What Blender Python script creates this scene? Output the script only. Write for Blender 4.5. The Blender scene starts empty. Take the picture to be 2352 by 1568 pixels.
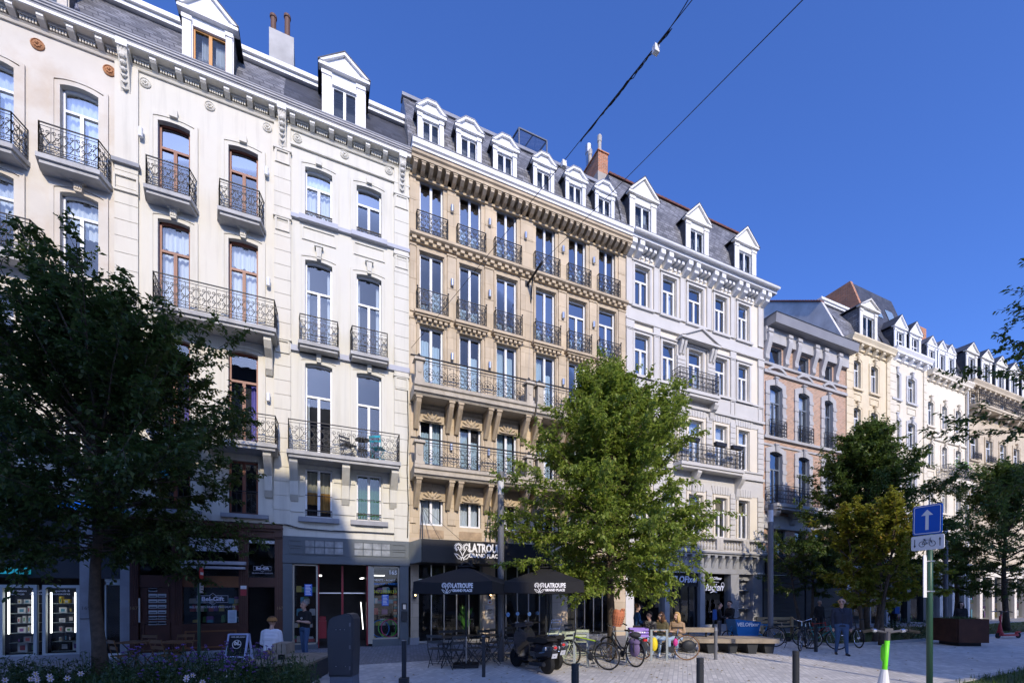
import bpy, math, random
import numpy as np
from math import sin, cos, tan, atan, atan2, pi, sqrt, radians
from mathutils import Vector, Matrix
SC = bpy.context.scene
COL = SC.collection
RND = random.Random(11)

# ------------------------------------------------------------------ survey: photograph (2352 wide) <-> street
F, CX, CY, D, CAMH = 1001.0, 1176.0, 1369.0, 16.0, 1.75
PHI = atan(436 / 1001)
SP, CP = sin(PHI), cos(PHI)

def PX(x, Y=0.0):
    """X of a facade point seen at column x, in the plane Y."""
    return (D + Y) * tan(PHI + atan((x - CX) / F))

def PZ(x, y, Y=0.0):
    X = PX(x, Y)
    return CAMH + (CY - y) * (X * SP + (D + Y) * CP) / F

def PT(x, y):
    """height of a window head seen at x, y (the frame stands a little behind the wall face)."""
    return PZ(x, y, .16)

def SCREEN(p):
    X, Y, Z = p; dep = X * SP + (Y + D) * CP
    return CX + F * (X * CP - (Y + D) * SP) / dep, CY - F * (Z - CAMH) / dep

def AT(x, dep, y=None):
    """point at column x and depth dep (metres along the view axis)."""
    lat = (x - CX) / F * dep
    X, Y = lat * CP + dep * SP, -D + dep * CP - lat * SP
    if y is None:
        return X, Y
    return X, Y, CAMH + (CY - y) * dep / F

def GP(x, y):
    """ground point seen at x, y."""
    return AT(x, F * CAMH / (y - CY))

def DEP(y):
    return F * CAMH / (y - CY)

# ------------------------------------------------------------------ materials
class NT:
    def __init__(s, name):
        s.m = bpy.data.materials.new(name); s.m.use_nodes = True
        s.t = s.m.node_tree; s.t.nodes.clear()
        s.out = s.n('ShaderNodeOutputMaterial')
    def n(s, kind, **kw):
        o = s.t.nodes.new(kind)
        for k, v in kw.items():
            if k.startswith('i_'):
                o.inputs[k[2:].replace('_', ' ')].default_value = v
            else:
                setattr(o, k, v)
        return o
    def l(s, a, b):
        s.t.links.new(a, b)
    def math(s, op, a, b=None):
        o = s.n('ShaderNodeMath', operation=op)
        for i, v in enumerate((a, b)):
            if v is None: continue
            if isinstance(v, (int, float)): o.inputs[i].default_value = v
            else: s.l(v, o.inputs[i])
        return o.outputs[0]
    def mix(s, fac, a, b, mode='MIX'):
        o = s.n('ShaderNodeMix', data_type='RGBA', blend_type=mode)
        for i, v in ((0, fac), (6, a), (7, b)):
            if isinstance(v, (int, float)): o.inputs[i].default_value = v
            elif isinstance(v, tuple): o.inputs[i].default_value = v if len(v) == 4 else v + (1,)
            else: s.l(v, o.inputs[i])
        return o.outputs[2]
    def noise(s, vec, scale, detail=4, rough=.6):
        o = s.n('ShaderNodeTexNoise'); o.inputs['Scale'].default_value = scale
        o.inputs['Detail'].default_value = detail; o.inputs['Roughness'].default_value = rough
        if vec is not None: s.l(vec, o.inputs['Vector'])
        return o.outputs[0]
    def ramp(s, fac, a, b):
        o = s.n('ShaderNodeMapRange'); o.inputs[1].default_value = a; o.inputs[2].default_value = b
        s.l(fac, o.inputs[0]); return o.outputs[0]

MATS = {}
def mat(name, col, rough=.75, metal=0, var=.12, scale=1.3, bump=.0, bscale=40, stain=None, stain_amt=.5, stain_scale=.7,
        brick=None, plane='XZ', emit=0, spec=.4, streak=0, coat=0, local=False):
    if name in MATS: return MATS[name]
    t = NT(name)
    if local:
        pos = t.n('ShaderNodeTexCoord').outputs['Object']
    else:
        pos = t.n('ShaderNodeNewGeometry').outputs['Position']
    b = t.n('ShaderNodeBsdfPrincipled')
    b.inputs['Roughness'].default_value = rough; b.inputs['Metallic'].default_value = metal
    b.inputs['Specular IOR Level'].default_value = spec
    if coat: b.inputs['Coat Weight'].default_value = coat; b.inputs['Coat Roughness'].default_value = .08
    c = tuple(col)
    lo, hi = tuple(max(0, v * (1 - var)) for v in c), tuple(min(1, v * (1 + var * .7)) for v in c)
    colr = None
    n1 = t.noise(pos, scale, 6)
    colr = t.mix(t.ramp(n1, .3, .7), lo, hi)
    h = None
    if brick:
        bw, bh, mort, mcol, cvar, off = (brick + (.5,))[:6]
        sep = t.n('ShaderNodeSeparateXYZ'); t.l(pos, sep.inputs[0])
        cmb = t.n('ShaderNodeCombineXYZ')
        if plane == 'XZ':
            t.l(t.math('ADD', sep.outputs[0], sep.outputs[1]), cmb.inputs[0]); t.l(sep.outputs[2], cmb.inputs[1])
        else:
            if plane == 'ROT':
                k = .7071
                t.l(t.math('MULTIPLY', t.math('ADD', sep.outputs[0], sep.outputs[1]), k), cmb.inputs[0])
                t.l(t.math('MULTIPLY', t.math('SUBTRACT', sep.outputs[0], sep.outputs[1]), k), cmb.inputs[1])
            else:
                t.l(sep.outputs[0], cmb.inputs[0]); t.l(sep.outputs[1], cmb.inputs[1])
        bt = t.n('ShaderNodeTexBrick'); t.l(cmb.outputs[0], bt.inputs['Vector'])
        bt.offset = off
        bt.inputs['Scale'].default_value = 1; bt.inputs['Brick Width'].default_value = bw
        bt.inputs['Row Height'].default_value = bh; bt.inputs['Mortar Size'].default_value = mort
        bt.inputs['Mortar Smooth'].default_value = .1; bt.inputs['Bias'].default_value = 0
        bt.inputs['Color1'].default_value = (1 - cvar,) * 3 + (1,); bt.inputs['Color2'].default_value = (1 + cvar * .6,) * 3 + (1,)
        bt.inputs['Mortar'].default_value = (1, 1, 1, 1)
        colr = t.mix(1.0, colr, bt.outputs['Color'], 'MULTIPLY')
        colr = t.mix(bt.outputs['Fac'], colr, tuple(mcol))
        h = t.math('MULTIPLY', bt.outputs['Fac'], -1.0)
    if stain:
        n2 = t.noise(pos, stain_scale, 8, .65)
        colr = t.mix(t.math('MULTIPLY', t.ramp(n2, .48, .72), stain_amt), colr, tuple(stain))
    if streak:
        sep2 = t.n('ShaderNodeSeparateXYZ'); t.l(pos, sep2.inputs[0])
        cm2 = t.n('ShaderNodeCombineXYZ')
        t.l(t.math('MULTIPLY', sep2.outputs[0], 5.0), cm2.inputs[0]); t.l(t.math('MULTIPLY', sep2.outputs[1], 5.0), cm2.inputs[1]); t.l(t.math('MULTIPLY', sep2.outputs[2], .35), cm2.inputs[2])
        n3 = t.noise(cm2.outputs[0], 1.0, 5)
        colr = t.mix(t.math('MULTIPLY', t.ramp(n3, .5, .8), streak), colr, tuple(v * .45 for v in c))
    t.l(colr, b.inputs['Base Color'])
    if bump or h is not None:
        bp = t.n('ShaderNodeBump'); bp.inputs['Strength'].default_value = max(bump, .35 if h is not None else 0)
        bp.inputs['Distance'].default_value = .015
        nb = t.math('MULTIPLY', t.noise(pos, bscale, 4), .4 if h is not None else 1.0)
        t.l(t.math('ADD', nb, h) if h is not None else nb, bp.inputs['Height'])
        t.l(bp.outputs[0], b.inputs['Normal'])
    if emit:
        b.inputs['Emission Color'].default_value = c + (1,); b.inputs['Emission Strength'].default_value = emit
    t.l(b.outputs[0], t.out.inputs[0])
    MATS[name] = t.m
    return t.m

def glass_mat(name, refl=.3, tint=(.75, .8, .85), wav=.02):
    if name in MATS: return MATS[name]
    t = NT(name)
    pos = t.n('ShaderNodeNewGeometry').outputs['Position']
    tr = t.n('ShaderNodeBsdfTransparent'); tr.inputs[0].default_value = tint + (1,)
    gl = t.n('ShaderNodeBsdfGlossy'); gl.inputs['Roughness'].default_value = .01; gl.inputs[0].default_value = (.66, .66, .66, 1)
    bp = t.n('ShaderNodeBump'); bp.inputs['Strength'].default_value = wav; bp.inputs['Distance'].default_value = .05
    t.l(t.noise(pos, 1.6, 2), bp.inputs['Height']); t.l(bp.outputs[0], gl.inputs['Normal'])
    lw = t.n('ShaderNodeLayerWeight'); lw.inputs[0].default_value = .35
    fac = t.math('ADD', t.math('MULTIPLY', lw.outputs['Fresnel'], .34), refl)
    ms = t.n('ShaderNodeMixShader')
    t.l(fac, ms.inputs[0]); t.l(tr.outputs[0], ms.inputs[1]); t.l(gl.outputs[0], ms.inputs[2])
    t.l(ms.outputs[0], t.out.inputs[0]); MATS[name] = t.m
    return t.m

def leaf_mat(name, c1, c2, c3, trans=.42):
    if name in MATS: return MATS[name]
    t = NT(name)
    g = t.n('ShaderNodeNewGeometry')
    r = g.outputs['Random Per Island']
    col = t.mix(t.ramp(r, 0, .6), c1, c2); col = t.mix(t.ramp(r, .72, 1.0), col, c3)
    n = t.noise(g.outputs['Position'], .9, 3)
    col = t.mix(t.math('MULTIPLY', t.ramp(n, .45, .7), .5), col, c2)
    d = t.n('ShaderNodeBsdfPrincipled'); t.l(col, d.inputs['Base Color'])
    d.inputs['Roughness'].default_value = .42; d.inputs['Specular IOR Level'].default_value = .45
    tl = t.n('ShaderNodeBsdfTranslucent'); t.l(t.mix(.5, col, tuple(min(1, v * 1.6) for v in c2)), tl.inputs[0])
    ms = t.n('ShaderNodeMixShader'); ms.inputs[0].default_value = trans
    t.l(d.outputs[0], ms.inputs[1]); t.l(tl.outputs[0], ms.inputs[2]); t.l(ms.outputs[0], t.out.inputs[0])
    MATS[name] = t.m
    return t.m

# ------------------------------------------------------------------ mesh builder
ORG = {}
class M:
    def __init__(s, m=None):
        s.v, s.f, s.k, s.ms, s.d, s.T = [], [], [], [], m, None
    def _m(s, m):
        m = m or s.d
        if m not in s.ms: s.ms.append(m)
        return s.ms.index(m)
    def add(s, vs, fs, m=None):
        n = len(s.v); k = s._m(m)
        if s.T is not None:
            vs = [tuple(s.T @ Vector(p)) for p in vs]
        s.v += [tuple(p) for p in vs]; s.f += [tuple(i + n for i in f) for f in fs]; s.k += [k] * len(fs)
    def poly(s, pts, m=None):
        s.add(pts, [tuple(range(len(pts)))], m)
    def box(s, x0, x1, y0, y1, z0, z1, m=None):
        s.add([(x0, y0, z0), (x1, y0, z0), (x1, y1, z0), (x0, y1, z0), (x0, y0, z1), (x1, y0, z1), (x1, y1, z1), (x0, y1, z1)],
              [(3, 2, 1, 0), (4, 5, 6, 7), (0, 1, 5, 4), (1, 2, 6, 5), (2, 3, 7, 6), (3, 0, 4, 7)], m)
    def cbox(s, c, sz, m=None, rz=0.0, taper=1.0):
        cx, cy, cz = c; a, b, h = sz[0] / 2, sz[1] / 2, sz[2] / 2
        pts = []
        for z, k in ((-h, 1.0), (h, taper)):
            for x, y in ((-a, -b), (a, -b), (a, b), (-a, b)):
                x, y = x * k, y * k
                pts.append((cx + x * cos(rz) - y * sin(rz), cy + x * sin(rz) + y * cos(rz), cz + z))
        s.add(pts, [(3, 2, 1, 0), (4, 5, 6, 7), (0, 1, 5, 4), (1, 2, 6, 5), (2, 3, 7, 6), (3, 0, 4, 7)], m)
    def prism(s, pts, axis, a, b, m=None, bev=0):
        mk = {'x': lambda p, q: (q, p[0], p[1]), 'y': lambda p, q: (p[0], q, p[1]), 'z': lambda p, q: (p[0], p[1], q)}[axis]
        n = len(pts)
        vs = [mk(p, a) for p in pts] + [mk(p, b) for p in pts]
        fs = [tuple(range(n - 1, -1, -1)), tuple(range(n, 2 * n))] + [(i, (i + 1) % n, n + (i + 1) % n, n + i) for i in range(n)]
        s.add(vs, fs, m)
    def tube(s, pts, r, m=None, n=5, closed=False, cap=True):
        pts = [Vector(p) for p in pts]; N = len(pts)
        rs = r if isinstance(r, (list, tuple)) else [r] * N
        vs, up0 = [], None
        for i, p in enumerate(pts):
            a = pts[i - 1] if (i or closed) else p
            b = pts[(i + 1) % N] if (i < N - 1 or closed) else p
            d = (b - a)
            if d.length < 1e-9: d = Vector((0, 0, 1))
            d.normalize()
            if up0 is None:
                up0 = Vector((0, 0, 1)) if abs(d.z) < .9 else Vector((1, 0, 0))
            u = up0 - d * up0.dot(d)
            if u.length < 1e-4:
                u = d.orthogonal()
            u.normalize(); w = d.cross(u); up0 = u
            for k in range(n):
                an = 2 * pi * (k + .5) / n
                vs.append(p + (u * cos(an) + w * sin(an)) * rs[i])
        fs = []
        for i in range(N if closed else N - 1):
            j = (i + 1) % N
            for k in range(n):
                fs.append((i * n + k, i * n + (k + 1) % n, j * n + (k + 1) % n, j * n + k))
        if cap and not closed:
            fs.append(tuple(range(n - 1, -1, -1))); fs.append(tuple((N - 1) * n + k for k in range(n)))
        s.add(vs, fs, m)
    def lathe(s, prof, c, m=None, n=14, axis='z', arc=1.0):
        vs, fs = [], []
        for r, h in prof:
            for k in range(n):
                a = 2 * pi * k / n * arc
                p = (r * cos(a), r * sin(a), h)
                p = {'z': p, 'y': (p[0], p[2], p[1]), 'x': (p[2], p[0], p[1])}[axis]
                vs.append((c[0] + p[0], c[1] + p[1], c[2] + p[2]))
        N = len(prof)
        for i in range(N - 1):
            for k in range(n):
                fs.append((i * n + k, i * n + (k + 1) % n, (i + 1) * n + (k + 1) % n, (i + 1) * n + k))
        fs.append(tuple(range(n - 1, -1, -1))); fs.append(tuple((N - 1) * n + k for k in range(n)))
        s.add(vs, fs, m)
    def ball(s, c, r, m=None, n=10, sc=(1, 1, 1)):
        k = max(4, n // 2 + 1)
        prof = [(max(1e-4, sin(pi * i / k)), -cos(pi * i / k)) for i in range(k + 1)]
        vs, fs = [], []
        for a, h in prof:
            for j in range(n):
                t = 2 * pi * j / n
                vs.append((c[0] + a * cos(t) * r * sc[0], c[1] + a * sin(t) * r * sc[1], c[2] + h * r * sc[2]))
        for i in range(k):
            for j in range(n):
                fs.append((i * n + j, i * n + (j + 1) % n, (i + 1) * n + (j + 1) % n, (i + 1) * n + j))
        s.add(vs, fs, m)
    def band(s, path, w, y0, y1, m=None):
        """moulding of width w outside an XZ path, from plane y0 (back) to y1 (front, smaller)."""
        n = len(path); outp = []
        for i, p in enumerate(path):
            a = path[max(0, i - 1)]; b = path[min(n - 1, i + 1)]
            d1 = Vector((p[0] - a[0], p[1] - a[1])); d2 = Vector((b[0] - p[0], b[1] - p[1]))
            if d1.length < 1e-9: d1 = d2
            if d2.length < 1e-9: d2 = d1
            n1 = Vector((-d1.y, d1.x)).normalized(); n2 = Vector((-d2.y, d2.x)).normalized()
            nn = (n1 + n2)
            nn = nn / max(.3, nn.length_squared / 2)
            outp.append((p[0] + nn.x * w, p[1] + nn.y * w))
        for i in range(n - 1):
            a, b, c, d = path[i], path[i + 1], outp[i + 1], outp[i]
            q = lambda p, y: (p[0], y, p[1])
            s.add([q(a, y1), q(b, y1), q(c, y1), q(d, y1), q(a, y0), q(b, y0), q(c, y0), q(d, y0)],
                  [(0, 1, 2, 3), (2, 6, 7, 3), (1, 0, 4, 5), (0, 3, 7, 4), (1, 5, 6, 2)], m)
    def obj(s, name, parent=None, smooth=False, org=None, label=None, **props):
        o = ORG.get(parent.name) if parent is not None else None
        if org is None: org = o if o is not None else (0, 0, 0)
        me = bpy.data.meshes.new(name)
        vs = s.v if org == (0, 0, 0) else [(a - org[0], b - org[1], c - org[2]) for a, b, c in s.v]
        me.from_pydata(vs, [], s.f)
        for m in s.ms: me.materials.append(m)
        me.polygons.foreach_set('material_index', s.k)
        if smooth: me.polygons.foreach_set('use_smooth', [True] * len(s.f))
        me.update()
        ob = bpy.data.objects.new(name, me); COL.objects.link(ob)
        if parent is not None:
            ob.parent = parent
            if o is not None: ORG[ob.name] = o
        else:
            ob.location = org; ORG[ob.name] = org
        if label: ob['label'] = label
        for k, v in props.items(): ob[k] = v
        return ob

def thing(name, label, cat, loc=(0, 0, 0), rz=0.0, group=None, world=False):
    """Empty at the base of a thing; world=True: its parts are given in street coordinates."""
    o = bpy.data.objects.new(name, None); COL.objects.link(o)
    o.location = loc; o.rotation_euler = (0, 0, rz)
    o['label'] = label; o['category'] = cat
    if group: o['group'] = group
    ORG[o.name] = tuple(loc) if world else (0, 0, 0)
    return o

def copy_thing(root, loc, rz, label, group=None):
    r = root.copy(); COL.objects.link(r); r.location = loc; r.rotation_euler = (0, 0, rz); r['label'] = label
    if group: r['group'] = group
    for c in list(root.children):
        k = c.copy(); COL.objects.link(k); k.parent = r
        for g in list(c.children):
            j = g.copy(); COL.objects.link(j); j.parent = k
    return r

def text_mesh(body, size, ext=.003, align='CENTER', bold=0.0, shear=0.0, sx=1.0):
    cu = bpy.data.curves.new('lettering', 'FONT'); cu.body = body; cu.size = size; cu.extrude = ext
    cu.align_x = align; cu.align_y = 'CENTER'; cu.offset = bold; cu.shear = shear; cu.resolution_u = 2
    o = bpy.data.objects.new('lettering', cu); COL.objects.link(o)
    me = bpy.data.meshes.new_from_object(o.evaluated_get(bpy.context.evaluated_depsgraph_get()))
    vs = [(v.co.x * sx, v.co.y, v.co.z) for v in me.vertices]; fs = [tuple(p.vertices) for p in me.polygons]
    bpy.data.objects.remove(o); bpy.data.curves.remove(cu); bpy.data.meshes.remove(me)
    return vs, fs

def write(mb, body, size, org, m, u=(1, 0, 0), v=(0, 0, 1), **kw):
    """lettering laid into mesh builder mb: u = reading direction, v = up."""
    vs, fs = text_mesh(body, size, **kw)
    u, v = Vector(u).normalized(), Vector(v).normalized(); w = u.cross(v); o = Vector(org)
    mb.add([tuple(o + u * a + v * b + w * c) for a, b, c in vs], fs, m)

# ------------------------------------------------------------------ palette
WHITE = mat('white_paint', (.74, .74, .73), .5, var=.05)
UPVC = mat('white_window_frame', (.72, .73, .73), .4, var=.03)
GLASS = glass_mat('window_glass', .07)
SHOPGLASS = glass_mat('shop_glass', .035, (.85, .88, .88), .01)
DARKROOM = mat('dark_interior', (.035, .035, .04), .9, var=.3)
IRON = mat('wrought_iron', (.035, .036, .04), .55, var=.2, spec=.3)
CURT = mat('net_curtain', (.72, .75, .76), .9, var=.06)
CURTBLUE = mat('pale_blue_curtain', (.5, .62, .66), .9, var=.1)
SLATE = mat('roof_slate', (.2, .2, .21), .55, var=.3, brick=(.3, .15, .014, (.045, .045, .05), .45), stain=(.09, .09, .1), stain_amt=.5, stain_scale=1.2)
SLATED = mat('dark_slate', (.06, .063, .075), .55, var=.3, brick=(.3, .17, .01, (.03, .03, .035), .3))
ZINC = mat('zinc', (.3, .31, .33), .45, metal=.6, var=.2)
LEAD = mat('lead_gutter', (.22, .23, .26), .5, var=.2)
BLUESTONE = mat('blue_stone', (.3, .31, .33), .75, var=.25, bump=.2, streak=.3)
BLACK = mat('black_paint', (.012, .012, .014), .5, var=.2)
DGREY = mat('dark_grey_paint', (.03, .034, .04), .5, var=.2)
STEEL = mat('steel', (.55, .56, .57), .3, metal=.9, var=.1)
LETTER = mat('white_lettering', (.8, .8, .8), .6, var=.02)
RUBBER = mat('rubber', (.02, .02, .02), .8, var=.2, spec=.2)
# ------------------------------------------------------------------ facade helpers
def arch_path(X0, X1, Z0, Z1, s, n=8):
    if s <= 0: return [(X0, Z0), (X0, Z1), (X1, Z1), (X1, Z0)]
    w = (X1 - X0) / 2; r = (w * w + s * s) / (2 * s); cx, cz = (X0 + X1) / 2, Z1 - r
    a0 = math.asin(w / r)
    return [(X0, Z0)] + [(cx - r * sin(a0 - 2 * a0 * i / n), cz + r * cos(a0 - 2 * a0 * i / n)) for i in range(n + 1)] + [(X1, Z0)]

def wall_mesh(mb, X0, X1, Z0, Z1, holes, m, Y=0.0, dep=.28, back=9.0, mrev=None, sides=True):
    xs = sorted({X0, X1} | {h[0] for h in holes} | {h[1] for h in holes})
    zs = sorted({Z0, Z1} | {h[2] for h in holes} | {h[3] for h in holes})
    for i in range(len(xs) - 1):
        j = 0
        while j < len(zs) - 1:
            def solid(j):
                cx, cz = (xs[i] + xs[i + 1]) / 2, (zs[j] + zs[j + 1]) / 2
                return not any(h[0] < cx < h[1] and h[2] < cz < h[3] for h in holes)
            if not solid(j): j += 1; continue
            k = j
            while k + 1 < len(zs) - 1 and solid(k + 1): k += 1
            mb.poly([(xs[i], Y, zs[j]), (xs[i + 1], Y, zs[j]), (xs[i + 1], Y, zs[k + 1]), (xs[i], Y, zs[k + 1])], m)
            j = k + 1
    r = mrev or m
    for h in holes:
        a, b, c, d = h[:4]; s = h[4] if len(h) > 4 else 0
        y1 = Y + dep
        mb.poly([(a, Y, c), (a, Y, d), (a, y1, d), (a, y1, c)], r); mb.poly([(b, Y, d), (b, Y, c), (b, y1, c), (b, y1, d)], r)
        mb.poly([(a, Y, c), (a, y1, c), (b, y1, c), (b, Y, c)], r)
        p = arch_path(a, b, c, d, s)[1:-1]
        for (p0, p1) in zip(p[:-1], p[1:]):
            mb.poly([(p0[0], Y, p0[1]), (p1[0], Y, p1[1]), (p1[0], y1, p1[1]), (p0[0], y1, p0[1])], r)
        if s > 0:
            mb.poly([(q[0], Y + .001, q[1]) for q in p[:len(p) // 2 + 1]] + [(a, Y + .001, d)], m)
            mb.poly([(q[0], Y + .001, q[1]) for q in p[len(p) // 2:]] + [(b, Y + .001, d)], m)
    if sides:
        mb.poly([(X0, Y, Z0), (X0, Y, Z1), (X0, back, Z1), (X0, back, Z0)], m)
        mb.poly([(X1, Y, Z1), (X1, Y, Z0), (X1, back, Z0), (X1, back, Z1)], m)
        mb.poly([(X0, back, Z0), (X0, back, Z1), (X1, back, Z1), (X1, back, Z0)], m)
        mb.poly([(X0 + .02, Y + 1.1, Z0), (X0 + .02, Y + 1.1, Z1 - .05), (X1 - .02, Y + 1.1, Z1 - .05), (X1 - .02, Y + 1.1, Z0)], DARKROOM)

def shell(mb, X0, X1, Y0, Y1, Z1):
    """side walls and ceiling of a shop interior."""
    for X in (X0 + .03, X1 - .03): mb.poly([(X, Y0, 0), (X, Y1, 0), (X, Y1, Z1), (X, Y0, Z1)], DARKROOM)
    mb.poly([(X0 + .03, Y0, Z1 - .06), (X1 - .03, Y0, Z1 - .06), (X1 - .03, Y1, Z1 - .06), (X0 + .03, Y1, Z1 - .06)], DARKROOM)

def curtain(mb, X0, X1, Z0, Z1, Y, m, amp=.03, n=24, wob=0.0):
    for i in range(n):
        a, b = X0 + (X1 - X0) * i / n, X0 + (X1 - X0) * (i + 1) / n
        ya, yb = Y + amp * sin(i * 1.9), Y + amp * sin((i + 1) * 1.9)
        za, zb = Z0 + wob * sin(i * .9), Z0 + wob * sin((i + 1) * .9)
        mb.poly([(a, ya, za), (b, yb, zb), (b, yb, Z1), (a, ya, Z1)], m)

def window(house, X0, X1, Z0, Z1, Y=.12, fm=None, transom=.74, mull=1, arch=0.0, cur=None, curm=None, bar=.055, glass=None, rows=0, label=None):
    """casement: frame (part) with pane and curtain (sub-parts)."""
    fm = fm or UPVC; mb = M(fm); b = bar; y0, y1 = Y, Y + .07
    mb.box(X0, X0 + b, y0, y1, Z0, Z1); mb.box(X1 - b, X1, y0, y1, Z0, Z1)
    mb.box(X0 + b, X1 - b, y0, y1, Z0, Z0 + b * 1.3)
    if arch > 0:
        pts = arch_path(X0, X1, Z0, Z1, arch)[1:-1]
        for p, q in zip(pts[:-1], pts[1:]):
            mb.add([(p[0], y0, p[1]), (q[0], y0, q[1]), (q[0], y0, q[1] - b), (p[0], y0, p[1] - b), (p[0], y1, p[1] - b), (q[0], y1, q[1] - b)],
                   [(0, 1, 2, 3), (3, 2, 5, 4)])
    else:
        mb.box(X0 + b, X1 - b, y0, y1, Z1 - b, Z1)
    zt = Z0 + (Z1 - Z0) * transom if transom else Z1
    if transom: mb.box(X0 + b, X1 - b, y0 - .015, y1, zt - b * .6, zt + b * .6)
    for k in range(mull):
        xm = X0 + (X1 - X0) * (k + 1) / (mull + 1)
        mb.box(xm - b * .75, xm + b * .75, y0 - .012, y1, Z0 + b, zt - b * .6)
        mb.box(xm - b * .15, xm + b * .15, y0 - .02, y0 - .012, Z0 + b, zt - b * .6)
    for k in range(rows):
        zz = Z0 + (zt - Z0) * (k + 1) / (rows + 1); mb.box(X0 + b, X1 - b, y0 + .005, y1, zz - .012, zz + .012)
    w = mb.obj('window', house, label=label)
    g = M(glass or GLASS); pa = arch_path(X0 + .01, X1 - .01, Z0 + .01, Z1 - .01, arch)
    g.poly([(p[0], Y + .035, p[1]) for p in pa]); g.obj('pane', w)
    if cur:
        c = M(curm or CURT); yc = Y + .2; wd = X1 - X0
        for spec in cur:
            a, e, lo, hi = spec[:4]
            curtain(c, X0 + wd * a, X0 + wd * e, Z0 + (Z1 - Z0) * lo, Z0 + (Z1 - Z0) * hi, yc, spec[4] if len(spec) > 4 else curm or CURT,
                    wob=.04 if len(spec) > 5 else 0, n=max(6, int(wd * (e - a) * 26)))
        c.obj('curtain', w)
    return w

def scroll(cx, cz, r, a0, turns, sgn, k=.75, n=10):
    """spiral points."""
    return [(cx + r * (1 - k * i / n) * cos(a0 + sgn * turns * 2 * pi * i / n), cz + r * (1 - k * i / n) * sin(a0 + sgn * turns * 2 * pi * i / n)) for i in range(n + 1)]

def railing(mb, p0, p1, z, h, style='scroll', m=None, r=.009, cell=.26, skip_post=False):
    """ironwork between two plan points."""
    p0, p1 = Vector(p0), Vector(p1); L = (p1 - p0).length
    if L < .05: return
    u = (p1 - p0) / L
    def P(q): return (p0.x + u.x * q[0], p0.y + u.y * q[0], z + q[1])
    def tb(pts, rr=None, closed=False): mb.tube([P(q) for q in pts], rr or r, m, 4, closed, cap=False)
    tb([(0, h), (L, h)], r * 2.1); tb([(0, h * .9), (L, h * .9)], r * .9); tb([(0, .06), (L, .06)], r * 1.4)
    for e in (0, L): tb([(e, 0), (e, h * 1.02)], r * 1.7)
    n = max(1, round(L / cell)); c = L / n
    def ring(cx, cz, rr, k=10): tb([(cx + rr * cos(2 * pi * i / k), cz + rr * sin(2 * pi * i / k)) for i in range(k)], None, True)
    zt, zb = h * .9, .06; H = zt - zb
    for i in range(n):
        x0, xm, x1 = i * c, (i + .5) * c, (i + 1) * c
        if i and style != 'bars' and (style != 'wheel' or i % 2 == 0): tb([(x0, zb), (x0, zt)])
        if style == 'scroll':
            q = c * .22
            for sx in (-1, 1):
                for cz, sz in ((zb + H * .8, 1), (zb + H * .47, -1)):
                    tb(scroll(xm + sx * q, cz, q * .95, pi / 2 * (1 - sx) + (0 if sz > 0 else 0), 1.2, sx * sz))
                tb([(xm + sx * q * 1.9, zb + H * .8), (xm + sx * q * .3, zb + H * .62), (xm + sx * q * 1.9, zb + H * .44), (xm + sx * q * .4, zb + H * .26)])
            ring(xm, zb + H * .63, c * .12, 8)
            tb([(x0, zb + H * .24), (x1, zb + H * .24)])
            for k in range(3): ring(x0 + c * (k + .5) / 3, zb + H * .12, c * .13, 6)
        elif style == 'panel':
            q = c * .24
            for sx in (-1, 1):
                for j in range(4):
                    tb(scroll(xm + sx * q, zb + H * (.14 + .24 * j), q * .98, pi * .5 + (pi if j % 2 else 0), 1.25, sx, .7, 9))
                tb([(xm + sx * q * .1, zb + H * .02), (xm + sx * q * 1.8, zb + H * .26), (xm + sx * q * .1, zb + H * .5), (xm + sx * q * 1.8, zb + H * .74), (xm, zb + H)])
        elif style == 'wheel':
            if i % 4 == 3:
                for sx in (-1, 1):
                    tb([(x0 if sx > 0 else x1, zb), (xm, zb + H * .5), (x0 if sx > 0 else x1, zt)])
                    for j in range(4): ring(xm + sx * c * .22, zb + H * (.15 + .23 * j), c * .2, 6)
                for j in range(5): tb([(x0, zb + H * (j + .5) / 5), (x1, zb + H * (j + .5) / 5)])
            else:
                R = min(c * .48, H * .4); cz = zb + H * .45
                ring(xm, cz, R, 14); ring(xm, cz, R * .66, 12); ring(xm, cz, R * .16, 6)
                tb([(xm - R, cz), (xm + R, cz)]); tb([(xm, zb), (xm, zt)])
                for a in (pi / 4, 3 * pi / 4): tb([(xm - R * cos(a), cz - R * sin(a)), (xm + R * cos(a), cz + R * sin(a))])
                for sx in (-1, 1): ring(xm + sx * c * .3, zt - H * .04, H * .05, 6)
        elif style == 'bars':
            tb([(xm, zb), (xm, zt)])
        else:                                    # dense
            for sx in (-1, 1):
                tb([(xm + sx * c * .25, zb), (xm + sx * c * .25, zt)])
                tb(scroll(xm + sx * c * .25, zb + H * .78, c * .24, pi / 2, 1.2, sx)); tb(scroll(xm + sx * c * .25, zb + H * .25, c * .24, -pi / 2, 1.2, -sx))
                tb(scroll(xm + sx * c * .12, zb + H * .52, c * .2, 0, 1.2, sx))

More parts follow.
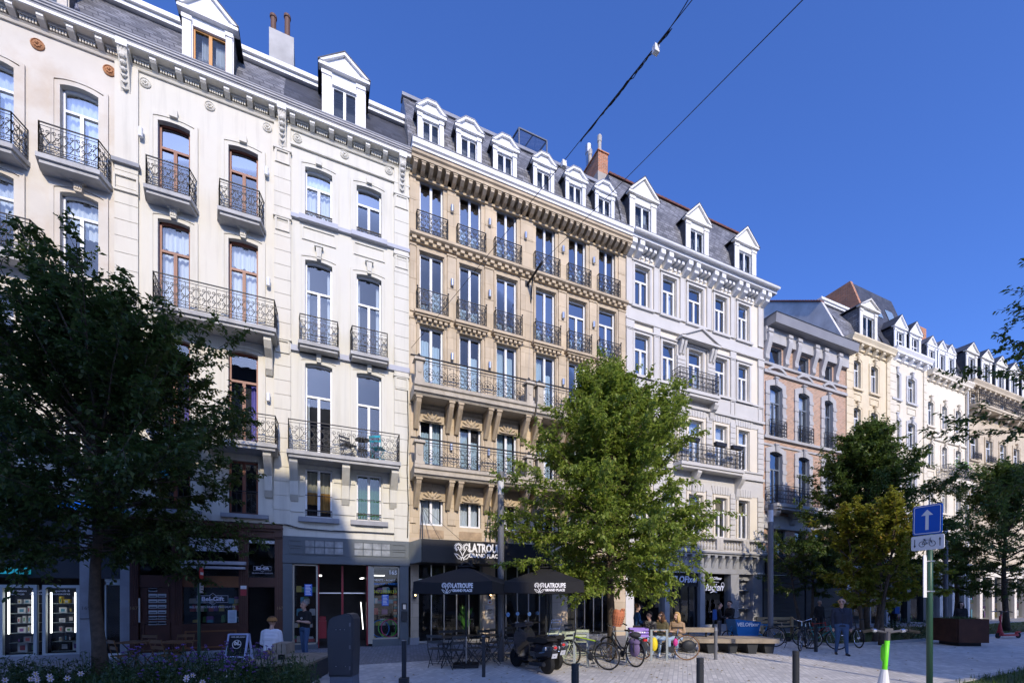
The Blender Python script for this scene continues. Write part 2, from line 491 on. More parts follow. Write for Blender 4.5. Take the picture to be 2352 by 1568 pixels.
def balcony(house, X0, X1, Zt, dep, th, h, style='scroll', m=None, splay=.0, cell=.26, consoles=(), cons=None, cmat=None, iron=None, label=None, rail_in=.05):
    """slab (part) with railing (sub-part) and brackets (sub-parts); X0, X1 at the wall."""
    m = m or BLUESTONE; mb = M(m); s = splay
    mb.prism([(X0 - s, 0), (X0 + s * .0, -dep), (X1, -dep), (X1 + s, 0)], 'z', Zt - th * .55, Zt)
    mb.prism([(X0 - s + .05, 0), (X0 + .05, -dep + .06), (X1 - .05, -dep + .06), (X1 + s - .05, 0)], 'z', Zt - th, Zt - th * .55 - .002)
    o = mb.obj('balcony', house, label=label)
    if h > 0:
        rl = M(iron or IRON); e = rail_in
        f0, f1 = (X0 + e, -dep + e), (X1 - e, -dep + e)
        railing(rl, f0, f1, Zt, h, style, cell=cell)
        railing(rl, (X0 - s + e, -.02), f0, Zt, h, style, cell=cell); railing(rl, f1, (X1 + s - e, -.02), Zt, h, style, cell=cell)
        rl.obj('railing', o)
    for cx in consoles:
        w, hh = cons or (.2, .9); c = M(cmat or m)
        zt = Zt - th - .003
        prof = [(0, zt), (-dep * .8, zt), (-dep * .8, zt - .12), (-dep * .62, zt - .3), (-dep * .3, zt - hh * .5), (-dep * .24, zt - hh * .85), (-.06, zt - hh), (0, zt - hh)]
        c.prism(prof, 'x', cx - w / 2, cx + w / 2)
        for q in (-.3, 0, .3):
            c.prism([(-dep * .62 - .012, zt - .3), (-dep * .3 - .012, zt - hh * .5), (-dep * .24 - .012, zt - hh * .85), (-dep * .24, zt - hh * .85), (-dep * .3, zt - hh * .5), (-dep * .62, zt - .3)], 'x', cx + q * w - w * .07, cx + q * w + w * .07)
        c.obj('bracket', o)
    return o

def architrave(mb, X0, X1, Z0, Z1, arch, w=.16, m=None, pr=.05):
    p = arch_path(X0, X1, Z0, Z1, arch)
    mb.band(p, w * .55, 0, -pr * .6, m)
    p2 = arch_path(X0 - w * .55, X1 + w * .55, Z0, Z1 + w * .55, arch * 1.15)
    mb.band(p2, w * .45, 0, -pr, m)

def keystone(mb, x, z0, z1, w=.2, m=None, pr=.13):
    mb.prism([(x - w * .35, z0), (x + w * .35, z0), (x + w * .5, z1), (x - w * .5, z1)], 'y', 0, -pr, m)
    mb.box(x - w * .75, x + w * .75, -pr - .03, 0, z1, z1 + .06, m)
    for k in (-.22, 0, .22):
        mb.box(x + k * w - .018, x + k * w + .018, -pr - .02, -pr, z0 + .06, z1 - .03, m)

def rusticated(mb, X0, X1, Z0, Z1, m, pr=.07, course=.46, gap=.016):
    n = max(1, round((Z1 - Z0) / course)); c = (Z1 - Z0) / n
    for i in range(n): mb.box(X0, X1, -pr, .0, Z0 + c * i + gap / 2, Z0 + c * (i + 1) - gap / 2, m)
    mb.box(X0 + .01, X1 - .01, -pr + .018, 0, Z0, Z1, m)

def panel(mb, X0, X1, Z0, Z1, m, pr=.035, w=.045):
    X0 += .004; X1 -= .004; Z0 += .004; Z1 -= .004
    mb.box(X0, X1, -pr, 0, Z0, Z0 + w, m); mb.box(X0, X1, -pr, 0, Z1 - w, Z1, m)
    mb.box(X0, X0 + w, -pr, 0, Z0 + w, Z1 - w, m); mb.box(X1 - w, X1, -pr, 0, Z0 + w, Z1 - w, m)

def rosette(house, x, z, r, m, label=None):
    mb = M(m); mb.lathe([(r, 0), (r, -.03), (r * .8, -.05), (r * .72, -.03), (r * .1, -.03)], (x, 0, z), None, 16, 'y')
    for k in range(8):
        a = k * pi / 4; mb.ball((x + cos(a) * r * .42, -.045, z + sin(a) * r * .42), r * .2, None, 6, (1, .5, 1))
    mb.ball((x, -.06, z), r * .18, None, 6)
    return mb.obj('rosette', house, label=label)

def profile(mb, pts, X0, X1, m=None):
    """cornice profile (y, z) run along X."""
    mb.prism(pts, 'x', X0, X1, m)

def pediment(mb, X0, X1, Z0, h, y0, y1, m, th=.09, flat=0.0):
    """gable with raking mouldings; flat: width share of a clipped top."""
    xm = (X0 + X1) / 2; f = (X1 - X0) * flat / 2
    top = [(xm - f, Z0 + h), (xm + f, Z0 + h)] if flat else [(xm, Z0 + h)]
    mb.prism([(X0 + th, Z0 + .02), (X1 - th, Z0 + .02)] + [(p[0], p[1] - th) for p in reversed(top)], 'y', y1, y0 + .06, m)
    mb.box(X0, X1, y0, y1, Z0 - th, Z0 + .018, m)
    L = [(X0, Z0 + .02)] + top; Rr = [(X1, Z0 + .02)] + top[::-1]
    for P in (L[:2], Rr[:2]):
        (a, b), (c, d) = P
        mb.prism([(a, b), (c, d), (c, d - th * 1.15), (a + (th * 1.6 if c > a else -th * 1.6), b)], 'y', y1, y0 - .03, m)
    if flat: mb.box(xm - f, xm + f, y0 - .03, y1, Z0 + h - th, Z0 + h, m)

def dormer(house, X0, X1, Z0, Z1, hp, Yf, Yb, fm, cheek, win, flat=0.0, over=.1, glazing=GLASS, wide_top=0.0, wfm=None, cur=None, label=None, transom=0, rooflet=None):
    """front wall with window, side cheeks and a gabled roof."""
    mb = M(fm); wx0, wx1, wz0, wz1 = win
    wall_mesh(mb, X0, X1, Z0, Z1, [(wx0, wx1, wz0, wz1)], fm, Y=Yf, dep=.14, sides=False)
    for a, b in ((X0, wx0), (wx1, X1)):
        if b - a > .08:
            mb.box(a - .02, b - .03, Yf - .05, Yf, Z0, Z1 - .12); mb.box(a - .04, b - .015, Yf - .08, Yf, Z1 - .24, Z1 - .12)
    pediment(mb, X0 - over, X1 + over, Z1 + .07, hp, Yf - over, Yf + .1, fm, flat=flat)
    o = mb.obj('dormer', house, label=label)
    ck = M(cheek); zb = Z0 - .3
    ck.poly([(X0, Yf, zb), (X0, Yf, Z1), (X0, Yb, Z1), (X0, Yb, zb)]); ck.poly([(X1, Yf, Z1), (X1, Yf, zb), (X1, Yb, zb), (X1, Yb, Z1)])
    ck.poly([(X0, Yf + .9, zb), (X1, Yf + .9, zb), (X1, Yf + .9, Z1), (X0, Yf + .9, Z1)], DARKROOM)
    xm = (X0 + X1) / 2; f = (X1 - X0 + 2 * over) * flat / 2; e = over + .02
    rm = rooflet or cheek
    A = [(X0 - e, Z1 + .09), (xm - f, Z1 + hp + .1), (xm + f, Z1 + hp + .1), (X1 + e, Z1 + .09)]
    for p, q in zip(A[:-1], A[1:]):
        if abs(p[0] - q[0]) < 1e-6: continue
        ck.add([(p[0], Yf - over - .04, p[1]), (q[0], Yf - over - .04, q[1]), (q[0], Yb, q[1]), (p[0], Yb, p[1]),
                (p[0], Yf - over - .04, p[1] - .04), (q[0], Yf - over - .04, q[1] - .04), (q[0], Yb, q[1] - .04), (p[0], Yb, p[1] - .04)],
               [(0, 1, 2, 3), (7, 6, 5, 4), (0, 4, 5, 1), (1, 5, 6, 2), (3, 7, 4, 0)], rm)
    ck.obj('cheek', o)
    wn = M(wfm or UPVC); b = .05; y = Yf + .07
    for (a, c, d, e2) in ((wx0, wx0 + b, wz0, wz1), (wx1 - b, wx1, wz0, wz1), (wx0 + b, wx1 - b, wz0, wz0 + b), (wx0 + b, wx1 - b, wz1 - b, wz1), ((wx0 + wx1) / 2 - b * .9, (wx0 + wx1) / 2 + b * .9, wz0 + b, wz1 - b)):
        wn.box(a, c, y, y + .06, d, e2)
    if transom: wn.box(wx0 + b, wx1 - b, y - .01, y + .05, wz0 + (wz1 - wz0) * transom - .03, wz0 + (wz1 - wz0) * transom + .03)
    if cur:
        for a, c in cur: curtain(wn, wx0 + (wx1 - wx0) * a, wx0 + (wx1 - wx0) * c, wz0, wz1, y + .2, CURT)
    wn.poly([(wx0, y + .03, wz0), (wx1, y + .03, wz0), (wx1, y + .03, wz1), (wx0, y + .03, wz1)], glazing)
    wn.obj('dormer_window', o)
    return o

def mansard(house, X0, X1, Z0, Z1, Y0, Y1, m, back=9.0, coping=None, ch=.22, side=None):
    mb = M(m)
    k = .25
    pts = [(Y0, Z0), (Y0 + (Y1 - Y0) * .35, Z0 + (Z1 - Z0) * .5), (Y1, Z1)]
    for p, q in zip(pts[:-1], pts[1:]):
        mb.poly([(X0, p[0], p[1]), (X1, p[0], p[1]), (X1, q[0], q[1]), (X0, q[0], q[1])])
    mb.poly([(X0, Y1, Z1), (X1, Y1, Z1), (X1, back, Z1 + .5), (X0, back, Z1 + .5)])
    for X in (X0, X1):
        mb.poly([(X, p[0], p[1]) for p in pts] + [(X, back, Z1 + .5), (X, back, Z0)], side or m)
    o = mb.obj('roof', house)
    if coping:
        c = M(coping); c.box(X0, X1, Y1 - .16, Y1 + .2, Z1 - .02, Z1 + ch); c.box(X0, X1, Y1 - .24, Y1 - .16, Z1 + ch * .5, Z1 + ch + .03)
        c.obj('coping', o)
    return o
# ------------------------------------------------------------------ the terrace, left to right
ZCB, ZCT = PZ(906, 388), PZ(906, 388) + .53          # cornice foot and gutter top of the three stucco houses

def house(name, label, x0, x1):
    X0, X1 = PX(x0), PX(x1)
    h = thing(name, label, 'house', ((X0 + X1) / 2, 0, 0), world=True)
    return h, X0, X1

GUTTER = mat('grey_gutter_paint', (.36, .36, .37), .5, var=.15, streak=.3)
def stucco_cornice(h, X0, X1, m, ends=()):
    mb = M(m); zb, zt = ZCB, ZCT; g = .4
    profile(mb, [(0, zb - .02), (-.05, zb - .02), (-.07, zb + .02), (-.05, zb + .05), (-.09, zb + .08), (0, zb + .08)], X0, X1)
    profile(mb, [(.1, zb + .27), (-g + .05, zb + .27), (-g + .03, zb + .285), (.1, zb + .285)], X0, X1)
    mb.box(X0, X1, -g + .025, .1, zb + .286, zb + .365, WHITE)
    profile(mb, [(.1, zb + .368), (-g + .02, zb + .368), (-g + .01, zb + .4), (-g - .02, zb + .41), (-g - .02, zb + .44), (-g - .05, zb + .46), (-g - .05, zt), (.1, zt)], X0, X1, GUTTER)
    mb.box(X0, X1, -g - .065, -g - .05, zt - .02, zt + .02, LEAD); mb.box(X0, X1, -g + .0, .1, zt + .002, zt + .012, LEAD)
    L = X1 - X0; n = round(L / .62); c = L / n
    for i in range(n):
        x = X0 + c * (i + .5)
        mb.prism([(0, zb + .268), (-g + .11, zb + .268), (-g + .11, zb + .19), (-g + .15, zb + .15), (-.1, zb + .09), (0, zb + .09)], 'x', x - .075, x + .075)
        mb.box(x - .072, x + .072, -g + .1, -g + .11, zb + .195, zb + .245, WHITE); mb.box(x - .1, x + .1, -g + .085, 0, zb + .25, zb + .268)
        k = 6; d = (c - .24) / k
        for j in range(k):
            xa = x + .12 + d * (j + .2); mb.box(xa, xa + d * .62, -.12, 0, zb + .1, zb + .2)
        mb.box(x + .1, x + c - .1, -.15, 0, zb + .205, zb + .268)
    o = mb.obj('cornice', h)
    for xc in ends:                                      # carved corner brackets
        c = M(m); c.box(xc - .13, xc + .13, -g + .0, 0, zb + .18, zb + .365, WHITE)
        c.prism([(0, zb + .18), (-g + .05, zb + .18), (-g + .07, zb + .05), (-.24, zb - .12), (-.18, zb - .3), (-.14, zb - .62), (-.07, zb - .8), (0, zb - .85)], 'x', xc - .11, xc + .11)
        for k in range(6): c.ball((xc, -.3 + .038 * k, zb - .02 - .15 * k), .085 - .01 * k, None, 8, (1.05, .8, .9)); c.tube([(xc - .07, -.29 + .038 * k, zb + .02 - .15 * k), (xc, -.34 + .04 * k, zb - .05 - .15 * k), (xc + .07, -.29 + .038 * k, zb + .02 - .15 * k)], .022, None, 5)
        for q in (-.07, 0, .07): c.tube([(xc + q, -g + .04, zb + .17), (xc + q, -.28, zb + .02)], .02, None, 5)
        c.obj('cornice_bracket', h)
    return o

def wall_lamp(h, x, z, up=True, m=None):
    mb = M(m or UPVC); mb.lathe([(.05, -.13), (.06, -.12), (.06, .12), (.05, .13)], (x, -.11, z), None, 10); mb.box(x - .02, x + .02, -.08, 0, z - .04, z + .04)
    mb.obj('wall_lamp', h)

# ---- house with stained beige stucco (far left)
S0 = mat('stained_stucco', (.6, .56, .48), .85, var=.1, scale=.8, bump=.15, bscale=60, stain=(.46, .36, .25), stain_amt=.75, stain_scale=.55)
S1 = mat('cream_stucco', (.635, .61, .52), .8, var=.05, scale=.7, bump=.08, bscale=70, stain=(.52, .47, .39), stain_amt=.45, streak=.38)
S2 = mat('white_stucco', (.62, .605, .525), .8, var=.04, scale=.7, bump=.08, bscale=70, stain=(.53, .51, .47), stain_amt=.4, streak=.34)
GSTONE = mat('weathered_balcony_stone', (.42, .42, .41), .85, var=.25, bump=.2, streak=.5)
TERRA = mat('terracotta', (.42, .2, .09), .8, var=.25)
BROWNFR = mat('brown_window_frame', (.2, .06, .03), .45, var=.2)

h, X0, X1 = house('stucco_house', 'beige stucco house with brown stains and terracotta rosettes, leftmost in the row', -75, 298)
H0 = h; XR = PX(268)
wc = PX(227) - PX(139)
c2 = (PX(139), PX(227)); c1 = (PX(33) - wc, PX(33)); c0 = (c1[0] - (c2[0] - c1[0]), c1[1] - (c2[0] - c1[0]))
zs4 = PZ(109, 354.5, -.5)
fl = [(PT(139, 201), zs4), (PT(140, 445), PZ(140, 622)), (PZ(139, 700), PZ(139, 880)), (PZ(140, 950), PZ(140, 1100))]
ar = .085
zsh = PZ(500, 1196)
holes = [(a, b, zb, zt, ar) for a, b in (c1, c2) for zt, zb in fl]
mb = M(S0); wall_mesh(mb, X0, X1, zsh, ZCB + .25, holes, S0)
for a, b in (c1, c2):
    for k, (zt, zb) in enumerate(fl): architrave(mb, a, b, zb, zt, ar, .22)
mb.obj('wall', h)
for j, (a, b) in enumerate((c1, c2)):
    for k, (zt, zb) in enumerate(fl):
        window(h, a, b, zb, zt, arch=ar * .9, cur=[(.05, .95, .72, 1), (.05, .42, .05, .74), (.58, .95, .05, .74)] if k == 0 else ([(.05, .95, .55, 1)] if k == 1 else None))
    if True:
        balcony(h, a - .3, b + .2, zs4, .5, .22, .85, splay=.12, m=GSTONE, cell=.24)
        km = M(S0); xk = (a + b) / 2; keystone(km, xk, fl[1][0] + .0, zs4 - .24, .22); km.obj('keystone', h)
balcony(h, c1[0] - .3, PX(72, -.5), fl[1][1], .5, .22, .9, splay=.1, m=GSTONE, cell=.24)
stucco_cornice(h, X0, XR, S0, ends=())
for x, y in ((87, 104), (252, 164)): rosette(h, PX(x), PZ(x, y), .15, TERRA)
roof = mansard(h, X0, X1, ZCT, PZ(733, 211, 1.2), .05, 1.2, SLATE, coping=WHITE)
yd = .12
dormer(h, PX(159, yd) - 1.75, PX(159, yd), PZ(159, 45, yd), PZ(159, 45, yd) + 2.1, .5, yd, 2.2, S0, SLATED, (PX(137, yd) - 1.2, PX(137, yd) - .02, PZ(159, 45, yd) + .05, PZ(159, 45, yd) + 1.75))

# ---- cream house with brown windows
h, X0, X1 = house('stucco_house', 'cream stucco house with brown window frames and a brown wooden gift shop', 298, 650)
H1 = h
cA, cB = (PX(363), PX(437)), (PX(525), PX(593))
zs = [PZ(503.5, 472, -.5), PZ(634, 754, -.8), PZ(636, 1020, -.8), PZ(526.6, 1178)]
zt = [PT(525, 340), PT(525, 552), PT(524, 807), PT(526.6, 1057.6)]
zsh = PZ(580, 1200)
holes = [(a, b, z0, z1, .055 if k < 3 else 0) for a, b in (cA, cB) for k, (z1, z0) in enumerate(zip(zt, zs))]
mb = M(S1); wall_mesh(mb, X0, X1, zsh, ZCB + .25, holes, S1)
for a, b in (cA, cB):
    for k in range(3): architrave(mb, a, b, zs[k], zt[k], .055, .2)
mb.obj('wall', h)
tr = M(S1)
for (a, b) in ((265, 319),): rusticated(tr, PX(a), PX(b), zsh, PZ(300, 365), S1); panel(tr, PX(a) - .02, PX(b) + .02, PZ(265, 440), PZ(265, 402), S1, .12); tr.box(PX(a) - .05, PX(b) + .05, -.16, 0, PZ(258, 372) - .05, PZ(258, 372) + .06, BLUESTONE); tr.box(PX(a), PX(b), -.06, 0, PZ(300, 365), ZCB)
tr.obj('pilaster', h)
tr = M(S1); a, b = PX(630), PX(668); rusticated(tr, a, b, zsh, PZ(640, 345), S1); tr.box(a, b, -.06, 0, PZ(640, 345), ZCB)
for y in (345, 500, 780): panel(tr, a + .03, b - .03, PZ(633, y + 30), PZ(633, y), S1, .11); tr.box(a - .03, b + .03, -.13, 0, PZ(633, y - 6), PZ(633, y))
tr.obj('pilaster', h)
for j, (a, b) in enumerate((cA, cB)):
    for k in range(4):
        cur = {0: None, 1: [(.04, .46, .02, .72, CURT, 1), (.54, .96, .02, .72, CURT, 1), (.04, .96, .76, .97, CURT, 1)], 2: [(.72, .97, .02, .7, mat('violet_curtain', (.2, .16, .5), .9))], 3: None}[k]
        window(h, a, b, zs[k], zt[k], fm=BROWNFR, arch=.05 if k < 3 else 0, transom=.7 if k < 3 else 0, cur=cur, bar=.06)
for (a, b) in (cA, cB):
    balcony(h, a - .2, b + .13, zs[0], .5, .2, .85, splay=.1, m=GSTONE, cell=.22)
    km = M(S1); keystone(km, (a + b) / 2, zt[1] + .02, zs[0] - .22, .2); km.obj('keystone', h)
    km = M(S1); km.box((a + b) / 2 - .1, (a + b) / 2 + .1, -.12, 0, zt[0] + .12, zt[0] + .34); km.obj('keystone', h)
balcony(h, PX(345, -.8), PX(634, -.8), zs[1], .8, .2, .88, splay=.03, m=GSTONE, cell=.25, cmat=S1, consoles=(PX(370), PX(619)), cons=(.2, .95))
balcony(h, PX(335, -.8), PX(636, -.8), zs[2], .8, .2, .88, splay=.03, m=GSTONE, cell=.25, cmat=S1, consoles=(PX(345), PX(480), PX(618)), cons=(.22, 1.3))
for a, b in (cA, cB):
    gr = M(IRON); railing(gr, (a, .1), (b, .1), zs[3], .75, 'bars', cell=.14); gr.obj('window_guard', h)
    gr = M(BLUESTONE); gr.box(a - .2, b + .3, -.12, .1, zs[3] - .13, zs[3] - .005); gr.obj('window_sill', h)
BALLOON = M(mat('yellow_balloon', (.8, .75, .03), .4)); BALLOON.ball((PX(400), .05, PZ(400, 1085)), .16); o_ = BALLOON.obj('balloon', None); o_['label'] = 'yellow balloon at the first-floor window above the gift shop'; o_['category'] = 'balloon'
BALLOON = M(mat('blue_balloon', (.03, .4, .6), .4)); BALLOON.ball((PX(377), .05, PZ(377, 1082)), .14, None, 10, (1, 1, 1.5)); o_ = BALLOON.obj('balloon', None); o_['label'] = 'blue balloon at the first-floor window above the gift shop'; o_['category'] = 'balloon'
stucco_cornice(h, XR, X1, S1, ends=(PX(291), PX(649)))
for x, y in ((334, 192), (482, 245), (614, 294)): rosette(h, PX(x), PZ(x, y), .14, S1)
for x, y in ((326, 313), (613, 401), (617, 653), (617, 915)): wall_lamp(h, PX(x), PZ(x, y))
mansard(h, X0, X1, ZCT, PZ(733, 211, 1.2), .05, 1.2, SLATE, coping=WHITE)
yd = .1; zd = PZ(419, 143, yd)
dormer(h, PX(421, yd), PX(537, yd), zd, PZ(425, 28, yd), .75, yd, 2.6, WHITE, SLATED, (PX(443, yd), PX(521, yd), zd + .05, PZ(443, 58, yd)), over=.14,
       wfm=mat('orange_oak_frame', (.5, .22, .05), .45, var=.15), cur=[(.2, .42), (.62, .9)])
ch = M(mat('chimney_render', (.42, .41, .39), .9, var=.2, bump=.3, stain=(.3, .29, .27), stain_amt=.6)); yc = 3.0
ch.box(PX(618, yc), PX(675, yc), yc, yc + 1.6, PZ(640, 180, yc) - .6, PZ(650, 76, yc))
co = ch.obj('chimney', h)
for x in (628, 660):
    p = M(mat('clay_pipe', (.13, .07, .05), .7)); p.lathe([(.1, 0), (.1, .85), (.13, .86), (.13, .95), (.08, .95)], (PX(x, yc + .5), yc + .5, PZ(x, 76, yc + .5) - .3), None, 10); p.obj('chimney_pot', co)

# brown wooden shop front
WOODB = mat('dark_brown_wood', (.075, .024, .014), .4, var=.3, spec=.5)
WOODL = mat('varnished_wood', (.2, .075, .025), .4, var=.3, spec=.5)
sf = M(WOODB); zt_ = zsh
def sx(z): return PX(z * .30517)                      # from the enlargement of the left shops
def sz(x, z): return PZ(x * .30517, 1091 + z * .30517)
xa, xb = sx(985), X1
sf.box(xa, xb, -.32, 0, sz(1400, 370) - .02, sz(1400, 345)); sf.box(xa, xb, -.22, 0, sz(1400, 395), sz(1400, 370) - .022)
sf.box(xa, xb, -.12, .02, sz(1800, 468), sz(1400, 395) - .002)
for a, b in ((1380, 1790), (1875, 2065)): panel(sf, sx(a), sx(b), sz(1800, 462), sz(1800, 400), WOODB, .145, .04)
for a, b in ((1800, 1868), (2072, 2130)): sf.box(sx(a), sx(b), -.2, -.12, sz(1800, 455), sz(1800, 390)); sf.box(sx(a) - .02, sx(b) + .02, -.26, -.12, sz(1800, 400), sz(1800, 382))
for a, b in ((985, 1050), (1300, 1378), (1800, 1870), (2070, 2130)):
    sf.box(sx(a), sx(b), -.1, .05, 0, sz(1800, 468))
    for k in range(3): u = sx(a) + (sx(b) - sx(a)) * (.2 + .22 * k); sf.box(u, u + .035, -.118, -.1, .9, sz(1800, 500))
sf.box(sx(1378), sx(1800), -.08, .06, 0, sz(1500, 1140)); sf.box(sx(1378), sx(1800), -.12, .06, sz(1500, 1140), sz(1500, 1115))
panel(sf, sx(1395), sx(1785), .18, sz(1500, 1165), WOODL, .1)
sf.box(sx(1378), sx(1800), -.05, .06, sz(1500, 840), sz(1500, 755), WOODL)
sf.box(sx(1870), sx(2070), -.05, .06, sz(1900, 840), sz(1900, 768)); sf.box(sx(1050), sx(1300), -.05, .06, sz(1100, 840), sz(1100, 750))
sf.box(sx(985), X1, -.1, .1, 0, .1, BLUESTONE)
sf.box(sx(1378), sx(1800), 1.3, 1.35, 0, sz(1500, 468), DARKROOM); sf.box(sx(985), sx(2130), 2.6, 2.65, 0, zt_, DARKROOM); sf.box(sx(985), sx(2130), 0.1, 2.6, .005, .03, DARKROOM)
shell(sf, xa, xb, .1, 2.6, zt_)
so = sf.obj('shop_front', h)
g = M(SHOPGLASS)
g.poly([(sx(1378), .0, sz(1500, 1115)), (sx(1800), .0, sz(1500, 1115)), (sx(1800), .0, sz(1500, 840)), (sx(1378), .0, sz(1500, 840))])
for a, b, y0, y1 in ((1378, 1800, 755, 468), (1870, 2070, 768, 468), (1050, 1300, 750, 468)):
    g.poly([(sx(a), .0, sz(a, y0)), (sx(b), 0, sz(a, y0)), (sx(b), 0, sz(a, y1)), (sx(a), 0, sz(a, y1))])
g.obj('shop_glass', so)
SHUT = mat('white_roller_shutter', (.62, .64, .68), .5, var=.05)
rs = M(SHUT)
for k in range(7):
    za = sz(1500, 568) + (sz(1500, 470) - sz(1500, 568)) * k / 7; zb_ = sz(1500, 568) + (sz(1500, 470) - sz(1500, 568)) * (k + .88) / 7
    rs.box(sx(1385), sx(1797), -.06, -.03, za, zb_)
rs.box(sx(1875), sx(2068), -.06, -.03, sz(1900, 510), sz(1900, 488)); rs.obj('roller_shutter', so)
aw = M(mat('grey_awning_cassette', (.5, .5, .53), .4, metal=.3)); aw.box(sx(1315), sx(1858), -.28, -.09, sz(1330, 665), sz(1330, 640)); aw.box(sx(1320), sx(1853), -.34, -.06, sz(1330, 700), sz(1330, 682)); aw.obj('awning_cassette', so)
dr = M(WOODB); dr.box(sx(1055), sx(1298), -.02, .06, .1, sz(1100, 842)); panel(dr, sx(1075), sx(1285), .2, 1.0, WOODB, .05); panel(dr, sx(1095), sx(1275), 1.1, sz(1100, 850), WOODB, .05)
for k in range(7):
    for a, b in ((1123, 1187), (1192, 1254)):
        if k == 0 and a > 1150: continue
        z = sz(1150, 862 + 41.5 * k); dr.box(sx(a), sx(b), -.05, -.02, z - .05, z + .05, STEEL); dr.box(sx(a + 6), sx(b - 6), -.056, -.05, z - .03, z - .002, DARKROOM)
dr.tube([(sx(1060), -.1, 1.0), (sx(1060), -.1, 1.7)], .02, STEEL, 6)
dr.obj('door', so)
LOGO = mat('pale_violet_lettering', (.74, .75, .85), .6, var=.02)
def belgift(x, z, s, tag):
    lg = M(LOGO); y = -.012
    write(lg, 'Bel-Gift', s * 1.1, (x, y, z), None, bold=s * .03)
    w, hh = s * 2.35, s * .62
    pts = [(x - w, z - hh), (x - w, z + hh), (x - s * .5, z + hh), (x, z + hh * 1.75), (x + s * .5, z + hh), (x + w, z + hh), (x + w, z - hh), (x + s * .5, z - hh), (x, z - hh * 1.75), (x - s * .5, z - hh)]
    lg.tube([(p[0], y, p[1]) for p in pts], s * .045, None, 4, True); lg.ball((x, y, z + hh * 1.1), s * .06, mat('gold_dot', (.5, .35, .05), .5), 6); lg.box(x - s * .1, x + s * .1, y - .004, y, z - hh * 1.1, z - hh * 1.0)
    write(lg, "BELGIUM'S FINEST PRODUCTS", tag, (x, y, z - hh * 2.35), None)
    lg.obj('window_lettering', so)
belgift(sx(1602), sz(1600, 930), .17, .088); belgift(sx(1975), sz(1975, 700), .105, .043)
nm = M(mat('gold_numerals', (.3, .2, .1), .5)); write(nm, '167', .13, (sx(2108), -.12, sz(2100, 998)), None); write(nm, '167', .13, (sx(1018), -.12, sz(1018, 998)), None); nm.obj('house_number', so)
st = M(mat('red_sticker', (.4, .04, .05), .5)); st.box(sx(1815), sx(1860), -.125, -.121, sz(1830, 905), sz(1830, 858)); st.obj('sticker', so)
st = M(LETTER); st.box(sx(1815), sx(1860), -.125, -.121, sz(1830, 855), sz(1830, 830)); st.obj('sticker', so)
st = M()
st.box(sx(1715), sx(1782), -.012, -.004, sz(1750, 1108), sz(1750, 1012), mat('pale_poster', (.5, .6, .7), .7))
for k in range(8): st.box(sx(1728), sx(1770), -.016, -.012, sz(1750, 1098 - 10 * k), sz(1750, 1095 - 10 * k), mat('grey_print', (.25, .3, .4), .7))
st.obj('poster', so)
# goods in the window
rr = random.Random(3); gz = sz(1500, 1113)
cols = [(.5, .5, .52), (.45, .1, .1), (.1, .3, .4), (.5, .4, .1), (.1, .25, .1), (.6, .55, .5), (.25, .1, .3)]
CNAME = ['grey', 'red', 'teal', 'ochre', 'green', 'cream', 'purple']; SIZE = lambda h_: 'low' if h_ < .12 else ('tall' if h_ > .2 else 'mid-height')
def goods(name, x, y, z, w, hh, k, label, grp):
    q = M(mat('goods_%d' % k, cols[k], .6)); q.prism([(x - w, z), (x + w, z), (x + w, z + hh * .86), (x + w * .8, z + hh), (x - w * .8, z + hh), (x - w, z + hh * .86)], 'y', y, y + .14)
    o_ = q.obj(name, None); o_['label'] = label; o_['category'] = 'shop goods'; o_['group'] = grp
for k in range(26):
    x = sx(1400 + 380 * rr.random()); w, hh = rr.uniform(.04, .1), rr.uniform(.08, .25); lv = rr.choice([0, 0, .35, .6])
    goods('gift_item', x, .35 + .3 * rr.random(), gz + lv, w, hh, k % 7, '%s %s gift standing in the gift shop window' % (SIZE(hh), CNAME[k % 7]), 'gifts in the gift shop window, %s %s' % (SIZE(hh), CNAME[k % 7]))

# ---- blue stone phone shop under the first house
h = H0
sf = M(BLUESTONE); X0 = PX(-75); zt0 = PZ(60, 1180)
sf.box(X0, sx(985), -.25, .02, zt0, PZ(300, 1182)); sf.box(X0, sx(985), -.06, .05, sz(300, 770), zt0, DGREY)
for a, b in ((612, 705), (915, 985)): sf.box(sx(a), sx(b), -.1, .15, 0, zt0)
sf.box(X0, sx(612), -.12, .1, 0, sz(300, 1352)); sf.box(X0, sx(985), 1.0, 1.05, 0, zt0, DARKROOM)
sf.box(sx(615), sx(705), -.113, -.1, sz(600, 1080), sz(600, 1075), DGREY)
shell(sf, X0, sx(985), .1, 1.0, zt0)
so = sf.obj('shop_front', h)
TEAL = mat('teal_sign', (.02, .34, .42), .5, emit=.25); BLUELED = mat('blue_sign', (.01, .12, .6), .5, emit=.5)
sg = M(TEAL); sg.box(sx(-60), sx(250), -.2, -.1, sz(100, 742), sz(100, 695)); sg.obj('sign_panel', so)
sg = M(BLUELED); sg.box(sx(170), sx(965), -.4, -.1, PZ(150, 1170), PZ(150, 1153)); sg.obj('sign_panel', so)
FR = mat('grey_shop_frame', (.42, .46, .46), .5); TUBE = mat('light_tube', (1, .98, .95), .5, emit=1.6)
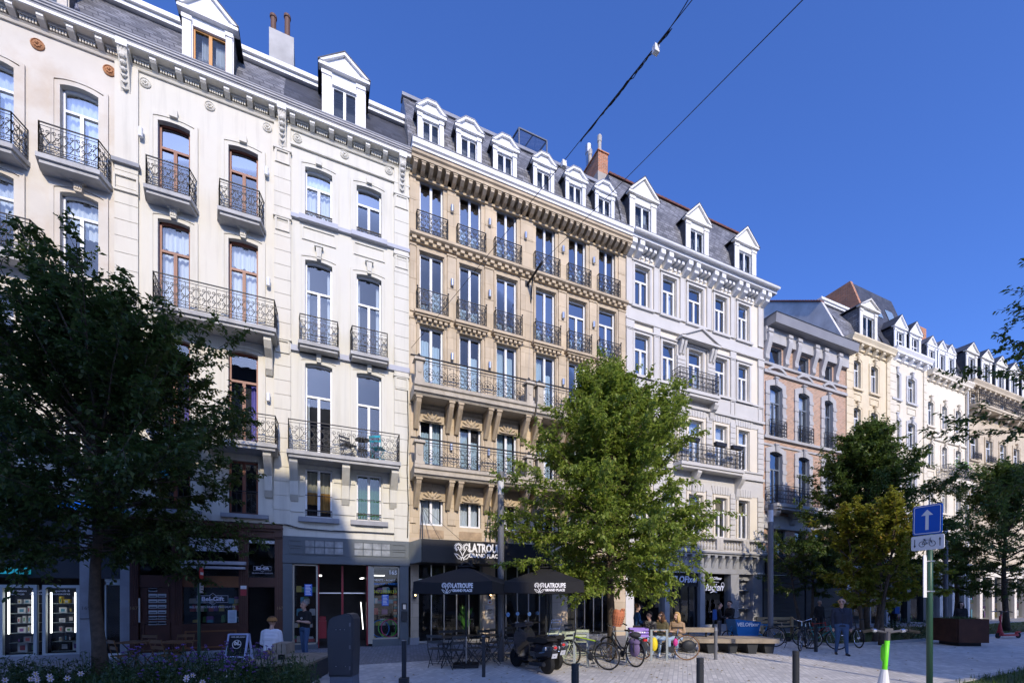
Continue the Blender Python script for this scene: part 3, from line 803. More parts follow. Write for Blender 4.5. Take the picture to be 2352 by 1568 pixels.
for (a, b) in ((-330, -40), (0, 285), (325, 605)):
    f = M(FR); xa, xb = sx(a), sx(b); z0, z1 = sz(200, 1345), sz(200, 845)
    f.box(xa, xa + .07, -.05, .05, z0, z1); f.box(xb - .07, xb, -.05, .05, z0, z1); f.box(xa, xb, -.05, .05, z1, z1 + .08); f.box(xa, xb, -.05, .05, z0 - .06, z0); f.box(xa, xb, .62, .66, z0, z1, DARKROOM)
    o = f.obj('display_window', so)
    t = M(TUBE); t.box(xa + .12, xa + .145, .05, .1, z0 + .55, z1 - .12); t.box(xb - .145, xb - .12, .05, .1, z0 + .55, z1 - .12); t.obj('light_tube', o)
    s = M(mat('shelf_glass', (.2, .25, .25), .3)); wname = 'right' if a > 300 else ('left' if a >= 0 else 'outermost')
    for k in range(6):
        zz = z0 + .04 + (z1 - z0 - .2) * k / 6; s.box(xa + .1, xb - .1, .15, .6, zz - .015, zz)
        x = xa + .2
        while x < xb - .28:
            w = rr.choice([.05, .06, .07, .13, .16]) if k else rr.choice([.14, .2, .24]); hh = rr.choice([.11, .15, .19]) if k else .24
            cn, cm = ('yellow', mat('yellow_box', (.7, .5, .02), .6)) if k == 5 and rr.random() < .5 else rr.choice([('white', WHITE), ('white', WHITE), ('grey', mat('grey_box', (.3, .3, .33), .6)), ('black', mat('black_box', (.03, .03, .03), .6))])
            q = M(cm); q.box(x, x + w, .3, .42, zz, zz + hh); kk = rr.randrange(7); q.box(x + w * .25, x + w * .75, .293, .3, zz + hh * .2, zz + hh * .75, mat('goods_%d' % kk, cols[kk], .6))
            o_ = q.obj('phone_box', None); tx = '%s %s box, %s print, %s shelf, %s phone shop window' % ('wide' if w > .1 else 'narrow', cn, CNAME[kk], ('bottom', 'second', 'third', 'fourth', 'fifth', 'top')[k], wname); o_['label'] = tx; o_['category'] = 'boxed goods'; o_['group'] = tx.replace(' box, ', ' boxes, ')
            x += w + rr.uniform(.03, .07)
    s.obj('shelf', o)
    g = M(SHOPGLASS); g.poly([(xa, -.02, z0), (xb, -.02, z0), (xb, -.02, z1), (xa, -.02, z1)]); g.obj('pane', o)
for x, b in ((140, 'réparation\nexpress'), (300, 'transfert\nde données'), (465, 'appareils &\naccessoires')): lt = M(LETTER); write(lt, b, .082, (sx(x), -.03, sz(x, 880)), None); lt.obj('window_lettering', so)
nb = M(mat('faint_numerals', (.12, .13, .15), .6)); write(nb, '169', .14, (sx(660), -.112, sz(660, 998)), None); nb.obj('house_number', so)
d = M(FR); d.box(sx(790), sx(800), -.02, .06, .1, sz(850, 800)); d.box(sx(905), sx(915), -.02, .06, .1, sz(850, 800)); d.box(sx(790), sx(915), -.02, .06, sz(850, 825), sz(850, 770)); d.box(sx(780), sx(925), -.12, .1, 0, .12, WHITE)
do = d.obj('door', so)
g = M(SHOPGLASS); g.poly([(sx(800), .02, .1), (sx(905), .02, .1), (sx(905), .02, sz(850, 825)), (sx(800), .02, sz(850, 825))]); g.obj('pane', do)

# ---- white house
h, X0, X1 = house('stucco_house', 'white stucco house with white window frames over a dark grey second-hand shop', 650, 940)
H2 = h
cA, cB = (PX(701), PX(763)), (PX(819), PX(876))
zt = [PT(703, 391), PT(700, 601), PT(700, 836), PT(701, 1077)]; zs = [PZ(699, 499.5), PZ(682, 777, -.45), PZ(656, 1029, -.8), PZ(701, 1187)]
zsh = PZ(650, 1230)
ars = [.055, .055, .055, 0]
holes = [(a, b, zs[k], zt[k], ars[k]) for a, b in (cA, cB) for k in range(4)]
mb = M(S2); wall_mesh(mb, X0, X1, zsh, ZCB + .25, holes, S2)
for a, b in (cA, cB):
    for k in range(3): architrave(mb, a, b, zs[k], zt[k], ars[k], .2)
    panel(mb, a - .1, b + .12, zt[1] + .62, zs[0] - .28, S2)
mb.box(X0 + .2, X1, -.07, 0, zt[0] + .5, zt[0] + .56)
for k, zz in enumerate(np.linspace(zsh + .1, PZ(701, 1077), 5)[1:]):     # rusticated first floor
    for a, b in ((X0 + .2, cA[0] - .05), (cA[1] + .05, cB[0] - .05), (cB[1] + .05, X1)): mb.box(a, b, -.035, 0, zz - .36, zz - .012)
mb.obj('wall', h)
tr = M(S2); a, b = PX(905), PX(938); rusticated(tr, a, b, zsh, ZCB - .95, S2); tr.box(a, b, -.06, 0, ZCB - .95, ZCB)
for z in (ZCB - .95, zs[0] - .35, zs[1] - .4): panel(tr, a + .03, b - .03, z - .45, z, S2, .1); tr.box(a - .03, b + .02, -.12, 0, z, z + .07)
tr.obj('pilaster', h)
sc = M(mat('grey_string_course', (.42, .44, .5), .8, var=.1))
sc.box(PX(668), X1 + .0, -.1, 0, zs[0] - .14, zs[0] - .02); sc.box(PX(668), X1, -.09, 0, zs[1] - .2, zs[1] - .02)
for a, b in (cA, cB): sc.box(a - .18, b + .18, -.16, 0, zs[0] - .16, zs[0] - .005)
sc.obj('string_course', h)
for a, b in (cA, cB): sc = M(BLUESTONE); sc.box(a - .2, b + .22, -.13, .05, zs[3] - .16, zs[3] - .003); sc.obj('window_sill', h)
wcab = M(BLACK); wcab.tube([(PX(x), -.05, PZ(x, y)) for x, y in ((652, 1203), (690, 1213), (760, 1219), (830, 1221), (900, 1225), (932, 1226), (936, 1240))], .02, None, 5); wcab.tube([(PX(x), -.09, PZ(x, y)) for x, y in ((935, 900), (937, 1000), (934, 1080), (937, 1160), (935, 1235))], .018, None, 5); wcab.obj('wall_cable', h)
GREEN = mat('green_curtain', (.07, .2, .06), .9, var=.2); OCHRE = mat('ochre_curtain', (.5, .26, .06), .9, var=.2); CREAMC = mat('cream_curtain', (.62, .56, .4), .9, var=.1)
for j, (a, b) in enumerate((cA, cB)):
    for k in range(4):
        cur = None; tm = .66
        if k == 0 and j == 0: cur = [(.05, .95, .7, .96), (.05, .42, .04, .66), (.58, .95, .04, .66)]
        if k == 1: cur = [(.06, .16, .05, .95), (.82, .95, .05, .95)]
        if k == 2 and j == 0: cur = [(.08, .16, .04, .66)]
        if k == 3: tm = 0; cur = [(.05, .46, .55, .97, CREAMC), (.05, .46, .3, .55, OCHRE), (.54, .95, .55, .97, CREAMC), (.54, .95, .15, .55, OCHRE)] if j == 0 else [(.05, .46, .04, .97, GREEN), (.54, .95, .04, .97, GREEN)]
        window(h, a, b, zs[k], zt[k], arch=ars[k] * .9, transom=tm, cur=cur)
for a, b in (cA, cB):
    gr = M(IRON); railing(gr, (a, .05), (b, .05), zs[0], .28, 'scroll', cell=.3); gr.obj('window_guard', h)
    gr = M(IRON); railing(gr, (a, .02), (b, .02), zs[3], .25, 'bars', cell=.09); gr.obj('window_guard', h)
    gr = M(IRON); gr.tube([(a, .05, zs[3] + .75), (b, .05, zs[3] + .75)], .012, None, 5); gr.obj('window_rail', h)
for (xa, xb) in ((684.8, 779), (805.6, 893.5)): balcony(h, PX(xa, -.45), PX(xb, -.45), zs[1], .45, .2, .85, splay=.04, m=GSTONE, cell=.22)
bal = balcony(h, PX(658, -.8), PX(921, -.8), zs[2], .8, .22, .95, splay=.02, m=GSTONE, cell=.3, cmat=S2, consoles=(PX(676), PX(793), PX(902)), cons=(.24, 1.25))
for a, b in (cA, cB):
    for k in (1, 2):
        km = M(S2); keystone(km, (a + b) / 2, zt[k] + .02, zt[k] + .42, .18); km.obj('keystone', h)
    km = M(S2); km.box((a + b) / 2 - .09, (a + b) / 2 + .09, -.12, 0, zt[0] + .1, zt[0] + .32); km.obj('keystone', h)
stucco_cornice(h, X0, X1, S2, ends=(PX(922),))
for x, y in ((683, 319), (791, 356), (893, 393)): rosette(h, PX(x), PZ(x, y), .14, S2)
mansard(h, X0, X1, ZCT, PZ(733, 211, 1.2), .05, 1.2, SLATED, coping=WHITE)
yd = .1; zd = PZ(741, 262, yd)
dormer(h, PX(741, yd), PX(840, yd), zd, PZ(741, 155, yd), .62, yd, 2.4, WHITE, SLATED, (PX(763, yd), PX(820, yd), zd + .05, PZ(763, 193, yd)), over=.13)
# dark grey shop
GREYW = mat('slate_grey_wood', (.1, .12, .135), .5, var=.15)
def bx(z): return PX(631.6 + z * .30517)
def bz(x, z): return PZ(631.6 + x * .30517, 1091 + z * .30517)
sf = M(GREYW); z1 = zsh
sf.box(X0, X1, -.1, .02, bz(100, 600), z1); sf.box(X0, X1, -.16, .02, bz(100, 660), bz(100, 602))
for a, b in ((100, 205), (875, 985)):
    panel(sf, bx(a), bx(b), bz(100, 590), bz(100, 535), GREYW, .125); panel(sf, bx(a), bx(b), bz(100, 530), bz(100, 480), GREYW, .125)
for a, b in ((62, 132), (935, 1000)): sf.box(bx(a), bx(b), -.14, .05, 0, bz(a, 662) - .002)
sf.box(bx(132), bx(325), -.1, .05, 0, .17); sf.box(bx(732), bx(935), -.1, .05, 0, .25)
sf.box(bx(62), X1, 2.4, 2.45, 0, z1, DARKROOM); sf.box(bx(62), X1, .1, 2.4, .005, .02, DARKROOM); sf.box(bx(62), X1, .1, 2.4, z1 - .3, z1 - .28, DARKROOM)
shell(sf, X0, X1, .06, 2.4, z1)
so = sf.obj('shop_front', h)
tw = M(GREYW)
for a, b in ((225, 515), (592, 865)):
    xa, xb, za, zb_ = bx(a), bx(b), bz(250, 592), bz(250, 488)
    for k in range(5): xx = xa + (xb - xa) * k / 4; tw.box(xx - .02, xx + .02, -.125, -.1, za, zb_)
    for z in (za, (za + zb_) / 2, zb_): tw.box(xa, xb, -.125, -.1, z - .015, z + .015)
    tw.poly([(xa, -.108, za), (xb, -.108, za), (xb, -.108, zb_), (xa, -.108, zb_)], mat('old_pane', (.25, .27, .28), .25, var=.5, scale=3))
tw.obj('transom_window', so)
BEIGEF = mat('aluminium_frame', (.42, .38, .3), .45, var=.1); REDP = mat('red_paint', (.3, .02, .03), .45, var=.2)
fz = bz(140, 668)
f = M(BEIGEF)
for a, b, z0 in ((134, 322, .17), (732, 932, .25)):
    xa, xb = bx(a), bx(b)
    for p, q in ((xa, xa + .05), (xb - .05, xb)): f.box(p, q, -.1, -.02, z0, fz)
    f.box(xa, xb, -.1, -.02, z0, z0 + .05); f.box(xa, xb, -.1, -.02, fz - .04, fz)
f.box(bx(700), bx(732), -.1, .1, .1, fz)
f.box(bx(326), bx(332), -.06, .3, .05, fz, REDP); f.box(bx(503), bx(518), .3, .36, .05, fz, REDP); f.box(bx(690), bx(699), -.06, .3, .05, fz, REDP)
f.box(bx(328), bx(690), .5, .55, bz(400, 888), bz(400, 880), STEEL)
fo = f.obj('shop_window_frame', so)
g = M(SHOPGLASS)
for a, b, z0 in ((134, 322, .17), (732, 932, .25)): g.poly([(bx(a), -.06, z0), (bx(b), -.06, z0), (bx(b), -.06, fz), (bx(a), -.06, fz)])
g.obj('pane', fo)
yy = -.075
def wl(*a, **k): q = M(LETTER); write(q, *a, **k); q.obj('window_lettering', so)
wl('165', .2, (bx(885), yy, bz(885, 733)), None, bold=.004); wl('VENTE - ACHAT', .1, (bx(826), yy, bz(826, 789)), None)
wl('VERKOOP - AANKOOP', .1, (bx(842), yy, bz(840, 818)), mat('blue_lettering', (.03, .25, .7), .6)); wl('0472528133', .165, (bx(826), yy, bz(826, 876)), mat('yellow_lettering', (.65, .65, .03), .6))
PB = mat('blue_poster', (.06, .16, .6), .6)
for a, b, y0, y1 in ((222, 280, 906, 818), (802, 853, 980, 897)):
    lt = M(PB); lt.box(bx(a), bx(b), yy - .004, yy, bz(a, y0), bz(a, y1), PB)
    for k in range(7): lt.box(bx(a + 8), bx(b - 8 - 4 * (k % 3)), yy - .008, yy - .004, bz(a, y0 - 10 - 11 * k), bz(a, y0 - 15 - 11 * k), LETTER)
    lt.obj('poster', so)
for x, c, r, cn in ((800, (.05, .2, .5), .3, 'blue'), (852, (.1, .5, .05), .315, 'green'), (872, (.6, .05, .2), .31, 'pink')):
    hp = M(mat('hoop_%d' % x, c, .4)); cx = bx(x); hp.tube([(cx + r * cos(k * pi / 12), .22 - .05 * (x - 800) / 80 + .1 * sin(k * pi / 12), .3 + r + r * sin(k * pi / 12)) for k in range(24)], .018, None, 6, True)
    o_ = hp.obj('hula_hoop', None); o_['label'] = cn + ' hula hoop leaning inside the right window of the second-hand shop'; o_['category'] = 'hula hoop'
for k in range(60):
    side = rr.random() < .5; x = bx(rr.uniform(145, 310) if side else rr.uniform(745, 920)); w, hh = rr.uniform(.04, .12), rr.uniform(.06, .25); lv = rr.choice([.2, .2, .7, 1.1, 1.5, 1.9])
    tx = '%s %s item displayed in the %s window of the second-hand shop' % (SIZE(hh), CNAME[k % 7], 'left' if side else 'right'); goods('second_hand_item', x, .4 + .15 * rr.random(), lv, w, hh, k % 7, tx, tx.replace(' item ', ' items '))
for k in range(12):
    q = M(mat('spine_%d' % (k % 3), ((.4, .08, .03), (.05, .2, .2), (.4, .3, .2))[k % 3], .6)); q.box(bx(903), bx(924), .2, .4, .9 + .1 * k, .98 + .1 * k); o_ = q.obj('boxed_game', None); tx = ('orange', 'teal', 'tan')[k % 3] + ' flat box in the tall stack at the right of the second-hand shop window'; o_['label'] = tx; o_['category'] = 'box'; o_['group'] = tx.replace(' box, ', ' boxes, ')
q = M(REDP); q.box(bx(332), bx(388), .5, 1.0, .3, .9); q.box(bx(336), bx(384), .55, .95, .9, 1.05); o_ = q.obj('red_chest', None); o_['label'] = 'red wooden chest just inside the second-hand shop entrance'; o_['category'] = 'chest'
tb = M(TUBE)
tb.box(bx(765), bx(850), .9, .94, bz(765, 748), bz(765, 740)); tb.box(bx(330), bx(352), .9, 1.6, bz(330, 745), bz(330, 738)); tb.box(bx(665), bx(688), .9, 1.6, bz(330, 762), bz(330, 755)); tb.tube([(bx(660), .8, 1.55), (bx(678), .8, .55)], .015, None, 5); tb.obj('light_tube', so)
ib = M(DGREY); ib.box(bx(945), bx(990), -.2, -.14, bz(950, 1095), bz(950, 1020)); ib.box(bx(948), bx(985), -.17, -.14, bz(950, 1010), bz(950, 960)); ib.box(bx(958), bx(978), -.175, -.17, bz(950, 1005), bz(950, 970), STEEL); ib.obj('intercom', so)
# ---- sandstone hotel
SAND = mat('sandstone', (.54, .44, .305), .85, var=.2, scale=.9, bump=.12, bscale=50, brick=(1.5, .58, .006, (.34, .26, .17), .1), stain=(.52, .46, .36), stain_amt=.6, stain_scale=.5, streak=.2)
SANDD = mat('carved_sandstone', (.48, .39, .27), .85, var=.25, bump=.25, bscale=35, streak=.35)
SANDG = mat('grey_weathered_sandstone', (.46, .41, .33), .9, var=.25, bump=.3, streak=.5)
h, X0, X1 = house('sandstone_hotel', 'ochre sandstone hotel with six bays, small iron balconies and six white dormers', 940, 1436)
H3 = h
cols = [(PX(a), PX(b)) for a, b in ((964, 1018), (1055.5, 1105), (1140.5, 1187), (1231, 1275), (1306.4, 1346), (1375.7, 1413))]
zt = [PT(964, 416), PT(964, 585), PT(964, 750), PT(968, 945), PT(966, 1131)]
zs = [PZ(944, 523, -.25), PZ(951, 706, -.3), PZ(944, 877, -.9), PZ(946, 1069, -.9), PZ(966, 1204.5)]
zsh = PZ(955, 1234); ZT = 17.05
holes = [(a, b, zs[k], zt[k]) for a, b in cols for k in range(5)]
mb = M(SAND); wall_mesh(mb, X0, X1, zsh, ZT + .6, holes, SAND)
for a, b in cols:
    for k in range(1, 4): mb.band(arch_path(a - .03, b + .03, zs[k], zt[k] + .02, 0), .09, 0, -.05, SANDD)
    for z in (zt[0] + .28, zt[1] + .3): mb.box(a - .12, b + .12, -.045, 0, z, z + .05, SANDD)
    mb.box(a - .02, b + .02, -.02, .02, zsh + .02, zs[4] - .16, mat('veined_brown_marble', (.4, .29, .18), .35, var=.35, scale=4))
for i in range(7):                                   # pilaster strips between the bays
    a = X0 if i == 0 else cols[i - 1][1] + .13; b = X1 if i == 6 else cols[i][0] - .13
    for k in range(5):
        z0 = zs[k] + (.05 if k else .02); z1 = zt[k] + (.12 if k else .3)
        mb.box(a + .02, b - .02, -.05, 0, z0, z1, SAND); mb.box(a, b, -.075, 0, z1, z1 + .07, SANDD)
        mb.box(a + .02, b - .02, -.06, 0, (z0 + z1) / 2 - .02, (z0 + z1) / 2 + .02, SANDD)
    if i not in (0, 3, 6): mb.box((a + b) / 2 - .18, (a + b) / 2 + .18, -.055, 0, zs[1] - .62, zs[1] - .2, SANDD)
mb.obj('wall', h)
# cornice
c = M(SANDD)
profile(c, [(.1, 17.3), (-.5, 17.3), (-.5, 17.4), (-.56, 17.44), (-.56, 17.54), (.1, 17.54)], X0, X1)
c.box(X0, X1, -.1, 0, 16.98, 17.06); c.box(X0, X1, -.05, .0, 17.06, 17.3)
L = X1 - X0; n = round(L / .29)
for i in range(n):
    x = X0 + L * (i + .5) / n
    c.prism([(-.05, 17.3), (-.46, 17.3), (-.46, 17.17), (-.3, 17.07), (-.05, 17.02)], 'x', x - .065, x + .065)
    c.box(x - .085, x + .085, -.475, 0, 17.25, 17.3)
co = c.obj('cornice', h)
g = M(WHITE); profile(g, [(.1, 17.55), (-.6, 17.55), (-.6, 17.62), (-.66, 17.66), (-.66, 17.84), (.1, 17.84)], X0, X1 - .05); g.box(X0 - .02, X1 - .05, -.68, .2, 17.842, 17.865, LEAD); g.obj('gutter', co)
# string course and slabs with dentils
s = M(SANDD); z = zs[0]
profile(s, [(0, z - .3), (-.1, z - .3), (-.1, z - .16), (-.2, z - .14), (-.26, z - .1), (-.26, z - .01), (0, z - .01)], X0, X1)
for i in range(round(L / .3)): x = X0 + L * (i + .5) / round(L / .3); s.box(x - .08, x + .08, -.2, 0, z - .26, z - .16)
s.obj('string_course', h)
def small_rail(a, b, z, y, hgt, par):
    r = M(IRON); railing(r, (a, y), (b, y), z, hgt, 'panel', cell=.24)
    r.obj('railing', par)
for i, (a, b) in enumerate(cols):
    e = .13; o = M(IRON); railing(o, (a - e, -.2), (b + e, -.2), zs[0], .78, 'panel', cell=.24); railing(o, (a - e, 0), (a - e, -.2), zs[0], .78, 'bars'); railing(o, (b + e, -.2), (b + e, 0), zs[0], .78, 'bars')
    o.obj('balcony_railing', h)
    s = M(SANDD); z = zs[1]; q0, q1 = a - .24, b + .24
    s.box(q0, q1, -.3, 0, z - .1, z); s.box(q0 + .04, q1 - .04, -.24, 0, z - .17, z - .102); s.box(q0 + .1, q1 - .1, -.08, 0, z - .36, z - .17)
    k = 6
    for j in range(k): x = q0 + .08 + (q1 - q0 - .16) * (j + .5) / k; s.box(x - .06, x + .06, -.2, 0, z - .28, z - .172)
    o = s.obj('balcony', h); r = M(IRON)
    railing(r, (a - e, -.25), (b + e, -.25), z, .78, 'panel', cell=.24); railing(r, (a - e, 0), (a - e, -.25), z, .78, 'bars'); railing(r, (b + e, -.25), (b + e, 0), z, .78, 'bars')
    for x in (a - e, b + e): r.ball((x, -.25, z + .85), .035, None, 6)
    r.obj('railing', o)
for k in (2, 3):
    z = zs[k]
    for (xa, xb) in ((X0 + .02, (cols[2][1] + cols[3][0]) / 2 - .04), ((cols[2][1] + cols[3][0]) / 2 + .04, X1 - .02)):
        s = M(SANDG)
        profile(s, [(0, z - .3), (-.72, z - .3), (-.78, z - .22), (-.84, z - .2), (-.84, z - .06), (-.9, z - .02), (-.9, z + .1), (-.6, z + .12), (0, z)], xa, xb)
        o = s.obj('balcony', h)
        for x in (xa + .02, xb - .36):
            pd = M(SANDG); pd.box(x, x + .34, -.86, -.52, z + .12, z + .22); pd.box(x + .04, x + .3, -.82, -.56, z + .22, z + .85); pd.cbox((x + .17, -.69, z + .91), (.4, .4, .1), None, 0, .85)
            pd.lathe([(.07, 0), (.07, -.02)], (x + .17, -.82, z + .5), None, 10, 'y'); pd.obj('pedestal', o)
        r = M(IRON); railing(r, (xa + .34, -.7), (xb - .36, -.7), z + .12, .82, 'wheel', cell=.42)
        r.tube([(xa - .1, -.7, z + 1.06), (xb + .05, -.7, z + 1.06)], .028, None, 6)
        for x in (xa + .19, xb - .19): r.ball((x, -.7, z + 1.08), .06, None, 8, (1, 1, 1.3))
        r.obj('railing', o)
        cx = [q for q in cols if xa < q[0] < xb]; xs_ = [xa + .2]
        for (q0, q1), (q2, q3) in zip(cx[:-1], cx[1:]): m_ = (q1 + q2) / 2; xs_ += [m_ - .17, m_ + .17]
        xs_.append(xb - .2)
        for x in xs_:
            b_ = M(SANDD); zz = z - .31
            b_.prism([(0, zz), (-.7, zz), (-.72, zz - .06), (-.66, zz - .2), (-.12, zz - .95), (0, zz - .95)], 'x', x - .085, x + .085); b_.box(x - .11, x + .11, -.74, 0, zz - .07, zz)
            for q in (-.045, .045): b_.prism([(-.69, zz - .2), (-.14, zz - .96), (-.1, zz - .96), (-.64, zz - .2)], 'x', x + q - .02, x + q + .02)
            b_.obj('bracket', o)
        for q0, q1 in cx:                             # carved panel over the window below
            p = M(SANDD); p.prism([(q0 - .15, z - .95), (q1 + .15, z - .95), (q1 + .2, z - .45), (q0 - .2, z - .45)], 'y', 0, -.05)
            xm = (q0 + q1) / 2
            for q in range(7): an = pi * q / 6; p.tube([(xm, -.07, z - .9), (xm + .18 * cos(an), -.1, z - .9 + .16 * sin(an)), (xm + .36 * cos(an), -.07, z - .88 + .32 * sin(an))], .035, None, 5)
            p.ball((xm, -.08, z - .8), .09, None, 8)
            p.obj('carved_panel', o)
rr = random.Random(21)
for i, (a, b) in enumerate(cols):
    for k in range(5):
        cur = None; r_ = (i * 7 + k * 5) % 6
        if k == 0: cur = [(.08, .4, .03, rr.uniform(.3, .5), CURTBLUE), (.6, .92, .03, rr.uniform(.3, .5), CURTBLUE)] if i not in (0,) else None
        elif k == 1: cur = [(.1, .4, .03, rr.uniform(.2, .5), CURTBLUE), (.62, .92, .03, rr.uniform(.25, .6), CURTBLUE)]
        elif k < 4: cur = [(.08, .45, .03, rr.uniform(.6, .97), CURTBLUE), (.55, .92, .03, rr.uniform(.6, .97), CURTBLUE)] if r_ != 2 else [(.06, .2, .03, .96, CURTBLUE)]
        else: cur = [(.08, .45, .03, .97, CURT), (.55, .92, .03, .97, CURT)] if i < 2 else [(.1, .35, .03, .97, CURT)]
        window(h, a, b, zs[k] + (.14 if k in (2, 3) else 0), zt[k], transom=0 if not (k == 1 and i > 3) else .72, cur=cur, bar=.06)
    for k in range(3):
        if i < 5 and i != 2: wall_lamp(h, (b + cols[i + 1][0]) / 2, zs[k] + (zt[k] - zs[k]) * .62, m=STEEL)
        elif i == 2 and k == 0: wall_lamp(h, b + .35, zs[k] + (zt[k] - zs[k]) * .62, m=STEEL)
for x in (cols[0][1], cols[1][1]): wall_lamp(h, x + .28, zs[3] + 1.1, m=STEEL)
# roof
ZR = 21.3
roof = mansard(h, X0, X1, 17.86, ZR, .05, 1.35, SLATE, side=ZINC)
rd = M(LEAD); rd.box(X0 - .05, X1, 1.25, 1.6, ZR - .03, ZR + .1); rd.obj('ridge', roof)
for (a, b) in ((960, 1020), (1049, 1106), (1133, 1187), (1225, 1273), (1299, 1345), (1367, 1411)):
    ya = .1; A, B = PX(a, ya), PX(b, ya); w = (B - A) * .17; z0 = 17.87; z1 = PZ(960, 253, ya)
    dormer(h, A, B, z0, z1, .38, ya, 1.6, WHITE, SLATED, (A + w, B - w, z0 + .06, PZ(960, 266, ya)), flat=.3, over=.09, rooflet=LEAD,
           cur=[(.1, .3)] if a in (1299, 1367) else None)
gl = M(mat('skylight_frame', (.12, .13, .15), .4)); yk = 1.9; xa, xb = PX(1192, yk), PX(1256, yk); z0 = PZ(1225, 352, yk); z1 = PZ(1215, 300, yk)
for x in (xa, xb): gl.tube([(x, yk, z0), (x, yk, z1 - .1), (x, yk + 1.6, z1 + .4), (x, yk + 1.6, z0)], .04, None, 4)
for y, z in ((yk, z1 - .1), (yk + 1.6, z1 + .4), (yk, z0)): gl.tube([(xa, y, z), (xb, y, z)], .04, None, 4)
gl.tube([((xa + xb) / 2, yk, z1 - .1), ((xa + xb) / 2, yk + 1.6, z1 + .4)], .03, None, 4)
go = gl.obj('roof_lantern', h)
g = M(GLASS); g.poly([(xa, yk, z0), (xb, yk, z0), (xb, yk, z1 - .1), (xa, yk, z1 - .1)]); g.poly([(xa, yk, z1 - .1), (xb, yk, z1 - .1), (xb, yk + 1.6, z1 + .4), (xa, yk + 1.6, z1 + .4)]); g.poly([(xa, yk, z0), (xa, yk, z1 - .1), (xa, yk + 1.6, z1 + .4), (xa, yk + 1.6, z0)]); g.obj('pane', go)
BRICKO = mat('orange_brick', (.42, .15, .06), .85, var=.2, bump=.15, brick=(.22, .07, .008, (.4, .33, .26), .3))
yk = 2.2; xa, xb = PX(1374, yk), PX(1396, yk); c = M(BRICKO); zc = PZ(1385, 351, yk)
c.box(xa, xb, yk, yk + 3.2, zc - 1.05, zc); c.box(xa - .05, xb + .06, yk - .05, yk + 3.25, zc - 3.2, zc - 1.052, mat('cement_render', (.36, .32, .27), .9, var=.2)); c.box(xa - .05, xb + .05, yk - .05, yk + 3.25, zc, zc + .06)
co = c.obj('chimney', h)
for k, (q, hh, mm, r) in enumerate(((.3, 1.05, 'a', .09), (1.0, .95, 'a', .09), (1.3, 1.5, 's', .14), (2.2, .8, 'a', .09), (2.8, .8, 'a', .09))):
    p = M(STEEL if mm == 's' else mat('grey_pot', (.4, .37, .33), .8)); p.lathe([(r, 0), (r, hh * .7), (r * 1.25, hh * .72), (r * 1.25, hh), (r * .9, hh + .05)], ((xa + xb) / 2 - .1 * (k % 2), yk + q, zc + .06), None, 8); p.obj('chimney_pot', co)
# ground floor: stone piers and glazing
sf = M(mat('dressed_sandstone', (.5, .41, .3), .8, var=.12, bump=.1, brick=(2.0, .5, .006, (.3, .24, .17), .08)))
for a, b in ((943, 961), (1108, 1137), (1268, 1303), (1408, 1438)): sf.box(PX(a), PX(b), -.02, .4, 0, zsh)
sf.box(PX(940), PX(962), -.08, .4, 0, .25, BLUESTONE)
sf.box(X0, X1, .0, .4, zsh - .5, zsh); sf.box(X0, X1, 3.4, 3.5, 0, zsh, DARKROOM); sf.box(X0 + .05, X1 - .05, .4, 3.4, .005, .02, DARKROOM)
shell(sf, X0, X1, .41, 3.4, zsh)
so = sf.obj('shop_front', h)
f = M(STEEL)
for a, b in ((962, 1107), (1138, 1267), (1304, 1407)):
    A, B = PX(a), PX(b); n = 5
    for k in range(n + 1): x = A + (B - A) * k / n; f.box(x - .018, x + .018, .12, .17, 0.03, zsh - .5)
    f.box(A, B, .12, .17, 2.35, 2.4); f.box(A, B, .12, .17, .03, .1); f.box(A, B, .1, .18, 2.95, 3.1, BLACK)
fo = f.obj('glazing_frame', so)
for a, b in ((962, 1107), (1138, 1267), (1304, 1407)): g = M(SHOPGLASS); g.poly([(PX(a), .15, .03), (PX(b), .15, .03), (PX(b), .15, zsh - .5), (PX(a), .15, zsh - .5)]); g.obj('pane', fo)
lf = M(mat('house_plant', (.06, .2, .03), .5)); px_ = PX(1083)
for k in range(22):
    an = k * 2.4; r = .1 + .3 * (k / 22); z = .5 + .8 * ((k * 7) % 22) / 22
    lf.add([(px_, .9, z - .2), (px_ + r * cos(an) * .6 - .06, .9 + r * sin(an) * .5, z), (px_ + r * cos(an), .9 + r * sin(an), z + .25), (px_ + r * cos(an) * .6 + .06, .9 + r * sin(an) * .5, z)], [(0, 1, 2, 3)])
pt = thing('potted_plant', 'leafy green plant standing behind the hotel glass right of the left parasol', 'plant', (px_, .9, 0), world=True); lf.obj('foliage', pt); lf = M(DGREY); lf.lathe([(.12, .02), (.16, .4)], (px_, .9, 0), DGREY, 10); lf.obj('pot', pt)
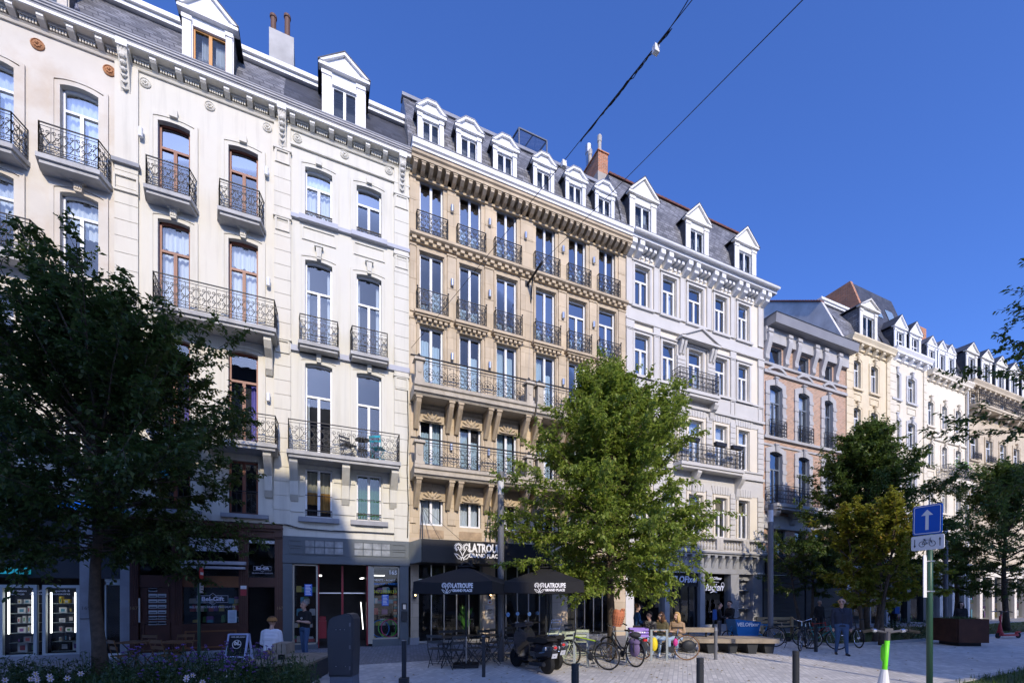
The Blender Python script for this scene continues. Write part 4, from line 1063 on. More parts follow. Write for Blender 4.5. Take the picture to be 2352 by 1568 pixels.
# awning box with the hotel's sign
def flower(mb, x, y, z, s, m=None):
    """emblem: two round flower heads with leaves on crossing stems."""
    r = s * .028
    for sx in (-1, 1):
        cx, cz = x + sx * s * .24, z + s * .22
        for k in range(15):
            an = radians(-60 + 300 * k / 14) if sx > 0 else radians(240 - 300 * k / 14)
            mb.tube([(cx + s * .15 * cos(an), y, cz + s * .15 * sin(an)), (cx + s * .25 * cos(an), y, cz + s * .25 * sin(an))], r * .9, m, 4)
        mb.tube([(cx + s * .15 * cos(radians(-70 + 320 * k / 12) if sx > 0 else radians(250 - 320 * k / 12)), y, cz + s * .15 * sin(radians(-70 + 320 * k / 12) if sx > 0 else radians(250 - 320 * k / 12))) for k in range(13)], r, m, 4)
        mb.tube([(cx, y, cz - s * .05), (x + sx * s * .06, y, z - s * .12), (x - sx * s * .08, y, z - s * .5)], r, m, 4)
        mb.tube([(x + sx * s * .05, y, z - s * .42), (x + sx * s * .25, y, z - s * .42), (x + sx * s * .48, y, z - s * .12), (x + sx * s * .28, y, z - s * .18), (x + sx * s * .05, y, z - s * .38)], r, m, 4)
        mb.ball((cx, y, cz), s * .05, m, 6, (1, .4, 1))
aw = M(BLACK); yf = -1.25; A, B = PX(969, yf), PX(1262, yf); za, zb_ = PZ(969, 1290, yf), PZ(969, 1236, yf)
aw.prism([(A, yf), (B, yf), (B, -.0), (PX(938), -.0)], 'z', za, zb_)
ao = aw.obj('awning', h)
gp = M(mat('sunlit_awning_side', (.28, .3, .28), .5)); gp.prism([(A - .02, yf + .02), (A - .008, yf + .03), (PX(938) - .008, -.0), (PX(938) - .03, -.0)], 'z', za + .01, zb_ - .01); gp.obj('awning_side', ao)  # left side of the black awning, its sunlight put into lighter grey
lt = M(LETTER); xq = PX(1062, yf)
flower(lt, xq, yf - .012, (za + zb_) / 2 + .02, .62)
write(lt, 'LATROUPE', .42, (PX(1076, yf), yf - .01, PZ(1076, 1258, yf)), None, align='LEFT', bold=.016, sx=.66); write(lt, 'GRAND PLACE', .205, (PX(1076, yf), yf - .01, PZ(1076, 1275, yf)), None, align='LEFT', bold=.008, sx=.88)
lt.obj('sign_lettering', ao)
st = M(DGREY)
for x in (972, 1128):
    p = (PX(x - 3, -.05), -.05, PZ(x - 2, 1162)); st.tube([p, (PX(x, yf), yf + .1, zb_)], .025, None, 5); st.tube([p, (PX(x + 40, yf), yf + .1, zb_)], .008, None, 4); st.tube([p, (PX(x + 90, yf), yf + .1, zb_)], .008, None, 4); st.tube([p, (PX(x + 20, yf), yf + .4, zb_)], .008, None, 4)
st.obj('awning_stay', ao)
sg = M(mat('grey_plate', (.4, .4, .4), .4)); sg.box(PX(1114), PX(1133), -.045, -.021, PZ(1115, 1421), PZ(1115, 1389)); sg.box(PX(1118), PX(1130), -.06, -.045, PZ(1115, 1413), PZ(1115, 1395), STEEL); flower(sg, PX(1124), -.066, PZ(1124, 1403), .2, DGREY); sg.obj('wall_sign', so)
sg = M(WHITE); sg.box(PX(1119.5), PX(1128), -.05, -.021, PZ(1120, 1386), PZ(1120, 1376)); sg.box(PX(1122), PX(1126), -.055, -.05, PZ(1120, 1384), PZ(1120, 1380), REDP); sg.obj('wall_sign', so)
for x in (951, 1122):
    l = M(DGREY); X, Z = PX(x), PZ(x, 1364); l.box(X - .03, X + .03, -.14, -.02, Z + .14, Z + .18); l.lathe([(.05, -.16), (.08, .08), (.1, .1), (.02, .2)], (X, -.16, Z), None, 6)
    o = l.obj('wall_lantern', so); bl = M(mat('warm_bulb', (1, .6, .25), .5, emit=6)); bl.ball((X, -.245, Z - .03), .03, None, 6); bl.obj('bulb', o)
# cable bracket on the facade
br = M(BLACK); p0 = (PX(1210), -.02, PZ(1210, 655)); p1 = AT(1245, DEP(1473) - .2, 602); br.tube([p0, p1], .05, None, 6); br.tube([(PX(1218), -.02, PZ(1218, 700)), (PX(1216), -.3, PZ(1212, 648)), ], .03, None, 5); br.box(p0[0] - .1, p0[0] + .1, -.06, 0, p0[2] - .12, p0[2] + .12); br.obj('cable_bracket', h)

# ---- grey and cream house
CREAM4 = mat('cream_paint', (.68, .62, .51), .75, var=.05, streak=.06); GREY4 = mat('pale_grey_paint', (.53, .515, .485), .7, var=.06, streak=.1)
h, X0, X1 = house('grey_cream_house', 'cream and pale grey house with three gabled dormers above a bicycle shop', 1436, 1752)
H4 = h
cols = [(PX(a), PX(b)) for a, b in ((1457.8, 1491), (1521.7, 1552), (1581, 1613), (1641.8, 1668), (1695, 1719.4))]
zt = [PT(1458, 616), PT(1456, 771), PT(1638, 979), PT(1692.6, 1150.5)]; zs = [PZ(1458, 701), PZ(1520, 875), PZ(1712, 1080), PZ(1692.6, 1237.5)]
zsh = PZ(1657, 1268); ZT4 = PZ(1438, 583)
holes = [(a, b, zs[k], zt[k]) for a, b in cols for k in range(4)]
mb = M(CREAM4); wall_mesh(mb, X0, X1, zsh, 17.6, holes, CREAM4)
gm = GREY4
def gbox(x0, x1, z0, z1, pr=.03): mb.box(x0, x1, -pr, 0, z0, z1, gm)
edges = [X0 + .02] + [(cols[i][1] + cols[i + 1][0]) / 2 for i in range(4)] + [X1 - .02]
band1 = (PZ(1438, 722), PZ(1438, 697))
gbox(X0, X1, zs[0] - .7, zs[0] - .12); gbox(X0, X1, zs[0] - .76, zs[0] - .66, .12)
gbox(X0, X1, zs[1] - .9, zs[1] - .1); gbox(X0, X1, zs[1] - 1.0, zs[1] - .88, .14); gbox(X0, X1, zs[1] - .12, zs[1] - .04, .09)
for i in range(6):
    e = edges[i]; w = .17
    a, b = (e - w, e + w) if 0 < i < 5 else ((e, e + .4) if i == 0 else (e - .4, e))
    gbox(a, b, zs[0] - .05, zt[0] + .25, .05); panel(mb, a, b, zs[0] - .05, zt[0] + .25, gm, .075, .03)
    gbox(a, b, zs[1] - .05, zs[0] - .76, .06); panel(mb, a, b, zs[1] - .05, zs[0] - 1.15, gm, .085, .03); gbox(a - .03, b + .03, zs[0] - 1.12, zs[0] - .76, .09); panel(mb, a, b, zs[1] - .9, zs[1] - .12, gm, .07, .04)
    for k in (2, 3):
        n = 9; z0, z1 = zs[k] - .1, zt[k] + .3
        for j in range(n): mb.box(a - .02, b + .02, -.07, 0, z0 + (z1 - z0) * j / n + .012, z0 + (z1 - z0) * (j + 1) / n - .012, gm)
gbox(X0, X1, zt[3] + .25, zs[2] - .08, .02); gbox(X0, X1, zs[2] - .5, zs[2] - .36, .12); gbox(X0, X1, zs[2] - .12, zs[2] - .04, .08)
gbox(X0, X1, zt[2] + .22, zs[1] - .98, .03); gbox(X0, X1, zsh, zs[3] - .06, .03)
for a, b in cols:                                    # surrounds, lintels with fluted voussoirs
    for k in range(4):
        if k < 2: mb.band(arch_path(a - .02, b + .02, zs[k], zt[k] + .02, 0), .12, 0, -.05, gm); mb.box(a - .2, b + .2, -.11, 0, zt[k] + .14, zt[k] + .2, gm); mb.box(a - .22, b + .22, -.12, .02, zs[k] - .12, zs[k] - .004, gm)
        else:
            mb.band(arch_path(a - .02, b + .02, zs[k], zt[k] + .02, 0), .12, 0, -.055, CREAM4)
            for j in range(-3, 4): q = (a + b) / 2 + j * .17; mb.prism([(q - .07, zt[k] + .18), (q + .07, zt[k] + .18), (q + .085 + j * .02, zt[k] + .58), (q - .085 + j * .02, zt[k] + .58)], 'y', 0, -.06, gm)
    gbox(a - .05, b + .05, zt[0] + .5, zt[0] + .82, .05); mb.box(a + .1, b - .1, -.06, 0, zt[0] + .6, zt[0] + .64, mat('groove_grey', (.2, .2, .24), .8))
mb.obj('wall', h)
for e in edges[:5]: rosette(h, e + .05, zt[0] + .68, .1, gm)
c = M(WHITE); g_ = .75; zb, z_t = PZ(1438, 583), PZ(1767, 648.6, -g_)
profile(c, [(.1, zb + .42), (-g_ + .2, zb + .42), (-g_ + .2, zb + .56), (-g_ + .08, zb + .58), (-g_ + .04, z_t - .1), (-g_, z_t - .06), (-g_, z_t), (.1, z_t)], X0, X1 + .35)
c.box(X0, X1 + .36, -g_ - .01, -g_ + .04, z_t + .001, z_t + .02, LEAD)
L = X1 - X0; 
for i in range(10):
    for pair in (0,):
        x = X0 + .2 + (i // 2) * (L - .7) / 4.6 + (.42 if i % 2 else 0) + (0 if i else 0)
for i in range(6):
    for q in (-.24, .24):
        x = min(X1 - .12, max(X0 + .15, X0 + .33 + i * (L - .66) / 5 + q))
        c.prism([(0, zb + .42), (-g_ + .24, zb + .42), (-g_ + .24, zb + .2), (-g_ + .36, zb + .12), (-g_ + .38, zb + .02), (-.1, zb - .12), (0, zb - .12)], 'x', x - .13, x + .13)
    if i < 5:
        for q in range(3): x = X0 + .33 + (i + .5) * (L - .66) / 5 + (q - 1) * .26; c.box(x - .07, x + .07, -.36, 0, zb + .2, zb + .34); c.box(x - .07, x + .07, -.12, 0, zb - .02, zb + .08); c.box(x - .07, x + .07, -.07, 0, zb - .16, zb - .06)
c.obj('cornice', h)
rr = random.Random(4)
for i, (a, b) in enumerate(cols):
    for k in range(4):
        cur = [(.05, .3, .03, .6), (.66, .95, .03, .6)] if k == 1 else ([(.04, .96, .03, .96)] if k == 2 else ([(.04, .96, .7, .96)] if k == 3 else ([(.7, .95, .03, .7)] if i in (1, 4) else None)))
        if k == 3: cur = [(.05, .4, .03, .62, CURT), (.04, .96, .7, .97, mat('beige_blind', (.45, .38, .27), .8))]
        window(h, a, b, zs[k], zt[k], fm=WHITE, transom=.66, cur=cur, bar=.07)
pm = M(gm); A, B = PX(1562.7, -.3), PX(1652, -.3); z0 = zs[0] - .95
pediment(pm, A, B, z0, .62, -.42, 0, gm); 
for x in (A + .28, B - .28):
    for q in (-.1, .1): pm.prism([(0, z0 - .1), (-.32, z0 - .1), (-.28, z0 - .3), (-.12, z0 - .7), (0, z0 - .78)], 'x', x + q - .07, x + q + .07)
    n = 7; zA, zB = zs[1] + .05, z0 - .8
    for j in range(n): pm.box(x - .24, x + .24, -.1, 0, zA + (zB - zA) * j / n + .015, zA + (zB - zA) * (j + 1) / n - .015)
pm.obj('pediment', h)
IRON2 = IRON
balcony(h, PX(1562, -.55), PX(1655, -.55), zs[1] - .35, .55, .28, .95, 'dense', m=GREY4, cell=.2, consoles=(A + .3, B - .3), cons=(.26, .8))
bo = balcony(h, PX(1566, -.6), PX(1711, -.6), zs[2] - .25, .6, .26, .95, 'dense', m=GREY4, cell=.22, consoles=(PX(1590), PX(1690)), cons=(.26, 1.1))
for x, lb in ((1590, 'left'), (1652, 'middle'), (1690, 'right')):
    fb = M(BLACK); xq_ = PX(x, -.6); fb.prism([(xq_ - .32, 0), (xq_ + .32, 0), (xq_ + .36, .18), (xq_ - .36, .18)], 'y', -.75, -.58); fb.v = [(p[0], p[1], p[2] + zs[2] + .68) for p in fb.v]
    o_ = fb.obj('flower_box', None); o_['label'] = lb + ' black flower box hung on the long railing of the grey and cream house'; o_['category'] = 'flower box'; o_['group'] = 'black flower boxes on a railing'
bl = M(mat('balustrade_stone', (.5, .48, .45), .8, var=.15, streak=.3)); zA, zB = zsh - .02, zs[3] - .02
bl.box(X0, X1, -.3, -.1, zB - .1, zB); bl.box(X0, X1, -.3, -.1, zA, zA + .1)
n = 44
for i in range(n):
    x = X0 + L * (i + .5) / n
    if i % 9 in (0, 8): bl.box(x - .11, x + .11, -.32, -.08, zA + .1, zB - .1)
    else: bl.lathe([(.05, 0), (.075, .15), (.04, .32), (.06, .4)], (x, -.2, zA + .1), None, 6)
bl.obj('balustrade', h)
roof = mansard(h, X0, X1 - .15, z_t, PZ(1602, 498, 1.3) + .05, .05, 1.3, SLATE, side=SLATE)
rt = M(mat('red_ridge_tile', (.14, .055, .04), .8, var=.3)); zz = PZ(1602, 498, 1.3) + .05
for k in range(36): x = X0 + (L - .2) * k / 36; rt.prism([(x, zz - .02), (x + .26, zz - .02), (x + .24, zz + .06), (x + .03, zz + .08)], 'y', 1.2, 1.45)
rt.obj('ridge_tiles', roof)
for a, b in ((1446, 1507), (1575, 1627), (1687, 1736)):
    ya = .1; A, B = PX(a, ya), PX(b, ya); w = (B - A) * .2; z0 = z_t + .01; z1 = PZ(1446, 443, ya)
    dormer(h, A, B, z0, z1, .85, ya, 2.2, mat('cream_wood', (.7, .68, .62), .6, var=.04), SLATED, (A + w, B - w, z0 + .04, PZ(1460, 466, ya)), over=.12, cur=[(.68, .92)])
# bicycle shop
LSTONE = mat('grey_shop_stone', (.28, .29, .31), .75, var=.15, bump=.1)
def cx_(z): return PX(1205.8 + z * .30517)
def cz_(x, z): return PZ(1205.8 + x * .30517, 1091 + z * .30517)
sf = M(LSTONE); fz = cz_(1500, 735)
sf.box(X0, X1, -.42, .0, zsh - .1, zsh - .02); sf.box(X0, X1, -.34, 0, zsh - .2, zsh - .102); sf.box(X0, X1, -.1, .3, fz + .05, zsh - .2); sf.box(X0, X1, -.14, .3, fz - .05, fz + .05)
for i in range(18):
    x = X0 + .3 + (X1 - X0 - .6) * i / 17; zq = zsh - .2
    sf.prism([(0, zq), (-.34, zq), (-.34, zq - .12), (-.2, zq - .34), (-.12, zq - .6), (0, zq - .62)], 'x', x - .09, x + .09)
for a, b in ((1040, 1076), (1305, 1341), (1535, 1596), (1700, 1772)): sf.box(cx_(a), cx_(b), -.12, .3, 0, fz - .05); sf.box(cx_(a) - .03, cx_(b) + .03, -.16, .3, 0, .3)
sf.box(X0, cx_(815), -.05, .3, 0, fz - .05, mat('white_shop_pier', (.6, .6, .6), .7, var=.1)); sf.box(cx_(1341), cx_(1535), -.06, .2, 0, .35)
sf.box(cx_(1596), cx_(1700), .1, .3, cz_(1600, 790), fz - .05)
sf.box(X0, X1, 2.9, 3.0, 0, zsh, DARKROOM); sf.box(X0, X1, .3, 2.9, .005, .02, DARKROOM)
shell(sf, X0, X1, .31, 2.9, zsh)
so = sf.obj('shop_front', h)
d = M(LSTONE); d.box(cx_(1596), cx_(1700), .3, .36, 0, cz_(1600, 790)); panel(d, cx_(1606), cx_(1690), 1.1, 2.1, LSTONE, -.28); d.obj('door', so)
f = M(BLACK); f.box(cx_(1076), cx_(1305), .02, .1, cz_(1150, 835), fz - .05)
for z in (1083, 1130, 1178, 1240, 1298): f.box(cx_(z) - .03, cx_(z) + .03, .04, .1, 0, cz_(1150, 835))
fo = f.obj('glazing_frame', so)
for a, b, z0, z1 in ((815, 1040, .1, fz - .05), (1080, 1305, .05, cz_(1150, 835)), (1341, 1535, .35, fz - .05)): g = M(SHOPGLASS); g.poly([(cx_(a), .07, z0), (cx_(b), .07, z0), (cx_(b), .07, z1), (cx_(a), .07, z1)]); g.obj('pane', fo)
lt = M(mat('pale_shop_lettering', (.55, .6, .75), .6, var=.02)); yy = .0
write(lt, 'VELOFixer', .42, (cx_(1190), yy, cz_(1190, 783)), None, bold=.012, shear=.15)
write(lt, 'VELOFixer', .2, (cx_(1438), .05, cz_(1438, 775)), None, bold=.005, shear=.15); write(lt, 'est maintenant', .09, (cx_(1436), .05, cz_(1436, 802)), None); write(lt, 'lucien', .52, (cx_(1430), .05, cz_(1430, 842)), None, bold=.008, shear=.35)
lt.tube([(cx_(1400), .05, cz_(1400, 882)), (cx_(1425), .05, cz_(1425, 872)), (cx_(1450), .05, cz_(1450, 880))], .025, None, 5); lt.tube([(cx_(1494) + .1 * cos(k * .63), .05, cz_(1494, 825) + .13 * sin(k * .63)) for k in range(10)], .015, None, 4, True)
lt.obj('shop_lettering', so)
cm = M(UPVC); cm.box(cx_(1728), cx_(1742), -.35, -.12, cz_(1735, 745), cz_(1735, 735)); cm.obj('security_camera', so)

# ---- brick house with grey stone dressings
BRICK = mat('red_brick', (.43, .225, .14), .85, var=.12, bump=.15, brick=(.22, .075, .015, (.45, .38, .3), .3)); STONE5 = mat('grey_dressed_stone', (.4, .395, .39), .8, var=.12, bump=.12, streak=.25)
h, X0, X1 = house('brick_house', 'red brick house with grey stone dressings and a flat grey gutter', 1752, 1942)
H5 = h
cols = [(PX(a), PX(b)) for a, b in ((1766, 1795), (1832, 1857), (1892, 1911))]
zt = [PZ(1766, 794), PZ(1766, 882), PZ(1766, 1035), PZ(1778, 1216)]; zs = [PZ(1766, 832), PZ(1766, 1001.6), PZ(1766, 1159), PZ(1778, 1273)]
zsh = zs[3] - .05; ztop = 15.4
ars = [0, .1, .1, 0]
holes = [(a, b, zs[k], zt[k], ars[k]) for a, b in cols for k in range(3)]
c3 = [(PX(1778), PX(1804)), (PX(1826), PX(1846)), (PX(1868), PX(1890)), (PX(1905), PX(1925))]
holes += [(a, b, zs[3], zt[3], 0) for a, b in c3]
mb = M(BRICK); wall_mesh(mb, X0, X1, zsh, ztop, holes, BRICK, mrev=STONE5)
for z, pr, hh in ((zs[0] - .16, .1, .12), (zs[0] - .62, .12, .16), (zs[1] - .14, .14, .14), (zs[1] - .5, .06, .1)): mb.box(X0, X1, -pr, 0, z, z + hh, STONE5)
for a, b in cols:
    for k in (1, 2):
        mb.band(arch_path(a, b, zs[k] - .1, zt[k], ars[k]), .3, 0, -.06, STONE5); keystone(mb, (a + b) / 2, zt[k] - .02, zt[k] + .36, .22, STONE5, .12)
        for j in range(5): z = zs[k] + (zt[k] - zs[k]) * j / 5; mb.box(a - .34, a - .006, -.085, 0, z, z + .2, STONE5); mb.box(b + .006, b + .34, -.085, 0, z, z + .2, STONE5)
    q = (b - a) * .35; xm = (a + b) / 2
    mb.band(arch_path(a - .1, b + .1, zs[0] - .5, zs[0] - .28, .2), .13, 0, -.14, STONE5)
    mb.box(a - .16, b + .16, -.08, 0, zt[0] + .1, zt[0] + .55, STONE5)
    for x in (a - .28, b + .28):
        mb.prism([(0, zs[0] - .05), (-.16, zs[0] + .1), (-.14, zs[0] + .35), (-.3, zt[0]), (-.36, zt[0] + .3), (-.32, zt[0] + .5), (0, zt[0] + .52)], 'x', x - .15, x + .15, STONE5); mb.box(x - .18, x + .18, -.36, 0, zt[0] + .52, zt[0] + .68, STONE5)
mb.box(X0, X1, -.08, .3, zt[3] + .02, zs[2] - .55, STONE5); mb.box(X0, X1, -.12, .0, zt[3] + .04, zt[3] + .2, STONE5)
mb.obj('wall', h)
for i, (a, b) in enumerate(cols):
    for k in range(3): window(h, a, b, zs[k], zt[k], fm=mat('grey_blue_frame', (.16, .19, .23), .5), transom=.68 if k else 0, mull=1 if k else 0, arch=ars[k], cur=[(.05, .45, .35, .95), (.55, .95, .35, .95)] if k == 1 else None)
    r = M(IRON); railing(r, (a - .1, -.22), (b + .12, -.22), zs[1], .85, 'dense', cell=.22); railing(r, (a - .1, 0), (a - .1, -.22), zs[1], .85, 'bars'); railing(r, (b + .12, -.22), (b + .12, 0), zs[1], .85, 'bars'); r.obj('balcony_railing', h)
for a, b in c3: window(h, a, b, zs[3], zt[3], fm=DGREY, transom=0, mull=0, cur=[(.1, .9, .02, .98, mat('dull_blind', (.25, .24, .22), .8))])
balcony(h, X0 + .1, X1 - .6, zs[2] - .05, .75, .3, .95, 'dense', m=STONE5, cell=.22, consoles=tuple(PX(x) for x in (1765, 1815, 1855, 1900)), cons=(.32, .7))
c = M(mat('modern_grey_gutter', (.23, .23, .24), .5)); g5 = .7; z1 = PZ(1765, 708, -g5); z0 = PZ(1765, 729, -g5)
c.prism([(.1, z0), (-g5 + .06, z0), (-g5, z1), (.1, z1)], 'x', X0 + .12, X1 + .1); c.box(X0 + .1, X1 + .12, -g5 - .02, .1, z1 + .001, z1 + .04, DGREY); c.box(X0, X1, -.2, .0, 15.35, z0, STONE5); c.obj('cornice', h)
rf = M(SLATED); rf.poly([(X0, 0, z1), (X1 - .4, 0, z1), (X1 - .4, 5, z1 + .3), (X0, 5, z1 + .3)]); rf.obj('roof', h)
sf = M(DGREY); sf.box(X0, X1, -.35, .1, zsh - .12, zsh); sf.box(X0, X1, -.2, .1, zsh - 1.05, zsh - .122, BLACK); sf.box(X0, X0 + .5, -.05, .1, 0, zsh - 1.05); sf.box(X1 - .4, X1, -.05, .1, 0, zsh - 1.05)
so = sf.obj('shop_front', h)
sh = M(mat('roller_shutter_grey', (.05, .055, .06), .5, var=.1)); za = zsh - 1.06
for a, b in ((X0 + .52, X0 + 3.4), (X0 + 3.55, X1 - .42)):
    n = 40
    for k in range(n): z = za * k / n; sh.prism([(0, z), (-.03, z + .02), (-.03, z + za / n * .8), (0, z + za / n)], 'x', a, b)
sh.obj('roller_shutter', so)
lt = M(LETTER); write(lt, 'Restaurant', .3, (PX(1778), -.21, PZ(1778, 1299)), mat('dim_lettering', (.3, .22, .2), .6), shear=.2); write(lt, 'Casablanca', .55, (PX(1838), -.21, PZ(1840, 1300)), None, shear=.3, bold=.01); lt.obj('sign_lettering', so)

# ---- the four houses beyond
def far_house(label, x0, x1, colx, floors, wallm, arch=.1, trim=None, gz=None, gdep=.5, corn=None, shop=True, quoin=False, bands=(), cur=.6, X1o=None, name='stucco_house'):
    h, X0, X1 = house(name, label, x0, x1)
    if X1o: X1 = X1o
    cols = [c if isinstance(c[0], float) and c[0] < 200 else (PX(c[0]), PX(c[1])) for c in colx]
    zsh = 4.1
    holes = [(a, b, z0, z1, arch) for a, b in cols for z0, z1 in floors]
    mb = M(wallm); wall_mesh(mb, X0, X1, zsh, gz, holes, wallm)
    for a, b in cols:
        for z0, z1 in floors:
            architrave(mb, a, b, z0, z1, arch, .2, trim or wallm); mb.box(a - .2, b + .2, -.12, .02, z0 - .12, z0 - .004, trim or wallm); keystone(mb, (a + b) / 2, z1 + .02, z1 + .32, .2, trim or wallm)
            panel(mb, a - .1, b + .1, z0 - .75, z0 - .3, wallm)
    for z in bands: mb.box(X0, X1, -.1, 0, z, z + .12)
    if quoin:
        for (a, b) in ((X0, X0 + .7), (X1 - .35, X1)): rusticated(mb, a, b, zsh, gz - .4, wallm, .07, .5, .03)
    mb.obj('wall', h)
    rr = random.Random(int(x0))
    for a, b in cols:
        for z0, z1 in floors: window(h, a, b, z0, z1, arch=arch * .9, transom=.68, cur=[(.05, .95, rr.uniform(.1, .7), .96)] if rr.random() < cur else None)
    c = M(corn or wallm)
    profile(c, [(0, gz - .45), (-.08, gz - .45), (-.1, gz - .2), (-gdep + .12, gz - .18), (-gdep + .1, gz - .06), (-gdep, gz + .1), (-gdep, gz + .18), (.1, gz + .18)], X0, X1)
    n = round((X1 - X0) / .8)
    for i in range(n): x = X0 + (X1 - X0) * (i + .5) / n; c.prism([(0, gz - .18), (-gdep + .16, gz - .18), (-gdep + .18, gz - .3), (-.1, gz - .5), (0, gz - .52)], 'x', x - .12, x + .12)
    c.obj('cornice', h)
    if shop:
        sf = M(shop); sf.box(X0, X1, -.25, .05, zsh - .3, zsh); sf.box(X0, X1, -.08, .05, zsh - .9, zsh - .302)
        k = max(2, round((X1 - X0) / 1.9))
        for i in range(k + 1): x = X0 + .22 + (X1 - X0 - .44) * i / k; sf.box(x - .2, x + .2, -.06, .3, 0, zsh - .9)
        sf.box(X0, X1, 2.4, 2.5, 0, zsh, DARKROOM)
        shell(sf, X0, X1, .31, 2.4, zsh); so = sf.obj('shop_front', h); g = M(SHOPGLASS); g.poly([(X0, .12, .1), (X1, .12, .1), (X1, .12, zsh - .9), (X0, .12, zsh - .9)]); g.obj('pane', so)
        gd = M(DARKROOM)
        for q in range(int((X1 - X0) * 5)):
            x = rr.uniform(X0 + .4, X1 - .4); z = rr.choice([.1, .1, .8, 1.5]); gd.box(x - .12, x + .12, .6, 1.0, z, z + rr.uniform(.2, .7), rr.choice(list(MATS[k_] for k_ in MATS if k_.startswith('goods_'))))
        gd.obj('window_goods', so)
    return h, X0, X1
W6 = mat('cream_yellow_stucco', (.66, .57, .4), .8, var=.1, stain=(.6, .42, .2), stain_amt=.3, streak=.2); W7 = mat('pale_cream_stucco', (.66, .6, .48), .8, var=.07, streak=.15)
W8 = mat('ivory_stucco', (.68, .62, .5), .8, var=.06, streak=.12); W9 = mat('pale_sandstone', (.5, .42, .3), .85, var=.15, brick=(1.6, .55, .008, (.36, .3, .22), .08), streak=.2)
TR7 = mat('grey_surround', (.5, .5, .5), .8)
def fl6(tops, x): return [(PZ(x, b), PZ(x, a)) for a, b in tops]
f6 = fl6(((825, 890), (934, 1004), (1050, 1118)), 1960) + [(PZ(1960, 1222), PZ(1960, 1168))]
gz6 = PZ(1990, 775, -.5) - .1
h, X0, X1 = far_house('cream-yellow house with one grey dormer beside the brick house', 1942, 2042, ((1960, 1976), (1999.5, 2015.5)), f6, W6, gz=gz6, corn=None, shop=LSTONE, quoin=True)
ya = .15
pw = M(mat('stained_grey_render', (.62, .6, .57), .9, var=.2, bump=.3, stain=(.3, .29, .28), stain_amt=.7, stain_scale=.5)); zq = 20.1
pw.prism([(.05, 13), (.05, gz6 + .2), (1.2, zq), (5.4, zq + 2.6), (7.2, zq + 2.6), (9, zq), (9, 13)], 'x', X0 - .3, X0 - .05)
po = pw.obj('party_wall', h)
ct = M(rt.ms[0]); 
for k in range(24): y = 1.2 + 4.2 * k / 24; z = zq + 2.6 * k / 24; ct.prism([(y, z), (y + .22, z + .12), (y + .2, z + .17), (y + .02, z + .12)], 'x', X0 - .38, X0 + .02)
ct.obj('coping_tiles', po)
mansard(h, X0, X1, gz6 + .18, gz6 + 3.2, .1, 1.6, SLATE, coping=WHITE)
A, B = PX(1974, ya), PX(2014, ya); z0 = gz6 + .2
dormer(h, A, B, z0, z0 + 2.3, .6, ya, 2.2, mat('weathered_white_wood', (.66, .64, .58), .7, var=.15), SLATE, (A + .3, B - .3, z0 + .05, z0 + 1.9), over=.15)
f7 = fl6(((854.7, 913.5), (959.6, 1020), (1060, 1118)), 2050) + [(PZ(2050, 1225), PZ(2050, 1175))]
gz7 = PZ(2095, 806, -.5) - .1
h, X0, X1 = far_house('pale cream house with grey window surrounds and a tall slate roof', 2042, 2126, ((2050, 2065), (2084.5, 2101)), f7, W7, trim=TR7, gz=gz7, corn=WHITE, shop=DGREY, quoin=True)
X07 = X0
mansard(h, X0, X1, gz7 + .18, gz7 + 2.2, .1, 1.2, SLATED)
tr = M(SLATED); yk = 2.0; za = gz7 + .9; zb_ = 23.0
Xl = 33.0
tr.poly([(Xl, .5, za), (X1, .5, za), (X1 - .1, 1.9, zb_), (Xl, 1.9, zb_)]); tr.poly([(Xl, 1.9, zb_), (X1 - .1, 1.9, zb_), (X1 - .1, 9, zb_ - .3), (Xl, 9, zb_ - .3)]); tr.poly([(X1, .5, za), (X1 - .1, 1.9, zb_), (X1 - .1, 9, zb_ - .3), (X1, 9, za)])
tr.prism([(.45, za - 2), (.45, za), (1.9, zb_ + .08), (9, zb_ - .2), (9, za - 2)], 'x', Xl - .25, Xl, BRICKO)
for q in (.28, .62): 
    x = Xl + (X1 - Xl) * q; t_ = .62; y = .5 + 1.4 * t_; z = za + (zb_ - za) * t_; dz = (zb_ - za) / 1.4
    tr.add([(x, y - .18, z - .15 * dz), (x + .9, y - .18, z - .15 * dz), (x + .9, y + .12, z + .15 * dz), (x, y + .12, z + .15 * dz)], [(0, 1, 2, 3)], mat('skylight_glass', (.2, .28, .36), .1))
tr.obj('upper_roof', h)
for x in (2053, 2088):
    A = PX(x, ya); B = A + 1.4; z0 = gz7 + .2; dormer(h, A, B, z0, z0 + 1.7, .8, ya, 1.8, WHITE, SLATED, (A + .25, B - .25, z0 + .05, z0 + 1.5), over=.1, transom=.6)
c = M(BRICKO); yk = 3; A = PX(2109, yk); c.box(A, A + 1.2, yk, yk + 3, PZ(2120, 800, yk), PZ(2120, 752, yk)); c.obj('chimney', h)
f8 = fl6(((919.8, 976), (1016, 1069)), 2130) + fl6(((1123, 1178),), 2164)
gz8 = PZ(2180, 858, -.5) - .1
h, X0, X1 = far_house('ivory house with a small stone bow balcony and three white dormers', 2126, 2219, ((2130, 2143), (2163, 2174), (2194, 2206)), f8, W8, gz=gz8, shop=mat('pale_shop_stone', (.4, .39, .37), .7, var=.15), bands=(f8[0][0] - .9,))
mansard(h, X0, X1, gz8 + .18, gz8 + 3.0, .1, 1.5, SLATE, coping=LEAD)
for x in (2129, 2153, 2174): A = PX(x, ya); B = A + 1.2; z0 = gz8 + .2; dormer(h, A, B, z0, z0 + 2.0, .6, ya, 1.9, WHITE, SLATE, (A + .2, B - .2, z0 + .05, z0 + 1.7), over=.05)
bo = balcony(h, PX(2150), PX(2212), f8[2][1] + .6, .7, .35, .9, 'dense', m=W8, cell=.3, consoles=(PX(2158), PX(2204)), cons=(.3, .8))
